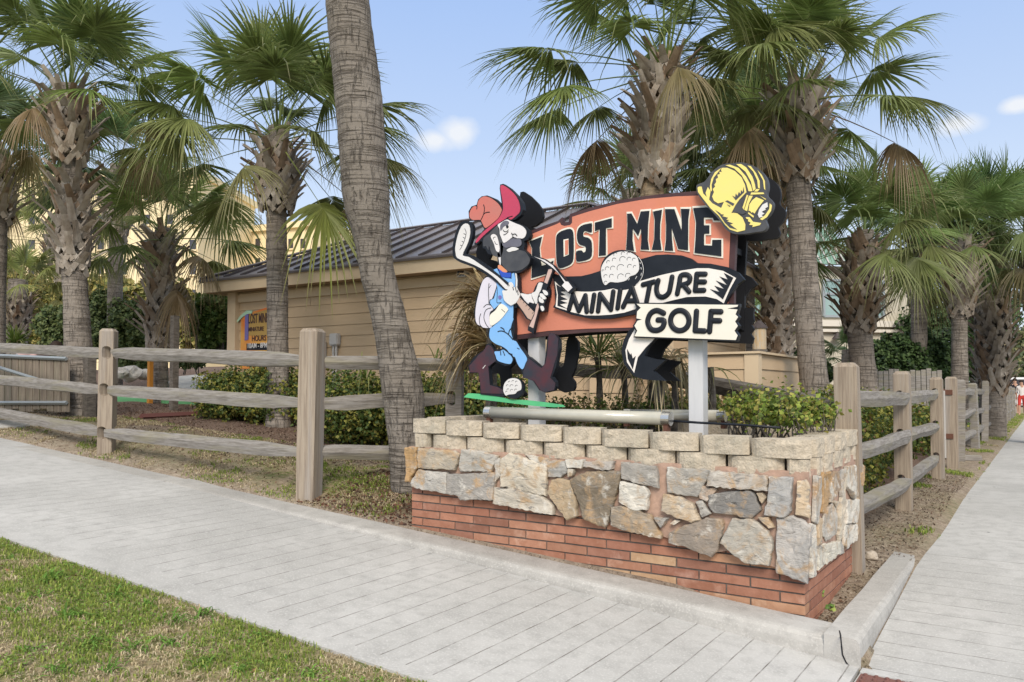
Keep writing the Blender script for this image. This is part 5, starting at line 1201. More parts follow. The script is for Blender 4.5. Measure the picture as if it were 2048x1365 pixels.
def fence_right():
    P1 = at(1705, 1129, 5.5); 
    def along(pxc, t): return Vector((P1.x, P1.y + t, 0))
    root = empty('split_rail_fence', (P1.x, P1.y + 2, .4), 'long weathered split rail fence running away beside the right pavement', 'fence', 'split rail fences')
    bs = [P1.y, P1.y + 2.42, P1.y + 5.3]
    x0 = P1.x
    def zpix(py, x, y): 
        Yf = -x*math.sin(YAW) + y*math.cos(YAW); return (CAMZ + (783 - py)/FPX*Yf)
    tops = [zpix(726, x0, bs[0]), zpix(743, x0, bs[1]), zpix(755, x0, bs[2])]
    raild = [[zpix(797, x0, bs[0]), zpix(905, x0, bs[0]), zpix(1020, x0, bs[0])], [zpix(796, x0, bs[1]), zpix(872, x0, bs[1]), zpix(962, x0, bs[1])], [zpix(788, x0, bs[2]), zpix(852, x0, bs[2]), zpix(915, x0, bs[2])]]
    szs = (.15, .14, .14)
    for i in range(3):
        b = Vector((x0, bs[i], gz(x0 + .02, bs[i]) - .12)); t = Vector((x0 + (.0 if i else -.02), bs[i], tops[i]))
        post_mesh(b, t, szs[i], 0.0 if i else .03, [] if i == 0 else [Vector((x0 - .0, bs[i], z)) for z in raild[i]], (.18, 1), root, label=['thick new post with a big knot at the planter corner', None, None][i])
    for i in range(2):
        for k in range(3):
            rail_mesh((x0 + .01, bs[i] + .05, raild[i][k]), (x0 + (.05 if i == 0 else -.0), bs[i+1] + (.04 if i == 0 else -.03), raild[i+1][k]), root, seed=40 + i*3 + k, r=.062)
    # sagging rail from the rear left post across the back of the planter
    e = Vector((x0, bs[0], 0))
    rail_mesh(rc[0] + Vector((.05, 0, 0)), (-2.9, 6.55, 1.66), root, seed=61, r=.06, mat='oldwood'); rail_mesh((-2.85, 6.5, 1.66), (x0 - .05, bs[0] + .02, zpix(818, x0, bs[0])), root, seed=62, r=.065, mat='oldwood', label='dark rotten rail sagging behind the planter')
    post_mesh((-2.87, 6.55, .5), (-2.87, 6.55, 1.85), .14, .3, [], (1, 0), root, mat='oldwood')
    rail_mesh((-2.85, 6.5, 1.25), (x0 - .05, bs[0] + .02, 1.0), root, seed=63, r=.06, mat='oldwood')
    # far run
    ts = [11.7, 14.3, 17.0, 19.8, 22.6, 25.4, 28.2, 31, 34]
    prev = None; first = P1.y + 8.3
    ys = [first] + [P1.y + t for t in ts]
    for i, y in enumerate(ys):
        g = gz(x0, y); lean = random.Random(i).uniform(-.04, .04)
        post_mesh((x0, y, g - .1), (x0 + lean, y + lean, g + 1.27 + random.Random(i+50).uniform(-.05, .05)), .135, random.Random(i).uniform(-.2, .2), [], (0, 1), root, mat='rail')
        if prev is not None:
            for k, h in enumerate((1.08, .70, .32)):
                rail_mesh((x0, prev + .05, g + h + random.Random(i*3+k).uniform(-.03, .03)), (x0, y - .05, g + h + random.Random(i*5+k).uniform(-.03, .03)), root, seed=80 + i*3 + k, r=.056)
        prev = y
    # gate post with rusty hinges
    gp = empty('gate_post', (x0, P1.y + 6.95, .4), 'single new post with two rusty hinges and a white strip in the fence gap', 'gate post')
    y = P1.y + 6.95; g = gz(x0, y)
    post_mesh((x0 + .02, y, g - .1), (x0 + .02, y, zpix(754, x0, y)), .15, 0, [], (0, 1), gp, name='post_body')
    for z in (zpix(785, x0, y), zpix(872, x0, y)):
        bm = bmesh.new(); box(bm, (x0 - .02, y - .085, z), (.12, .02, .07)); tube(bm, [(x0 - .07, y - .09, z - .05), (x0 - .07, y - .09, z + .05)], .014, seg=8); from_bm('hinge', bm, MT['rust'], gp)
    bm = bmesh.new(); box(bm, (x0 - .075, y - .11, g + .62), (.05, .02, .95)); from_bm('white_strip', bm, MT['elbox'], gp)
fence_right()

# picket fence behind the gate
def picket(x0, y0, x1, y1, h, label, n, z):
    root = empty('picket_fence', (x0, y0, z), label, 'fence')
    d = Vector((x1-x0, y1-y0, 0)); L_ = d.length; d.normalize(); a = math.atan2(d.y, d.x)
    rot = Matrix.Rotation(a, 3, 'Z')
    for i in range(n):
        bm = bmesh.new(); p = Vector((x0, y0, z)) + d*(L_*(i+.5)/n); hh = h*random.uniform(.95, 1.04)
        box(bm, (p.x, p.y, z + hh/2), (L_/n*.86, .02, hh), rot); from_bm('picket', bm, MT['rail'], root)
    for hz in (.25, .8):
        bm = bmesh.new(); c = Vector((x0, y0, z)) + d*L_/2; box(bm, (c.x + d.y*-.03, c.y + d.x*.03, z + h*hz), (L_, .035, .08), rot); from_bm('stringer', bm, MT['rail'], root)
px0 = at(1735, 800, 15); px1 = at(1885, 800, 15)
picket(px0.x, px0.y, px1.x, px1.y, 1.25, 'low grey picket fence behind the right hedge in front of the dark bush', 14, gz(px0.x, px0.y) - .0)
r0 = at(1640, 760, 15.2); r1 = at(1690, 760, 15.2)
rr = empty('hand_rail', (r0.x, r0.y, .6), 'short weathered grey rail with two posts left of the thick new fence post', 'rail')
for k in (.25, .85):
    p = r0.lerp(r1, k); bm = bmesh.new(); box2(bm, (p.x - .05, p.y - .05, .3), (p.x + .05, p.y + .05, 1.72)); from_bm('post', bm, MT['rail'], rr)
bm = bmesh.new(); a_ = at(1600, 757, 15.2); b_ = at(1720, 757, 15.2); tube(bm, [a_, b_], .05, seg=6); from_bm('rail', bm, MT['rail'], rr)

# farm-style gate at the far left
def left_gate():
    Yg = 10.6; root = empty('board_gate', tuple(at(60, 800, Yg)), 'board gate in a galvanised frame with a diagonal brace behind the left fence', 'gate')
    A = at(-130, 706, Yg + 1.2); B = at(137, 718, Yg); C = at(138, 806, Yg); D = at(-130, 806, Yg + 1.2)
    n = 20
    for i in range(n):
        t0 = (i + .05)/n; t1 = (i + .93 + random.uniform(-.05, .03))/n; bm = bmesh.new(); dz = random.uniform(-.03, .03)
        p = [A.lerp(B, t0), A.lerp(B, t1), D.lerp(C, t1) - Vector((0, 0, .1)), D.lerp(C, t0) - Vector((0, 0, .1))]
        prism(bm, [v + Vector((0, 0, dz)) for v in p], (.0, .022, 0)); from_bm('board', bm, MT['board'], root)
    off = Vector((0, -.03, 0))
    for a, b in ((A, B), (D, C), (at(-60, 716, Yg + .6), at(138, 778, Yg))):
        bm = bmesh.new(); tube(bm, [a + off, b + off], .026, seg=4); from_bm('frame_bar', bm, MT['galv'], root)
    p = at(180, 716, 10.8); g = gz(p.x, p.y)
    bm = bmesh.new(); box2(bm, (p.x - .06, p.y - .06, g), (p.x + .06, p.y + .06, p.z)); tag(from_bm('gate_post', bm, MT['oldwood']), 'short old green-grey post between the leftmost palm and the pale fence post', 'gate post')
left_gate()
p = at(350, 632, 12.6); g = gz(p.x, p.y); bm = bmesh.new(); box2(bm, (p.x - .05, p.y - .05, g - .05), (p.x + .05, p.y + .05, p.z)); tag(from_bm('timber_pole', bm, MT['oldwood']), 'tall plain weathered pole standing in the mulch left of the building', 'pole')
p = at(301, 722, 13.6); g = gz(p.x, p.y); bm = bmesh.new(); box2(bm, (p.x - .035, p.y - .035, g - .1), (p.x + .035, p.y + .035, p.z)); tag(from_bm('orange_stake', bm, MT['orangewood']), 'orange painted stake standing against the smaller palm', 'stake')

# ================================================================ buildings
def booth():
    C0 = Vector(at(470, 783, 13.7)); C0.z = 0; p = Vector((.998, .059, 0)); q = Vector((-.059, .998, 0))
    def W_(u, v, z): return C0 + p*u + q*v + Vector((0, 0, z))
    root = empty('golf_hut', tuple(W_(3.5, 1.8, 1.3)), 'tan clapboard hut with a dark bronze standing seam hip roof', 'building')
    Lb, Db, z0, z1 = 7.75, 3.7, 1.0, 3.24; OH = .38; ze = 3.40; zr = 4.40
    bm = bmesh.new(); lay = bm.verts.layers.float_color.new('Col'); rs = random.Random(9)
    # lapped siding: each board tilts out at its foot, butt joints every few metres
    def siding(u0, v0, u1, v1, nrmv):
        z = z0; ex = .172
        while z < z1:
            zt = min(z + ex, z1); a = W_(u0, v0, 0); b = W_(u1, v1, 0); LL = (b-a).length; t = 0; nx_ = rs.uniform(.6, 3.6)
            while t < LL:
                e_ = min(t + nx_, LL); nx_ = 3.66; g = .0025
                a2 = a + (b-a)*((t+g)/LL); b2 = a + (b-a)*((e_-g)/LL); k = rs.uniform(.94, 1.04); o_ = rs.uniform(0, .003)
                pts = [a2 + nrmv*(.018+o_) + Vector((0, 0, z)), b2 + nrmv*(.018+o_) + Vector((0, 0, z)), b2 + nrmv*.004 + Vector((0, 0, zt)), a2 + nrmv*.004 + Vector((0, 0, zt))]
                vs = [bm.verts.new(v) for v in pts]; bm.faces.new(vs)
                lo = [bm.verts.new(a2 - nrmv*.01 + Vector((0, 0, z))), bm.verts.new(b2 - nrmv*.01 + Vector((0, 0, z)))]; bm.faces.new((vs[0], lo[0], lo[1], vs[1]))
                for v in vs + lo: v[lay] = (k, k, k, 1)
                t = e_
            z += ex
    siding(.09, 0, Lb-.09, 0, -q); siding(0, .09, 0, Db-.09, -p); siding(Lb, .09, Lb, Db-.09, p); siding(.09, Db, Lb-.09, Db, q)
    wall = from_bm('wall', bm, MT['siding'], root)
    bm = bmesh.new()
    for u, v in ((0, 0), (Lb, 0), (0, Db), (Lb, Db)):
        c = W_(u, v, 0); rot = Matrix.Rotation(math.atan2(p.y, p.x), 3, 'Z')
        box(bm, (c.x, c.y, (z0+z1)/2), (.2, .2, z1-z0), rot)
        from_bm('corner_trim', bm, MT['trim'], wall); bm = bmesh.new()
    rot = Matrix.Rotation(math.atan2(p.y, p.x), 3, 'Z')
    for (u, v, su, sv) in ((Lb/2, -OH+.012, Lb+2*OH, .025), (Lb/2, Db+OH-.012, Lb+2*OH, .025), (-OH+.012, Db/2, .025, Db+2*OH-.06), (Lb+OH-.012, Db/2, .025, Db+2*OH-.06)):
        c = W_(u, v, (3.19+ze)/2); box(bm, c, (su, sv, ze-3.19), rot)
    # frieze boards under the soffit
    for (u, v, su, sv) in ((Lb/2, -.035, Lb-.2, .03),):
        box(bm, W_(u, v, 3.10), (su, sv, .14), rot)
    fas = from_bm('fascia', bm, MT['trim'], root)
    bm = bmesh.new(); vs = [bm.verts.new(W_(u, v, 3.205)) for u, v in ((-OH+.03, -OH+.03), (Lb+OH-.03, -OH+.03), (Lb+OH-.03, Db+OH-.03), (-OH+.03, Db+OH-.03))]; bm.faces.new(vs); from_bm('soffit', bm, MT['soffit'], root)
    # hip roof with seams
    e = OH + .04; c00, c10, c11, c01 = W_(-e, -e, ze+.005), W_(Lb+e, -e, ze+.005), W_(Lb+e, Db+e, ze+.005), W_(-e, Db+e, ze+.005)
    r0, r1 = W_(Db/2, Db/2, zr), W_(Lb-Db/2, Db/2, zr)
    bm = bmesh.new()
    for f in ((c00, c10, r1, r0), (c10, c11, r1), (c11, c01, r0, r1), (c01, c00, r0)): prism(bm, list(f), (0, 0, -.03))
    rf = from_bm('roof', bm, MT['roof'], root)
    bm = bmesh.new(); U = -e + .2
    def seam(a, b):
        d = (b-a); L_ = d.length
        if L_ < .1: return
        n = Vector((0, 0, 1)); s = d.cross(n).normalized()*.014
        pts = [a-s, a+s, b+s, b-s]; prism(bm, [v + Vector((0, 0, .042)) for v in pts], (0, 0, -.05))
    while U < Lb + e:
        top = min((U+e)/(Db/2+e), (Lb+e-U)/(Db/2+e), 1); a = W_(U, -e, ze+.005); b = W_(U, -e + (Db/2+e)*top, ze + (zr-ze)*top); seam(a, b)
        U += .41
    from_bm('roof_seams', bm, MT['roofseam'], rf); bm = bmesh.new()
    V_ = -e + .3
    while V_ < Db + e:
        top = min((V_+e)/(Db/2+e), (Db+e-V_)/(Db/2+e), 1); seam(W_(-e, V_, ze+.005), W_(-e + (Db/2+e)*top, V_, ze + (zr-ze)*top)); seam(W_(Lb+e, V_, ze+.005), W_(Lb+e - (Db/2+e)*top, V_, ze + (zr-ze)*top)); V_ += .41
    from_bm('roof_seams', bm, MT['roofseam'], rf)
    bm = bmesh.new()
    for a, b in ((c00, r0), (c10, r1), (c01, r0), (c11, r1), (r0, r1)):
        tube(bm, [a + Vector((0, 0, .03)), b + Vector((0, 0, .045))], .05, seg=6, sq=(1, .5))
    for a, b in ((c00, c10), (c10, c11), (c11, c01), (c01, c00)): tube(bm, [a + Vector((0, 0, -.01)), b + Vector((0, 0, -.01))], .03, seg=6)
    from_bm('ridge_cap', bm, MT['roof'], rf)
    # electrical boxes on the wall
    def wall_pt(px, py):
        d = cam_dir(px, py); o = Vector((0, 0, CAMZ)); t = (C0 - o).dot(q) / d.dot(q); return o + d*t
    for (px, py, w, h, dp, nm, lb) in ((676, 680, .17, .19, .10, 'outlet_cover', 'pale rounded outlet cover on the tan hut wall'), (650, 703, .13, .30, .09, 'meter_box', 'grey meter box on the tan hut wall beside the thick fence post')):
        c = wall_pt(px, py) - q*(dp/2 + .02); r_ = empty(nm, tuple(c), lb, 'electrical box')
        bm = bmesh.new(); box(bm, c, (w, dp, h), rot); bmesh.ops.bevel(bm, geom=bm.edges[:], offset=.015, segments=2, affect='EDGES'); from_bm('box_body', bm, MT['elbox'], r_)
        bm = bmesh.new()
        for dx in ((-.03, .03) if px > 660 else (0,)): tube(bm, [c + p*dx + Vector((0, 0, -h/2)), c + p*dx + Vector((0, 0, -1.0))], .018, seg=8)
        from_bm('conduit', bm, MT['elbox'], r_)
    c = wall_pt(932, 548) - q*.07; r_ = empty('wall_lamp', tuple(c), 'small grey floodlight under the eave of the tan hut', 'lamp'); bm = bmesh.new(); box(bm, c, (.14, .12, .12), rot); from_bm('lamp_body', bm, MT['elbox'], r_)
    bm = bmesh.new(); box(bm, c - q*.063, (.11, .01, .09), rot); from_bm('lens', bm, MT['glass'], r_)
    c = wall_pt(471, 727) - q*.12; r_ = empty('hose_box', tuple(c), 'small black box low on the left corner of the tan hut', 'box'); bm = bmesh.new(); box(bm, c, (.06, .06, .06), rot); bmesh.ops.bevel(bm, geom=bm.edges[:], offset=.01, segments=1, affect='EDGES'); from_bm('box_body', bm, MT['black'], r_)
    # hours sign
    def wq(px, py, off): return wall_pt(px, py) - q*off
    sg = empty('hours_sign', tuple(wq(560, 680, .03)), 'painted LOST MINE HOURS board on the tan hut wall behind a palm trunk', 'sign')
    def pl(name, pts, off, mat, par, th=.006):
        bm = bmesh.new(); prism(bm, [wq(x, y, off) for x, y in pts], tuple(q*th)); return from_bm(name, bm, mat, par)
    mo = M('sunset_orange_paint', (.75, .42, .10), (.72, .20, .05), scale=2.5, rough=.6); mg = M('ochre_paint', (.46, .30, .09), rough=.6)
    bd = pl('board', [(486, 640), (498, 628), (540, 615), (572, 612), (573, 738), (484, 738)], .04, mo, sg, .02)
    pl('sky_panel', [(499, 632), (540, 619), (570, 616), (570, 668), (540, 672), (500, 672)], .044, mg, bd)
    pl('hours_strip', [(497, 688), (570, 687), (570, 701), (497, 701)], .044, MT['black'], bd)
    pk_ = pl('pick_handle', [(495, 625), (502, 622), (501, 680), (494, 682)], .052, MT['purple'], bd)
    pl('pick_blade', [(477, 645), (486, 632), (498, 622), (510, 622), (509, 628), (499, 629), (489, 636), (480, 646)], .058, M('mint_paint', (.45, .68, .5), rough=.5), bd)
    def txt(s, px, py, hpx, mat, off=.052, sx=1.0):
        cu = bpy.data.curves.new('t', 'FONT'); cu.body = s; cu.extrude = .002; cu.offset = .012; cu.align_x = 'LEFT'; cu.align_y = 'BOTTOM'; cu.size = 1
        o = bpy.data.objects.new('t', cu); COL.objects.link(o); dg = bpy.context.evaluated_depsgraph_get(); me = bpy.data.meshes.new_from_object(o.evaluated_get(dg)); bpy.data.objects.remove(o)
        b = wq(px, py, off); hgt = hpx/FPX*13.3/.70
        mt_ = Matrix((( p.x, 0, -q.x), (p.y, 0, -q.y), (0, 1, 0))).to_4x4()
        me.transform(Matrix.Translation(b) @ mt_ @ Matrix.Diagonal((hgt*sx, hgt, 1, 1)))
        me.name = 'lettering'; return link('lettering', me, [mat], bd)
    txt('LOST MINE', 501, 653, 19, MT['brown'], sx=.42); txt('MINIATURE', 501, 666, 8.5, MT['brown'], sx=.72); txt('HOURS', 508, 686, 11, MT['brown'], sx=.8); txt('10AM - 8PM', 499, 700, 10, MT['white'], sx=.8)
booth()

def low_wall():
    c = at(1513, 703, 8.8); a0, b0 = c.x, c.y; zt = c.z; z0 = .4
    root = empty('low_counter_wall', (a0 - .8, b0 + .8, z0), 'tan clapboard parapet with a flat cap in front of the palms right of the sign', 'wall')
    bm = bmesh.new()
    def sid(x0, y0, x1, y1, n):
        z = z0
        for ex in [.27]*8:
            t = min(z+ex, zt-.03)
            if t <= z: break
            pts = [Vector((x0, y0, z)) + n*.018, Vector((x1, y1, z)) + n*.018, Vector((x1, y1, t)) + n*.003, Vector((x0, y0, t)) + n*.003]
            vs = [bm.verts.new(v) for v in pts]; bm.faces.new(vs); lo = [bm.verts.new((x0, y0, z)), bm.verts.new((x1, y1, z))]; bm.faces.new((vs[0], lo[0], lo[1], vs[1])); z += ex
    lay = bm.verts.layers.float_color.new('Col')
    sid(a0 - 2.1, b0, a0 - .01, b0, Vector((0, -1, 0))); sid(a0, b0 + .01, a0, b0 + 2.0, Vector((1, 0, 0)))
    for v in bm.verts: v[lay] = (1, 1, 1, 1)
    from_bm('siding', bm, MT['siding'], root)
    bm = bmesh.new(); box2(bm, (a0 - .13, b0 - .028, z0), (a0 + .028, b0 + .10, zt - .028)); from_bm('corner_trim', bm, MT['trim'], root); bm = bmesh.new(); box2(bm, (a0 - .04, b0 + 1.9, z0), (a0 + .028, b0 + 2.0, zt - .028)); from_bm('corner_trim', bm, MT['trim'], root)
    bm = bmesh.new(); box2(bm, (a0 - 2.1, b0 - .05, zt - .025), (a0 + .05, b0 + 2.05, zt)); from_bm('cap', bm, MT['trim'], root)
    # lantern on the wall
    L0 = at(1519, 695, 9.0); r = .078
    lr = empty('lantern', (L0.x, L0.y, zt), 'small wooden barrel-like lantern with a dark pointed cap standing on the tan low wall', 'lantern')
    bm = bmesh.new(); tube(bm, [(L0.x, L0.y, zt + .03), (L0.x, L0.y, zt + .27)], r, seg=12); from_bm('body', bm, M('stained_pine', (.50, .34, .16), (.42, .40, .34), scale=12, stretch=(6, 6, 1), rough=.7), lr)
    bm = bmesh.new(); tube(bm, [(L0.x, L0.y, zt + .27), (L0.x, L0.y, zt + .285)], r*1.25, seg=12); tube(bm, [(L0.x, L0.y, zt + .286), (L0.x, L0.y, zt + .36)], [r*1.2, .02], seg=12); from_bm('cap', bm, MT['roofseam'], lr)
    bm = bmesh.new(); tube(bm, [(L0.x, L0.y, zt + .001), (L0.x, L0.y, zt + .03)], r*1.15, seg=12); from_bm('base', bm, MT['oldwood'], lr)
low_wall()

def hotel(name, label, pxl, pxr, ptop, Y, Yr, wins, mat, depth=14, winmat='glass', ww=11, wh=20, cornice=True, zb=1.5):
    A = at(pxl, 783, Y); B = at(pxr, 783, Yr); zt = at(pxl, ptop, Y).z; A.z = B.z = zb - 1
    d = (B-A).normalized(); nq = Vector((-d.y, d.x, 0)); nq = nq if nq.dot(A) > 0 else -nq
    root = empty(name, tuple(A.lerp(B, .5)), label, 'building'); L_ = (B-A).length
    bm = bmesh.new(); rot = Matrix.Rotation(math.atan2(d.y, d.x), 3, 'Z'); c = A.lerp(B, .5) + nq*depth/2
    box(bm, (c.x, c.y, (zb-1+zt)/2), (L_, depth, zt-zb+1), rot); wall = from_bm('wall', bm, MT[mat], root)
    if cornice:
        bm = bmesh.new(); box(bm, (c.x - nq.x*.15, c.y - nq.y*.15, zt - .2), (L_ + .6, depth + .6, .7), rot); from_bm('cornice', bm, MT[mat], root)
    for (px, py) in wins:
        dd = cam_dir(px, py); o = Vector((0, 0, CAMZ)); t = (A-o).dot(nq)/dd.dot(nq); P_ = o + dd*t; k = t/FPX
        bm = bmesh.new(); box(bm, P_ - nq*.02, (ww*k, .12, wh*k), rot); w = from_bm('window', bm, MT[winmat], root)
        bm = bmesh.new(); box(bm, P_ - nq*.06 - Vector((0, 0, wh*k/2 + .08)), (ww*k*1.25, .3, .16), rot); from_bm('sill', bm, MT[mat], w)
    return root
hotel('hotel_wing', 'lower cream-yellow hotel wing seen behind the palm in front of the tan hut', 380, 632, 468, 95, 88, [(x, y) for x in (496, 516, 537, 560, 582, 606) for y in (488, 527, 566)] + [(400, 563), (430, 563), (400, 600)], 'hotel')
hotel('hotel_tower', 'tall sunlit yellow hotel block behind the left palms', -150, 392, 352, 80, 78, [(x, y) for x in range(-120, 390, 46) for y in (392, 440, 490, 540, 590, 640)], 'hotel', ww=13, wh=20)
for x in (500, 522):
    p0 = at(x, 462, 92); p1 = at(x, 430, 92); bm = bmesh.new(); tube(bm, [p0, p1], .05, seg=6); tube(bm, [p0 + Vector((0, 0, .3)), p0 + Vector((0, 0, .8))], .16, seg=6)
    tag(from_bm('antenna', bm, MT['roofseam']), 'thin antenna mast on the hotel wing roof, the %s of the two' % ('left' if x < 510 else 'right'), 'antenna', 'antennas on the hotel roof')
def right_hotel():
    A = at(1470, 783, 30); B = at(1830, 783, 31); d = (B-A).normalized(); nq = Vector((-d.y, d.x, 0)); nq = nq if nq.dot(A) > 0 else -nq; A.z = B.z = 0; L_ = (B-A).length; rot = Matrix.Rotation(math.atan2(d.y, d.x), 3, 'Z')
    root = empty('seaside_hotel', tuple(A), 'cream hotel with teal windows and a green metal roof behind the right palms', 'building')
    def fp_(px, py):
        dd = cam_dir(px, py); o = Vector((0, 0, CAMZ)); t = (A-o).dot(nq)/dd.dot(nq); return o + dd*t, t/FPX
    zr = fp_(1520, 540)[0].z; c = A.lerp(B, .5) + nq*5
    bm = bmesh.new(); box(bm, (c.x, c.y, zr/2 + .2), (L_, 10, zr), rot); from_bm('wall', bm, MT['hotel2'], root)
    bm = bmesh.new(); pts = [A + Vector((0, 0, zr+.2)), A + d*(L_*.62) + Vector((0, 0, zr+.2)), A + d*(L_*.62) + nq*1.6 + Vector((0, 0, zr + 2.0)), A + nq*1.6 + Vector((0, 0, zr + 2.0))]
    prism(bm, [v - nq*.5 for v in pts], tuple(nq*.2)); rf = from_bm('roof', bm, MT['greenroof'], root)
    bm = bmesh.new()
    for i in range(14):
        a = pts[0] - nq*.55 + d*(L_*.62*i/14); b = pts[3] - nq*.55 + d*(L_*.62*i/14); tube(bm, [a, b], .035, seg=4)
    from_bm('roof_seams', bm, MT['elbox'], rf)
    for px, py, w, h in ((1520, 592, 84, 74), (1705, 598, 128, 72), (1618, 640, 20, 40)):
        P_, k = fp_(px, py); bm = bmesh.new(); box(bm, P_ - nq*.02, (w*k, .1, h*k), rot); wn_ = from_bm('window', bm, MT['tealglass'], root)
        bm = bmesh.new()
        for s in (-.5, 0, .5): box(bm, P_ + d*(w*k*s) - nq*.06, (.09, .14, h*k), rot)
        for s in (-.5, .12, .5): box(bm, P_ + Vector((0, 0, h*k*s)) - nq*.055, (w*k, .12, .09), rot)
        from_bm('frame', bm, MT['galv'], wn_)
    for y0, hh in ((648, 12), (662, 6)):
        P_, k = fp_(1650, y0); bm = bmesh.new(); c2 = A.lerp(B, .5); box(bm, (c2.x - nq.x*.12, c2.y - nq.y*.12, P_.z), (L_, .3 if hh > 8 else .2, hh*k), rot); from_bm('band', bm, MT['hotelband'], root)
    P_, k = fp_(1668, 668); bm = bmesh.new(); tube(bm, [P_ - nq*.25, P_ - nq*.25 - Vector((0, 0, .22))], [.05, .22], seg=12); tube(bm, [P_, P_ - nq*.25 + Vector((0, 0, .05))], .02, seg=6); from_bm('wall_lamp', bm, MT['roofseam'], root)
right_hotel()
# sunlit column far down the pavement
p = at(2005, 740, 40); bm = bmesh.new(); box2(bm, (p.x - .25, p.y - .25, 0), (p.x + .25, p.y + .25, 5.2)); box2(bm, (p.x - .32, p.y - .32, 0), (p.x + .32, p.y + .32, .45)); tag(from_bm('sunlit_column', bm, MT['hotel']), 'sunlit yellow column far down the right pavement beside the thick palm', 'column')
# far white van
def far_car():
    p = at(2032, 770, 55); r = empty('parked_van', (p.x, p.y, .4), 'white van parked far down the road at the right edge', 'van')
    bm = bmesh.new(); box(bm, (p.x, p.y, 1.25), (2.0, 4.6, 1.3)); box(bm, (p.x, p.y + .2, 2.1), (1.8, 3.6, .7)); bmesh.ops.bevel(bm, geom=bm.edges[:], offset=.12, segments=2, affect='EDGES'); from_bm('body', bm, MT['white'], r)
    bm = bmesh.new(); box(bm, (p.x, p.y - 1.62, 2.05), (1.5, .06, .5)); from_bm('windscreen', bm, MT['glass'], r)
    for sx in (-.85, .85):
        for sy in (-1.5, 1.5):
            bm = bmesh.new(); tube(bm, [(p.x + sx - .12, p.y + sy, .72), (p.x + sx + .12, p.y + sy, .72)], .33, seg=16); from_bm('wheel', bm, MT['black'], r)
far_car()
# ================================================================ shrubs and small plants
def leaf_cloud(name, blobs, n, size, cols, parent, rg, shell=.55, mat='bushleaf', rag=.25, label=None):
    """many small folded leaves spread through ragged ellipsoids; cols: list of (rgb, weight)"""
    vol = np.array([b[1][0]*b[1][1]*b[1][2] for b in blobs])**.67; vol = vol/vol.sum()
    which = rg.choice(len(blobs), n, p=vol); c = np.array([b[0] for b in blobs])[which]; r = np.array([b[1] for b in blobs])[which]
    d = nrm(rg.normal(size=(n, 3))); u = shell + (1-shell)*rg.random(n)**.6
    ph = c.sum(1)
    lump = 1 + rag*(np.sin(d[:, 0]*5+ph)*np.sin(d[:, 1]*6+ph*2) + .6*np.sin(d[:, 2]*9+ph)*np.sin(d[:, 0]*11))
    P_ = c + d*r*(u*lump)[:, None]
    nn = nrm(d*.8 + rg.normal(size=(n, 3))*.75 + np.array([0, 0, .35])); t = nrm(np.cross(nn, rg.normal(size=(n, 3)))); s = np.cross(nn, t)
    L_ = size*rg.uniform(.6, 1.3, n)[:, None]; w = L_*.42
    V = np.stack([P_ - t*L_*.5, P_ - s*w - nn*w*.25, P_ + t*L_*.5, P_ + s*w - nn*w*.25], 1)
    wt = np.array([x[1] for x in cols]); ci = rg.choice(len(cols), n, p=wt/wt.sum()); col = np.array([x[0] for x in cols])[ci]*rg.uniform(.7, 1.3, (n, 1))
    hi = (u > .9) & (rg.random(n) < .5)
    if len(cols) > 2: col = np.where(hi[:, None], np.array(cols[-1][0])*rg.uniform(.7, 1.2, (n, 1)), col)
    C = np.repeat(col[:, None, :], 4, 1); base = np.arange(n)[:, None]*4
    F = np.concatenate([base + np.array([0, 1, 2]), base + np.array([0, 2, 3])])
    return from_np(name, V.reshape(-1, 3), F, MT[mat], parent, C=C.reshape(-1, 3), label=label)
def shrub(name, label, cat, blobs, n, size, cols, seed, twigs=12, shell=.55, group=None, rag=.25, twr=.008):
    rg = np.random.default_rng(seed); random.seed(seed)
    c = sum((Vector(b[0]) for b in blobs), Vector())/len(blobs); zmin = min(b[0][2]-b[1][2] for b in blobs)
    root = empty(name, (c.x, c.y, zmin), label, cat, group)
    bm = bmesh.new()
    for i in range(twigs):
        b = blobs[i % len(blobs)]; bc = Vector(b[0]); r = b[1]
        foot = Vector((bc.x + random.uniform(-.3, .3)*r[0], bc.y + random.uniform(-.3, .3)*r[1], zmin - .05))
        tip = bc + Vector((random.uniform(-.8, .8)*r[0], random.uniform(-.8, .8)*r[1], random.uniform(0, .8)*r[2]))
        mid = foot.lerp(tip, .5) + Vector((random.uniform(-1, 1), random.uniform(-1, 1), 0))*.05
        tube(bm, [foot, mid, tip], [twr*1.6, twr, twr*.4], seg=5)
    from_bm('stems', bm, MT['oldwood'], root)
    leaf_cloud('foliage', blobs, n, size, cols, root, rg, shell=shell, rag=rag)
    return root
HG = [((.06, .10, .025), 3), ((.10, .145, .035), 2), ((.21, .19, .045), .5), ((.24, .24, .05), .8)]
def line_blobs(pa, pb, n, r, z, jit=.1):
    out = []
    for i in range(n):
        t = (i+.5)/n; x = pa[0] + (pb[0]-pa[0])*t; y = pa[1] + (pb[1]-pa[1])*t
        out.append(((x + random.uniform(-jit, jit), y + random.uniform(-jit, jit), z(x, y) + random.uniform(-.04, .04)), (r[0]*random.uniform(.85, 1.15), r[1], r[2]*random.uniform(.85, 1.12))))
    return out
random.seed(3)
a = at(440, 800, 11.8); b = at(590, 800, 11.2)
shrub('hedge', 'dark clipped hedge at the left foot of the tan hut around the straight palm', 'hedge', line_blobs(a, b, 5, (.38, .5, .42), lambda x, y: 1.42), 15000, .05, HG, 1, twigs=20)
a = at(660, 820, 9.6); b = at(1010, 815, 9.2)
shrub('hedge', 'hedge with olive tips between the thick fence post and the leaning palm', 'hedge', line_blobs(a, b, 9, (.42, .5, .48), lambda x, y: 1.27), 30000, .045, HG, 2, twigs=36)
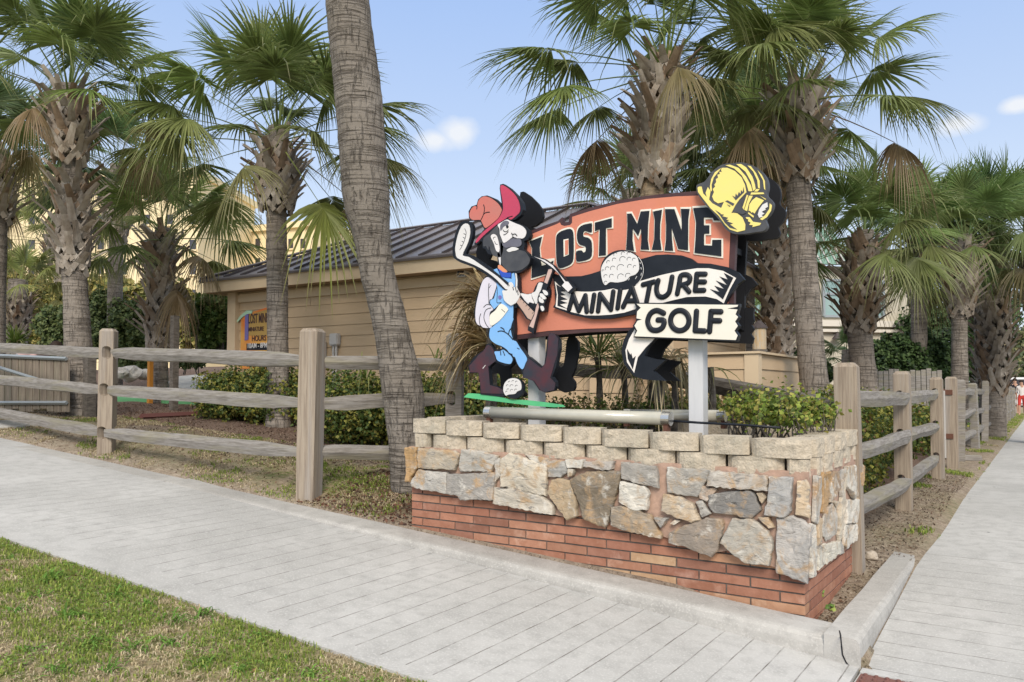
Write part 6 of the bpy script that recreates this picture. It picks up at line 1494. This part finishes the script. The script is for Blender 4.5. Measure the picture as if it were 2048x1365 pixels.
HR = [((.065, .105, .025), 3), ((.12, .17, .04), 2), ((.24, .13, .06), .5), ((.26, .26, .05), .9)]
shrub('hedge', 'hedge pushing through the rails of the right fence before the gate posts', 'hedge', line_blobs((-1.75, 6.6), (-1.75, 11.2), 8, (.42, .4, .50), lambda x, y: .95), 34000, .042, HR, 3, twigs=30)
shrub('hedge', 'long hedge growing through the far run of the right fence', 'hedge', line_blobs((-1.75, 13.8), (-1.75, 34), 18, (.45, .7, .42), lambda x, y: .85), 26000, .06, HR, 4, twigs=30)
shrub('hedge', 'low hedge with rusty tips behind the planter and the rotten rail', 'hedge', line_blobs((-3.9, 8.3), (-2.0, 8.2), 5, (.42, .4, .5), lambda x, y: 1.05), 14000, .045, [((.07, .10, .025), 3), ((.20, .13, .04), 1), ((.13, .15, .035), 1)], 5, twigs=20)
p = on_b(1555, 815, 5.35)
LG = [((.15, .22, .035), 3), ((.24, .30, .05), 2), ((.10, .15, .03), 1.5), ((.34, .32, .08), .9)]
bl = []
for px, py, b_, r in ((1480, 806, 5.35, .11), (1520, 797, 5.4, .13), (1570, 808, 5.25, .15), (1615, 815, 5.3, .14), (1545, 825, 5.15, .17), (1500, 820, 5.2, .13), (1590, 838, 5.05, .12), (1640, 828, 5.35, .10), (1462, 812, 5.3, .08), (1660, 820, 5.5, .08)):
    c = on_b(px, py, b_); bl.append(((c.x, c.y, c.z), (r*1.1, r, r*.75)))
shrub('shrub', 'bright yellow-green shrub growing at the right end of the planter', 'shrub', bl, 1900, .034, LG, 6, twigs=60, shell=.15, rag=.7, twr=.004)
bl = [((on_b(px, 805, 5.7).x, 5.7, 1.33), (.22, .15, .14)) for px in (1090, 1140, 1200, 1250, 1310)]
shrub('ground_cover_plant', 'small green leafy plants behind the tube light in the middle of the planter', 'plant', bl, 2600, .032, [((.09, .14, .03), 2), ((.14, .19, .04), 1), ((.25, .2, .09), .6)], 7, twigs=20, shell=.2, rag=.4, twr=.003)
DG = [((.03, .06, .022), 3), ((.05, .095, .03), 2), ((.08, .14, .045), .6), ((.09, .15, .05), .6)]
def px_blobs(lst): 
    o = []
    for px, py, Y, rp in lst:
        c = at(px, py, Y); r = rp/FPX*Y; o.append(((c.x, c.y, c.z), (r, r, r*.95)))
    return o
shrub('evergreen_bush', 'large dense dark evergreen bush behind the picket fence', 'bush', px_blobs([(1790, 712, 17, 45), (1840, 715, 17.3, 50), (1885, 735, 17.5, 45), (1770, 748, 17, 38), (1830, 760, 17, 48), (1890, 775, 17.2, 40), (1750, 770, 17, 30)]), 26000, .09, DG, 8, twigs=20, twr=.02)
shrub('evergreen_bush', 'small round dark bush between the smooth palm trunk and the new fence post', 'bush', px_blobs([(1612, 735, 14, 34), (1640, 745, 14, 26), (1610, 770, 14, 34)]), 9000, .07, DG, 9, twigs=10, twr=.02)
JG = [((.07, .11, .04), 3), ((.11, .155, .055), 2), ((.16, .20, .07), 1)]
shrub('juniper_bush', 'wide feathery dark green bush left of the tan hut behind the palms', 'bush', px_blobs([(110, 650, 18, 38), (160, 640, 18, 40), (210, 632, 17.5, 42), (255, 640, 17, 40), (280, 665, 17, 30), (215, 610, 17.5, 34), (200, 680, 17, 40), (130, 685, 18, 40), (255, 690, 17, 28)]), 26000, .085, JG, 10, twigs=16, twr=.02)
shrub('light_green_bush', 'lighter leafy tree-like bush touching the left corner of the tan hut', 'bush', px_blobs([(432, 618, 16, 38), (405, 650, 16, 26), (445, 660, 16, 28), (420, 690, 16, 24), (455, 610, 16.2, 22)]), 12000, .09, [((.07, .13, .03), 3), ((.11, .18, .04), 2), ((.16, .22, .06), .6)], 11, twigs=24, shell=.3, rag=.4, twr=.02)
YG = [((.22, .22, .06), 3), ((.30, .27, .08), 2), ((.14, .17, .05), 2), ((.38, .32, .10), .6)]
shrub('background_bush', 'sunlit yellow-green thicket in the left background under the hotel', 'thicket', px_blobs([(20, 620, 34, 40), (80, 600, 34, 45), (150, 590, 35, 45), (220, 590, 35, 45), (290, 600, 35, 40), (350, 600, 36, 38), (60, 670, 33, 40), (200, 660, 34, 50), (330, 660, 34, 44), (10, 560, 36, 40), (390, 670, 34, 32), (410, 620, 36, 20)]), 26000, .24, YG, 12, twigs=20, shell=.4, twr=.05)
shrub('roadside_tree', 'hazy olive trees at the far end of the right pavement', 'trees', px_blobs([(2035, 715, 62, 28), (2060, 690, 62, 34), (2025, 740, 60, 18), (2050, 750, 58, 20)]), 9000, .35, [((.10, .13, .06), 2), ((.16, .18, .07), 1), ((.26, .25, .12), .5)], 13, twigs=14, shell=.3, rag=.5, twr=.1)
shrub('background_shrubs', 'dark undergrowth filling the gap behind the palms right of the hut', 'shrubs', px_blobs([(1900, 700, 24, 50), (1960, 720, 26, 50), (1960, 640, 30, 60), (1860, 640, 30, 50), (2000, 620, 36, 40)]), 16000, .15, DG, 14, twigs=14, shell=.4, twr=.03)
shrub('low_shrub', 'low green shrub in the mulch between the boulders and the orange stake', 'shrub', px_blobs([(250, 728, 17, 18), (285, 730, 17, 16), (395, 720, 17, 16), (370, 725, 17, 14)]), 4000, .07, JG, 15, twigs=8)

# strap-leaved plants
def strap_plant(name, label, cat, heads, n, L_, w, cols, seed, el=(-.5, 1.4), droop=.6, az=None, stem=True, Wd=None):
    rg = np.random.default_rng(seed); random.seed(seed)
    c0 = Vector(heads[0]); g = Wd if Wd is not None else 1.15
    root = empty(name, (c0.x, c0.y, g), label, cat); ac = Acc()
    for h in heads:
        k = n; a_ = rg.uniform(0, 2*math.pi, k) if az is None else rg.uniform(az[0], az[1], k); e = rg.uniform(el[0], el[1], k)
        d = np.stack([np.cos(a_)*np.cos(e), np.sin(a_)*np.cos(e), np.sin(e)], 1); nn = nrm(np.cross(np.cross(d, np.array([0, 0, 1.])), d))
        col = np.array([c for c, _ in cols])[rg.choice(len(cols), k, p=np.array([x for _, x in cols])/sum(x for _, x in cols))]*rg.uniform(.7, 1.3, (k, 1))
        ribbon_blades(ac, np.tile(np.array(h), (k, 1)) + rg.normal(0, .02, (k, 3)), d, nn, L_*rg.uniform(.6, 1.15, k), np.full(k, w), droop*rg.uniform(.4, 1.6, k), col, col*.8 + np.array((.12, .09, .05)), rows=7, fuse=.3)
    ac.build('leaves', MT['leaf'], root)
    if stem:
        bm = bmesh.new()
        for h in heads: tube(bm, [(h[0], h[1], g - .05), (h[0]+.02, h[1], (g+h[2])/2), h], .03, seg=7)
        from_bm('stem', bm, MT['oldwood'], root)
    return root
DRY = [((.58, .44, .26), 3), ((.44, .31, .18), 2), ((.68, .57, .38), 1)]
h1 = on_b(975, 600, 5.55); h2 = on_b(985, 690, 5.6)
strap_plant('dried_plant', 'dried brown strap-leaved plant arching out behind the prospector figure', 'plant', [tuple(h1), tuple(h2), tuple(h2 + Vector((-.08, .1, .1)))], 110, .56, .017, DRY, 21, el=(-.1, 1.15), droop=.6, az=(1.8, 4.4))
h3 = on_b(1195, 715, 5.75); h4 = on_b(1300, 705, 5.7); h5 = on_b(1345, 720, 5.65)
strap_plant('yucca', 'green and straw coloured strap-leaved plant under the sign board between the posts', 'plant', [tuple(h3), tuple(h3 + Vector((.18, .1, -.08)))], 60, .58, .011, [((.16, .23, .06), 3), ((.34, .34, .15), 2), ((.56, .46, .29), 1)], 22, el=(-.1, 1.2), droop=.32)
strap_plant('dried_plant', 'pale dried plant hanging in strips just left of the right white post', 'plant', [tuple(h4), tuple(h5)], 34, .42, .013, [((.66, .55, .37), 3), ((.50, .39, .25), 2), ((.20, .25, .08), .6)], 23, el=(-1.0, 1.1), droop=.85)
h6 = on_b(1420, 735, 5.9)
strap_plant('yucca', 'few long green leaves fanning out right of the right white post', 'plant', [tuple(h6)], 12, .38, .011, [((.13, .20, .05), 3), ((.30, .30, .12), 1)], 24, el=(-.2, .5), droop=.4)
g = on_b(945, 826, 4.95)
strap_plant('grass_tuft', 'small grass tuft at the left end of the tube light in the planter', 'grass', [(g.x, g.y, 1.16)], 14, .16, .006, [((.20, .26, .06), 2), ((.35, .30, .12), 1)], 25, el=(.5, 1.5), droop=.4, stem=False)
for i, (px, py, Y, n_, L_, lb) in enumerate(((30, 690, 15.5, 90, .75, 'spiky green clump above the left gate'), (870, 735, 8.7, 12, .45, 'thin yellow-green strap leaves sticking out of the hedge left of the leaning palm'), (730, 760, 8.9, 16, .5, 'green strap leaves in the hedge beside the grey meter box'))):
    c = at(px, py, Y); strap_plant('strap_plant', lb, 'plant', [tuple(c)], n_, L_, .012 if i else .02, [((.13, .19, .04), 3), ((.24, .26, .08), 1)], 26+i, el=(.1, 1.4), droop=.4, stem=False, Wd=c.z)

# ================================================================ lawn, weeds, litter
def in_view(P_, m=.12):
    rx, ry = P_[:, 0], P_[:, 1]; X = rx*math.cos(YAW) + ry*math.sin(YAW); Y = -rx*math.sin(YAW) + ry*math.cos(YAW); Z_ = P_[:, 2] - CAMZ
    px = X/Y*FPX; py = -Z_/Y*FPX + 783
    return (Y > .4) & (np.abs(px) < 1024*(1+m)) & (py < 1365*(1+m)) & (py > -100)
def nz2(x, y, s, sd=0.): return np.sin(x*s + 1.7*np.sin(y*s*.8 + sd) + sd)*np.sin(y*s*1.1 + 1.3*np.sin(x*s*.9 + sd*2) + 2*sd)
gzv = np.vectorize(gz); frv = np.vectorize(front)
def grass(name, n, ar, br, hgt, w, greens, drys, seed, thr, filt=None, label=None, upright=.9):
    rg = np.random.default_rng(seed); x = rg.uniform(*ar, n); y = rg.uniform(*br, n)
    k = in_view(np.stack([x, y, np.full(n, .4)], 1))
    if filt is not None: k &= filt(x, y, rg)
    x, y = x[k], y[k]; n = len(x); z = gzv(x, y) - .004
    m = nz2(x, y, 2.6, 1.) + .6*nz2(x, y, 7, 2.) + .5*nz2(x, y, 17, 3.) + rg.normal(0, .35, n); isg = m > thr
    col = np.where(isg[:, None], np.array(greens)[rg.integers(0, len(greens), n)], np.array(drys)[rg.integers(0, len(drys), n)])*rg.uniform(.7, 1.35, (n, 1))
    h = hgt*rg.uniform(.5, 1.4, n)*np.where(isg, 1, .75); a_ = rg.uniform(0, 2*math.pi, n); lean = rg.uniform(.2, 1.1, n)*np.where(isg, upright, 1.25)
    wd = w*rg.uniform(.6, 1.4, n); base = np.stack([x, y, z], 1); ld = np.stack([np.cos(a_), np.sin(a_), np.zeros(n)], 1); s = np.stack([-np.sin(a_), np.cos(a_), np.zeros(n)], 1)
    up = np.array([0, 0, 1.]); mid = base + up*(h*.6)[:, None] + ld*(h*lean*.35)[:, None]; tip = base + up*(h*.9)[:, None]/(1+lean[:, None]*.6) + ld*(h*lean)[:, None]
    V = np.stack([base - s*wd[:, None], base + s*wd[:, None], mid + s*wd[:, None]*.8, mid - s*wd[:, None]*.8, tip], 1)
    bi = np.arange(n)[:, None]*5; F = np.concatenate([bi + np.array([0, 1, 2]), bi + np.array([0, 2, 3]), bi + np.array([3, 2, 4])])
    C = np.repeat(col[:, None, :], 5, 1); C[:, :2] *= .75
    o = from_np(name, V.reshape(-1, 3), F, MT['grassleaf'], C=C.reshape(-1, 3)); tag(o, label, 'grass', kind='stuff'); return o
GRN = [(.22, .30, .055), (.29, .36, .075), (.17, .25, .05), (.36, .41, .11)]; DRYG = [(.58, .50, .32), (.50, .41, .26), (.66, .58, .40), (.38, .31, .19)]
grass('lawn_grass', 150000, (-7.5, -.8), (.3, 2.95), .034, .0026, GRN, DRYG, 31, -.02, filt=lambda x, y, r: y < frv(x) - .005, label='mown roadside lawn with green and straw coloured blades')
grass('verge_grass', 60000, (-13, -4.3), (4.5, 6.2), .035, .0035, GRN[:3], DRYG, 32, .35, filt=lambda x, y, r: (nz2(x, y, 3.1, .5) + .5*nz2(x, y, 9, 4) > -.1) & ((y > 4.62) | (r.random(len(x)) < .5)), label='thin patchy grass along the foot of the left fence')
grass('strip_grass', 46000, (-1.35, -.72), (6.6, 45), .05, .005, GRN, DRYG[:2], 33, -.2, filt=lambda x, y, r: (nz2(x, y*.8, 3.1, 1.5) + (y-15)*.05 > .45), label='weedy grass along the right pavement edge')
def weeds():
    rg = np.random.default_rng(44); ac = Acc()
    spots = []
    for px, py, s in ((95, 1160, 1.2), (235, 1195, 1.0), (240, 1180, .7), (345, 1245, 1.3), (135, 1235, 1.4), (110, 1160, .8), (400, 1235, 1.3), (300, 1210, .8), (265, 1305, 1.2), (60, 1305, .9), (430, 1270, .8), (520, 1280, .8), (345, 1290, 1.0), (185, 1290, 1.0), (480, 1345, .8), (30, 1225, 1.0), (80, 1195, .9), (560, 1325, .7), (320, 1190, .6), (20, 1120, .7), (225, 1148, .6), (215, 1345, 1.1), (120, 1345, 1.0), (620, 1350, .8), (410, 1330, 1.1)):
        p = on_ground(px, py)
        if p.y < front(p.x) - .04: spots.append((p, s))
    for p, s in spots:
        k = int(26*s); a_ = rg.uniform(0, 2*math.pi, k); e = rg.uniform(.15, 1.1, k)
        d = np.stack([np.cos(a_)*np.cos(e), np.sin(a_)*np.cos(e), np.sin(e)], 1); nn = nrm(np.cross(np.cross(d, np.array([0, 0, 1.])), d))
        col = np.array((.14, .27, .05))*rg.uniform(.7, 1.4, (k, 1))
        ribbon_blades(ac, np.tile(np.array(p), (k, 1)) + rg.normal(0, .018*s, (k, 3))*np.array([1, 1, .1]), d, nn, .095*s*rg.uniform(.5, 1.2, k), np.full(k, .005), rg.uniform(.2, .7, k), col, col*1.2, rows=5, fuse=.5)
    o = ac.build('lawn_weeds', MT['grassleaf']); tag(o, 'bright green rosette weeds dotted through the roadside lawn', 'weeds', kind='stuff')
    n = 42000; x = rg.uniform(-7.5, -.9, n); y = rg.uniform(.3, 2.9, n); k = in_view(np.stack([x, y, np.full(n, .3)], 1)) & (y < frv(x) - .02) & (nz2(x, y, 2.6, 1.) + .6*nz2(x, y, 6, 5.) > .15); x, y = x[k], y[k]; n = len(x)
    P_ = np.stack([x, y, gzv(x, y) + rg.uniform(.004, .026, n)], 1); nn = nrm(np.array([0, 0, 1.]) + rg.normal(0, .35, (n, 3))); t = nrm(np.cross(nn, rg.normal(size=(n, 3)))); s = np.cross(nn, t); r = rg.uniform(.0035, .0075, n)[:, None]
    V = np.stack([P_ - t*r, P_ - s*r, P_ + t*r, P_ + s*r], 1); C = np.repeat((np.array((.18, .31, .06))*rg.uniform(.6, 1.5, (n, 1)))[:, None], 4, 1); bi = np.arange(n)[:, None]*4
    o = from_np('clover', V.reshape(-1, 3), bi + np.array([0, 1, 2, 3]), MT['grassleaf'], C=C.reshape(-1, 3)); tag(o, 'patches of tiny clover leaves in the roadside lawn', 'clover', kind='stuff')
weeds()
def litter():
    rg = np.random.default_rng(45); out = []
    for n, ar, br, col, sz in ((26000, (-13, -4.2), (4.6, 9.5), [(.12, .075, .05), (.22, .15, .10), (.30, .24, .18), (.07, .05, .04), (.10, .06, .045)], .016), (5000, (-1.35, -.8), (4.5, 12), [(.14, .09, .06), (.28, .21, .15), (.36, .30, .23), (.08, .06, .045)], .013), (2500, (-5.2, -3.95), (4.5, 5.6), [(.16, .07, .05), (.22, .12, .08), (.10, .06, .05)], .018), (260, (-7, -1), (.5, 2.4), [(.30, .16, .09), (.42, .33, .24), (.2, .10, .07)], .022), (1500, (-13, -4.6), (4.5, 5.6), [(.34, .26, .19), (.20, .13, .09)], .014), (6000, (-3.8, -1.25), (4.65, 5.8), [(.3, .22, .14), (.16, .11, .07), (.12, .14, .05)], .014)):
        x = rg.uniform(*ar, n); y = rg.uniform(*br, n); z = gzv(x, y) if not (n == 6000) else np.full(n, 1.15)
        P_ = np.stack([x, y, z + rg.uniform(.003, .014, n)], 1)
        if n == 26000: P_ = P_[(y > 5.0) | (rg.random(n) < .25)]
        n = len(P_); nn = nrm(np.array([0, 0, 1.]) + rg.normal(0, .45, (n, 3))); t = nrm(np.cross(nn, rg.normal(size=(n, 3)))); s = np.cross(nn, t); r = sz*rg.uniform(.4, 1.4, n)[:, None]
        V = np.stack([P_ - t*r, P_ - s*r*.4, P_ + t*r, P_ + s*r*.4], 1); C = np.repeat((np.array(col)[rg.integers(0, len(col), n)]*rg.uniform(.7, 1.3, (n, 1)))[:, None], 4, 1); out.append((V, C))
    V = np.concatenate([v for v, _ in out]); C = np.concatenate([c for _, c in out]); n = len(V)
    o = from_np('leaf_litter', V.reshape(-1, 3), np.arange(n)[:, None]*4 + np.array([0, 1, 2, 3]), MT['grassleaf'], C=C.reshape(-1, 3)); tag(o, 'bark mulch chips and dry leaf litter', 'litter', kind='stuff')
litter()
# small plants at the planter foot
for i, (px, py, lb) in enumerate(((1590, 1218, 'round pennywort leaf growing from the kerb crack at the brick corner'), (1640, 1190, 'sprig of small green leaves between brick corner and kerb'), (1662, 1218, 'yellow-green seedling at the inner kerb corner'), (1130, 985, ''))):
    if not lb: continue
    p = on_ground(px, py + 8, lambda a, b: .275); rg = np.random.default_rng(60+i)
    root = empty('seedling', tuple(p), lb, 'weed'); bl = [((p.x, p.y, p.z + .03), (.03, .03, .025))]
    leaf_cloud('leaves', bl, 14 if i else 4, .03 if i else .045, [((.16, .28, .06), 2), ((.28, .34, .08), 1)], root, rg, shell=.2)
# a rough stone beside the new fence post
def rock(name, label, px, py, Y, r, seed, group=None, mat='rock', sq=.7, z=None):
    random.seed(seed); c = at(px, py, Y); bm = bmesh.new(); bmesh.ops.create_icosphere(bm, subdivisions=3, radius=1)
    for v in bm.verts:
        k = 1 + .32*noise.noise(v.co*1.4 + Vector((seed, 0, 0))) + .12*noise.noise(v.co*4 + Vector((0, seed, 0))); v.co = Vector((v.co.x*r*k, v.co.y*r*k*.85, v.co.z*r*k*sq))
    bmesh.ops.translate(bm, verts=bm.verts, vec=c); o = from_bm(name, bm, MT[mat]); tag(o, label, 'rock', group); return o
MT['stone_lump'] = M('sandstone_lump', (.48, .42, .34), (.36, .31, .25), scale=14, rough=.95, bump=.6)
rock('stone', 'pale lump of stone beside the foot of the new fence post', 1742, 1112, 5.75, .05, 3, mat='stone_lump')
rock('boulder', 'pale boulder in the mulch just right of the pale fence post', 262, 748, 16.5, .24, 5, 'boulders by the putting green')
rock('boulder', 'second pale boulder, left of the orange stake', 292, 750, 16.8, .18, 9, 'boulders by the putting green')
rock('boulder', 'low grey boulder touching the pale fence post', 243, 746, 16.2, .16, 12, 'boulders by the putting green')
bm = bmesh.new(); c = on_ground(1945, 922); box(bm, (c.x - .12, c.y, c.z + .04), (.5, .14, .09), Matrix.Rotation(.5, 3, 'Z')); bmesh.ops.bevel(bm, geom=bm.edges[:], offset=.015, segments=1, affect='EDGES')
tag(from_bm('timber_offcut', bm, MT['rail']), 'weathered timber offcut lying on the soil by the concrete slab', 'timber')

# putting greens, path and timber edging seen through the left fence
def flat_patch(name, pts, Y, mat, th, lift=.012, kind='structure', label=None, cat=None):
    P_ = []
    for x, y in pts:
        g_ = on_ground(x, y); P_.append(Vector((g_.x, g_.y, 0)))
    cz = [gz(p.x, p.y) for p in P_]
    P_ = [Vector((p.x, p.y, z + lift)) for p, z in zip(P_, cz)]
    bm = bmesh.new(); vs = [bm.verts.new(p) for p in P_]; bt = [bm.verts.new(p - Vector((0, 0, th))) for p in P_]
    tris = geometry.tessellate_polygon([[Vector((p.x, p.y, 0)) for p in P_]])
    for t in tris:
        f = bm.faces.new([vs[i] for i in t])
    n = len(vs)
    for i in range(n): bm.faces.new((vs[i], vs[(i+1) % n], bt[(i+1) % n], bt[i]))
    o = from_bm(name, bm, MT[mat]); tag(o, label, cat, kind=kind); return o
flat_patch('putting_green', [(228, 790), (300, 790), (395, 801), (396, 812), (310, 806), (235, 803)], 14, 'turf', .06, lift=.05)
flat_patch('course_path', [(335, 768), (350, 757), (402, 752), (440, 768), (428, 783), (380, 783), (345, 777)], 14, 'kerb', .05, lift=.04)
flat_patch('side_path', [(0, 858), (95, 851), (60, 845), (-40, 845)], 9, 'kerb', .05, lift=.03)
a = on_ground(282, 838); b = on_ground(440, 830); bm = bmesh.new(); tube(bm, [a + Vector((0, 0, .02)), b + Vector((0, 0, .02))], .05, seg=4); tag(from_bm('timber_edging', bm, M('maroon_timber', (.12, .05, .045), rough=.9)), 'long maroon timber edging lying in the mulch', 'edging')

# ================================================================ people
def person(label, J, h_rad, cols, seed=0, facing=(0, -1)):
    """J: dict of joints in world space. cols: (shirt, trousers, hair)"""
    order = ['pelvis', 'waist', 'chest', 'neckb', 'neck', 'skull', 'crown']
    names = list(J.keys()); V = [Vector(J[k]) for k in names]; idx = {k: i for i, k in enumerate(names)}; E_ = []
    def chain(*k):
        for p, q in zip(k, k[1:]): E_.append((idx[p], idx[q]))
    chain('pelvis', 'waist', 'chest', 'neck', 'chin', 'crown')
    for s in 'lr':
        chain('chest', 'sh'+s, 'el'+s, 'wr'+s, 'hand'+s); chain('pelvis', 'hip'+s, 'kn'+s, 'an'+s, 'toe'+s)
    rad = {'pelvis': .12, 'waist': .115, 'chest': .135, 'neck': .055, 'chin': .085, 'crown': .085, 'sh': .06, 'el': .042, 'wr': .03, 'hand': .035, 'hip': .095, 'kn': .062, 'an': .042, 'toe': .04}
    R_ = [rad.get(k, rad.get(k[:-1], .03)) for k in names]
    for s in 'lr':     # five fingers
        hnd = Vector(J['hand'+s]); d = (hnd - Vector(J['wr'+s])).normalized(); sd = d.cross(Vector((facing[0], facing[1], 0))).normalized()
        for f in range(5):
            L_ = (.05, .075, .082, .075, .06)[f]; o = (f-2)*.019; root_ = hnd + sd*o + d*(.02 if f else -.02)
            V += [root_, root_ + d*L_*.55 + sd*o*.3*(2 if f == 0 else 1), root_ + d*L_ + sd*o*.4 + Vector((facing[0], facing[1], 0))*.02]; R_ += [.009, .008, .007]
            i = len(V) - 3; E_ += [(idx['hand'+s], i), (i, i+1), (i+1, i+2)]
    me = bpy.data.meshes.new('person'); me.from_pydata([tuple(v) for v in V], E_, []); o = bpy.data.objects.new('person', me); COL.objects.link(o)
    o.modifiers.new('s', 'SKIN'); sk = me.skin_vertices[0].data
    for i, r in enumerate(R_): sk[i].radius = (r*h_rad, r*h_rad)
    sk[idx['pelvis']].use_root = True
    sb = o.modifiers.new('ss', 'SUBSURF'); sb.levels = 1; sb.render_levels = 1
    nm = bpy.data.meshes.new_from_object(o.evaluated_get(bpy.context.evaluated_depsgraph_get())); o.modifiers.clear(); o.data = nm; bpy.data.meshes.remove(me)
    nm.materials.clear()
    for m in (MT['skin'], cols[0], cols[1]): nm.materials.append(m)
    bone = {'shirt': [('waist', 'chest'), ('chest', 'shl'), ('chest', 'shr'), ('shl', 'ell'), ('shr', 'elr')], 'tr': [('pelvis', 'hipl'), ('pelvis', 'hipr'), ('hipl', 'knl'), ('hipr', 'knr')], 'skin': [('neck', 'crown'), ('ell', 'handl'), ('elr', 'handr'), ('knl', 'toel'), ('knr', 'toer')]}
    def dseg(p, a, b):
        a, b = Vector(J[a]), Vector(J[b]); t = clamp((p-a).dot(b-a)/max((b-a).length_squared, 1e-6), 0, 1); return (p - a.lerp(b, t)).length
    for f in nm.polygons:
        c = f.center; best = min(((dseg(c, a, b), k) for k, l in bone.items() for a, b in l)); f.material_index = {'skin': 0, 'shirt': 1, 'tr': 2}[best[1]]; f.use_smooth = True
    o.name = 'person'; tag(o, label, 'person')
    # hair cap and simple face features
    ch, cr = Vector(J['chin']), Vector(J['crown']); up = (cr-ch).normalized(); fw = Vector((facing[0], facing[1], 0)); fw = (fw - up*fw.dot(up)).normalized()
    bm = bmesh.new(); bmesh.ops.create_uvsphere(bm, u_segments=16, v_segments=10, radius=.098*h_rad, matrix=Matrix.Translation(cr + up*.012 - fw*.022)); from_bm('hair', bm, cols[2], o, smooth=True)
    hc = ch.lerp(cr, .45); sd = up.cross(fw)
    bm = bmesh.new()
    for s in (-1, 1): bmesh.ops.create_uvsphere(bm, u_segments=8, v_segments=6, radius=.011, matrix=Matrix.Translation(hc + fw*.082 + sd*s*.032 + up*.02))
    from_bm('eyes', bm, MT['black'], o)
    bm = bmesh.new(); bmesh.ops.create_cone(bm, cap_ends=True, segments=6, radius1=.016, radius2=.006, depth=.045, matrix=Matrix.Translation(hc + fw*.09)); from_bm('nose', bm, MT['skin'], o)
    return o
def walker(px, Y, label, cols, seed, h=1.74):
    p = at(px, 783, Y); x, y = p.x, p.y; z = right_z(y) + .01; k = h/1.74; st = .16 if seed % 2 else -.14
    q = lambda a, b, c: (x + a*k, y + b*k, z + c*k)
    J = {'pelvis': q(0, 0, .95), 'waist': q(0, 0, 1.08), 'chest': q(0, -.01, 1.33), 'neck': q(0, -.01, 1.48), 'chin': q(0, -.03, 1.57), 'crown': q(0, -.02, 1.66),
         'shl': q(-.17, 0, 1.40), 'ell': q(-.22, st*.5, 1.14), 'wrl': q(-.21, st*1.0 - .06, .92), 'handl': q(-.21, st - .08, .85), 'shr': q(.17, 0, 1.40), 'elr': q(.22, -st*.5, 1.14), 'wrr': q(.21, -st - .06, .92), 'handr': q(.21, -st - .08, .85),
         'hipl': q(-.09, 0, .90), 'knl': q(-.10, -st*.7, .50), 'anl': q(-.10, -st*1.1 + .04, .09), 'toel': q(-.11, -st*1.1 - .12, .04), 'hipr': q(.09, 0, .90), 'knr': q(.10, st*.5 - .06, .50), 'anr': q(.10, st*1.2, .10), 'toer': q(.11, st*1.2 - .14, .04)}
    return person(label, J, k, cols, seed)
walker(2012, 40, 'man in dark shirt and grey trousers, leftmost of the walkers by the fence', (MT['cloth_b'], MT['cloth_g'], MT['hair']), 1)
walker(2030, 38, 'man in a black shirt and light trousers, middle one of the walkers', (MT['cloth_b'], MT['cloth_w'], MT['hair']), 2, 1.72)
walker(2043, 36, 'woman in white and red clothes walking at the right edge of the picture', (MT['cloth_w'], MT['cloth_r'], MT['hair']), 3, 1.62)
def bent():
    p = at(72, 700, 12.6); x, y, z = p.x, p.y, gz(p.x, p.y); rt = Vector((math.cos(YAW), math.sin(YAW), 0)); fw = Vector((-math.sin(YAW), math.cos(YAW), 0)); zt = at(72, 697, 12.6).z
    q = lambda a, b, c: tuple(Vector((x, y, z)) + rt*a + fw*b + Vector((0, 0, c)))
    hb = zt - z
    J = {'pelvis': q(-.30, 0, hb-.16), 'waist': q(-.16, 0, hb-.08), 'chest': q(.06, 0, hb-.06), 'neck': q(.18, 0, hb-.05), 'chin': q(.26, 0, hb-.06), 'crown': q(.33, 0, hb+.0),
         'shl': q(.06, .16, hb-.10), 'ell': q(.10, .18, hb-.38), 'wrl': q(.20, .12, hb-.58), 'handl': q(.22, .10, hb-.66), 'shr': q(.06, -.16, hb-.10), 'elr': q(.12, -.18, hb-.38), 'wrr': q(.22, -.12, hb-.58), 'handr': q(.24, -.10, hb-.66),
         'hipl': q(-.30, .09, hb-.22), 'knl': q(-.16, .10, (hb-.2)*.5), 'anl': q(-.26, .10, .08), 'toel': q(-.10, .10, .04), 'hipr': q(-.30, -.09, hb-.22), 'knr': q(-.12, -.10, (hb-.2)*.5), 'anr': q(-.22, -.10, .08), 'toer': q(-.06, -.10, .04)}
    person('person in a pale pink top with dark hair bending over behind the left gate', J, 1.0, (MT['cloth_p'], MT['cloth_g'], MT['hair']), 5, facing=(rt.x, rt.y))
bent()
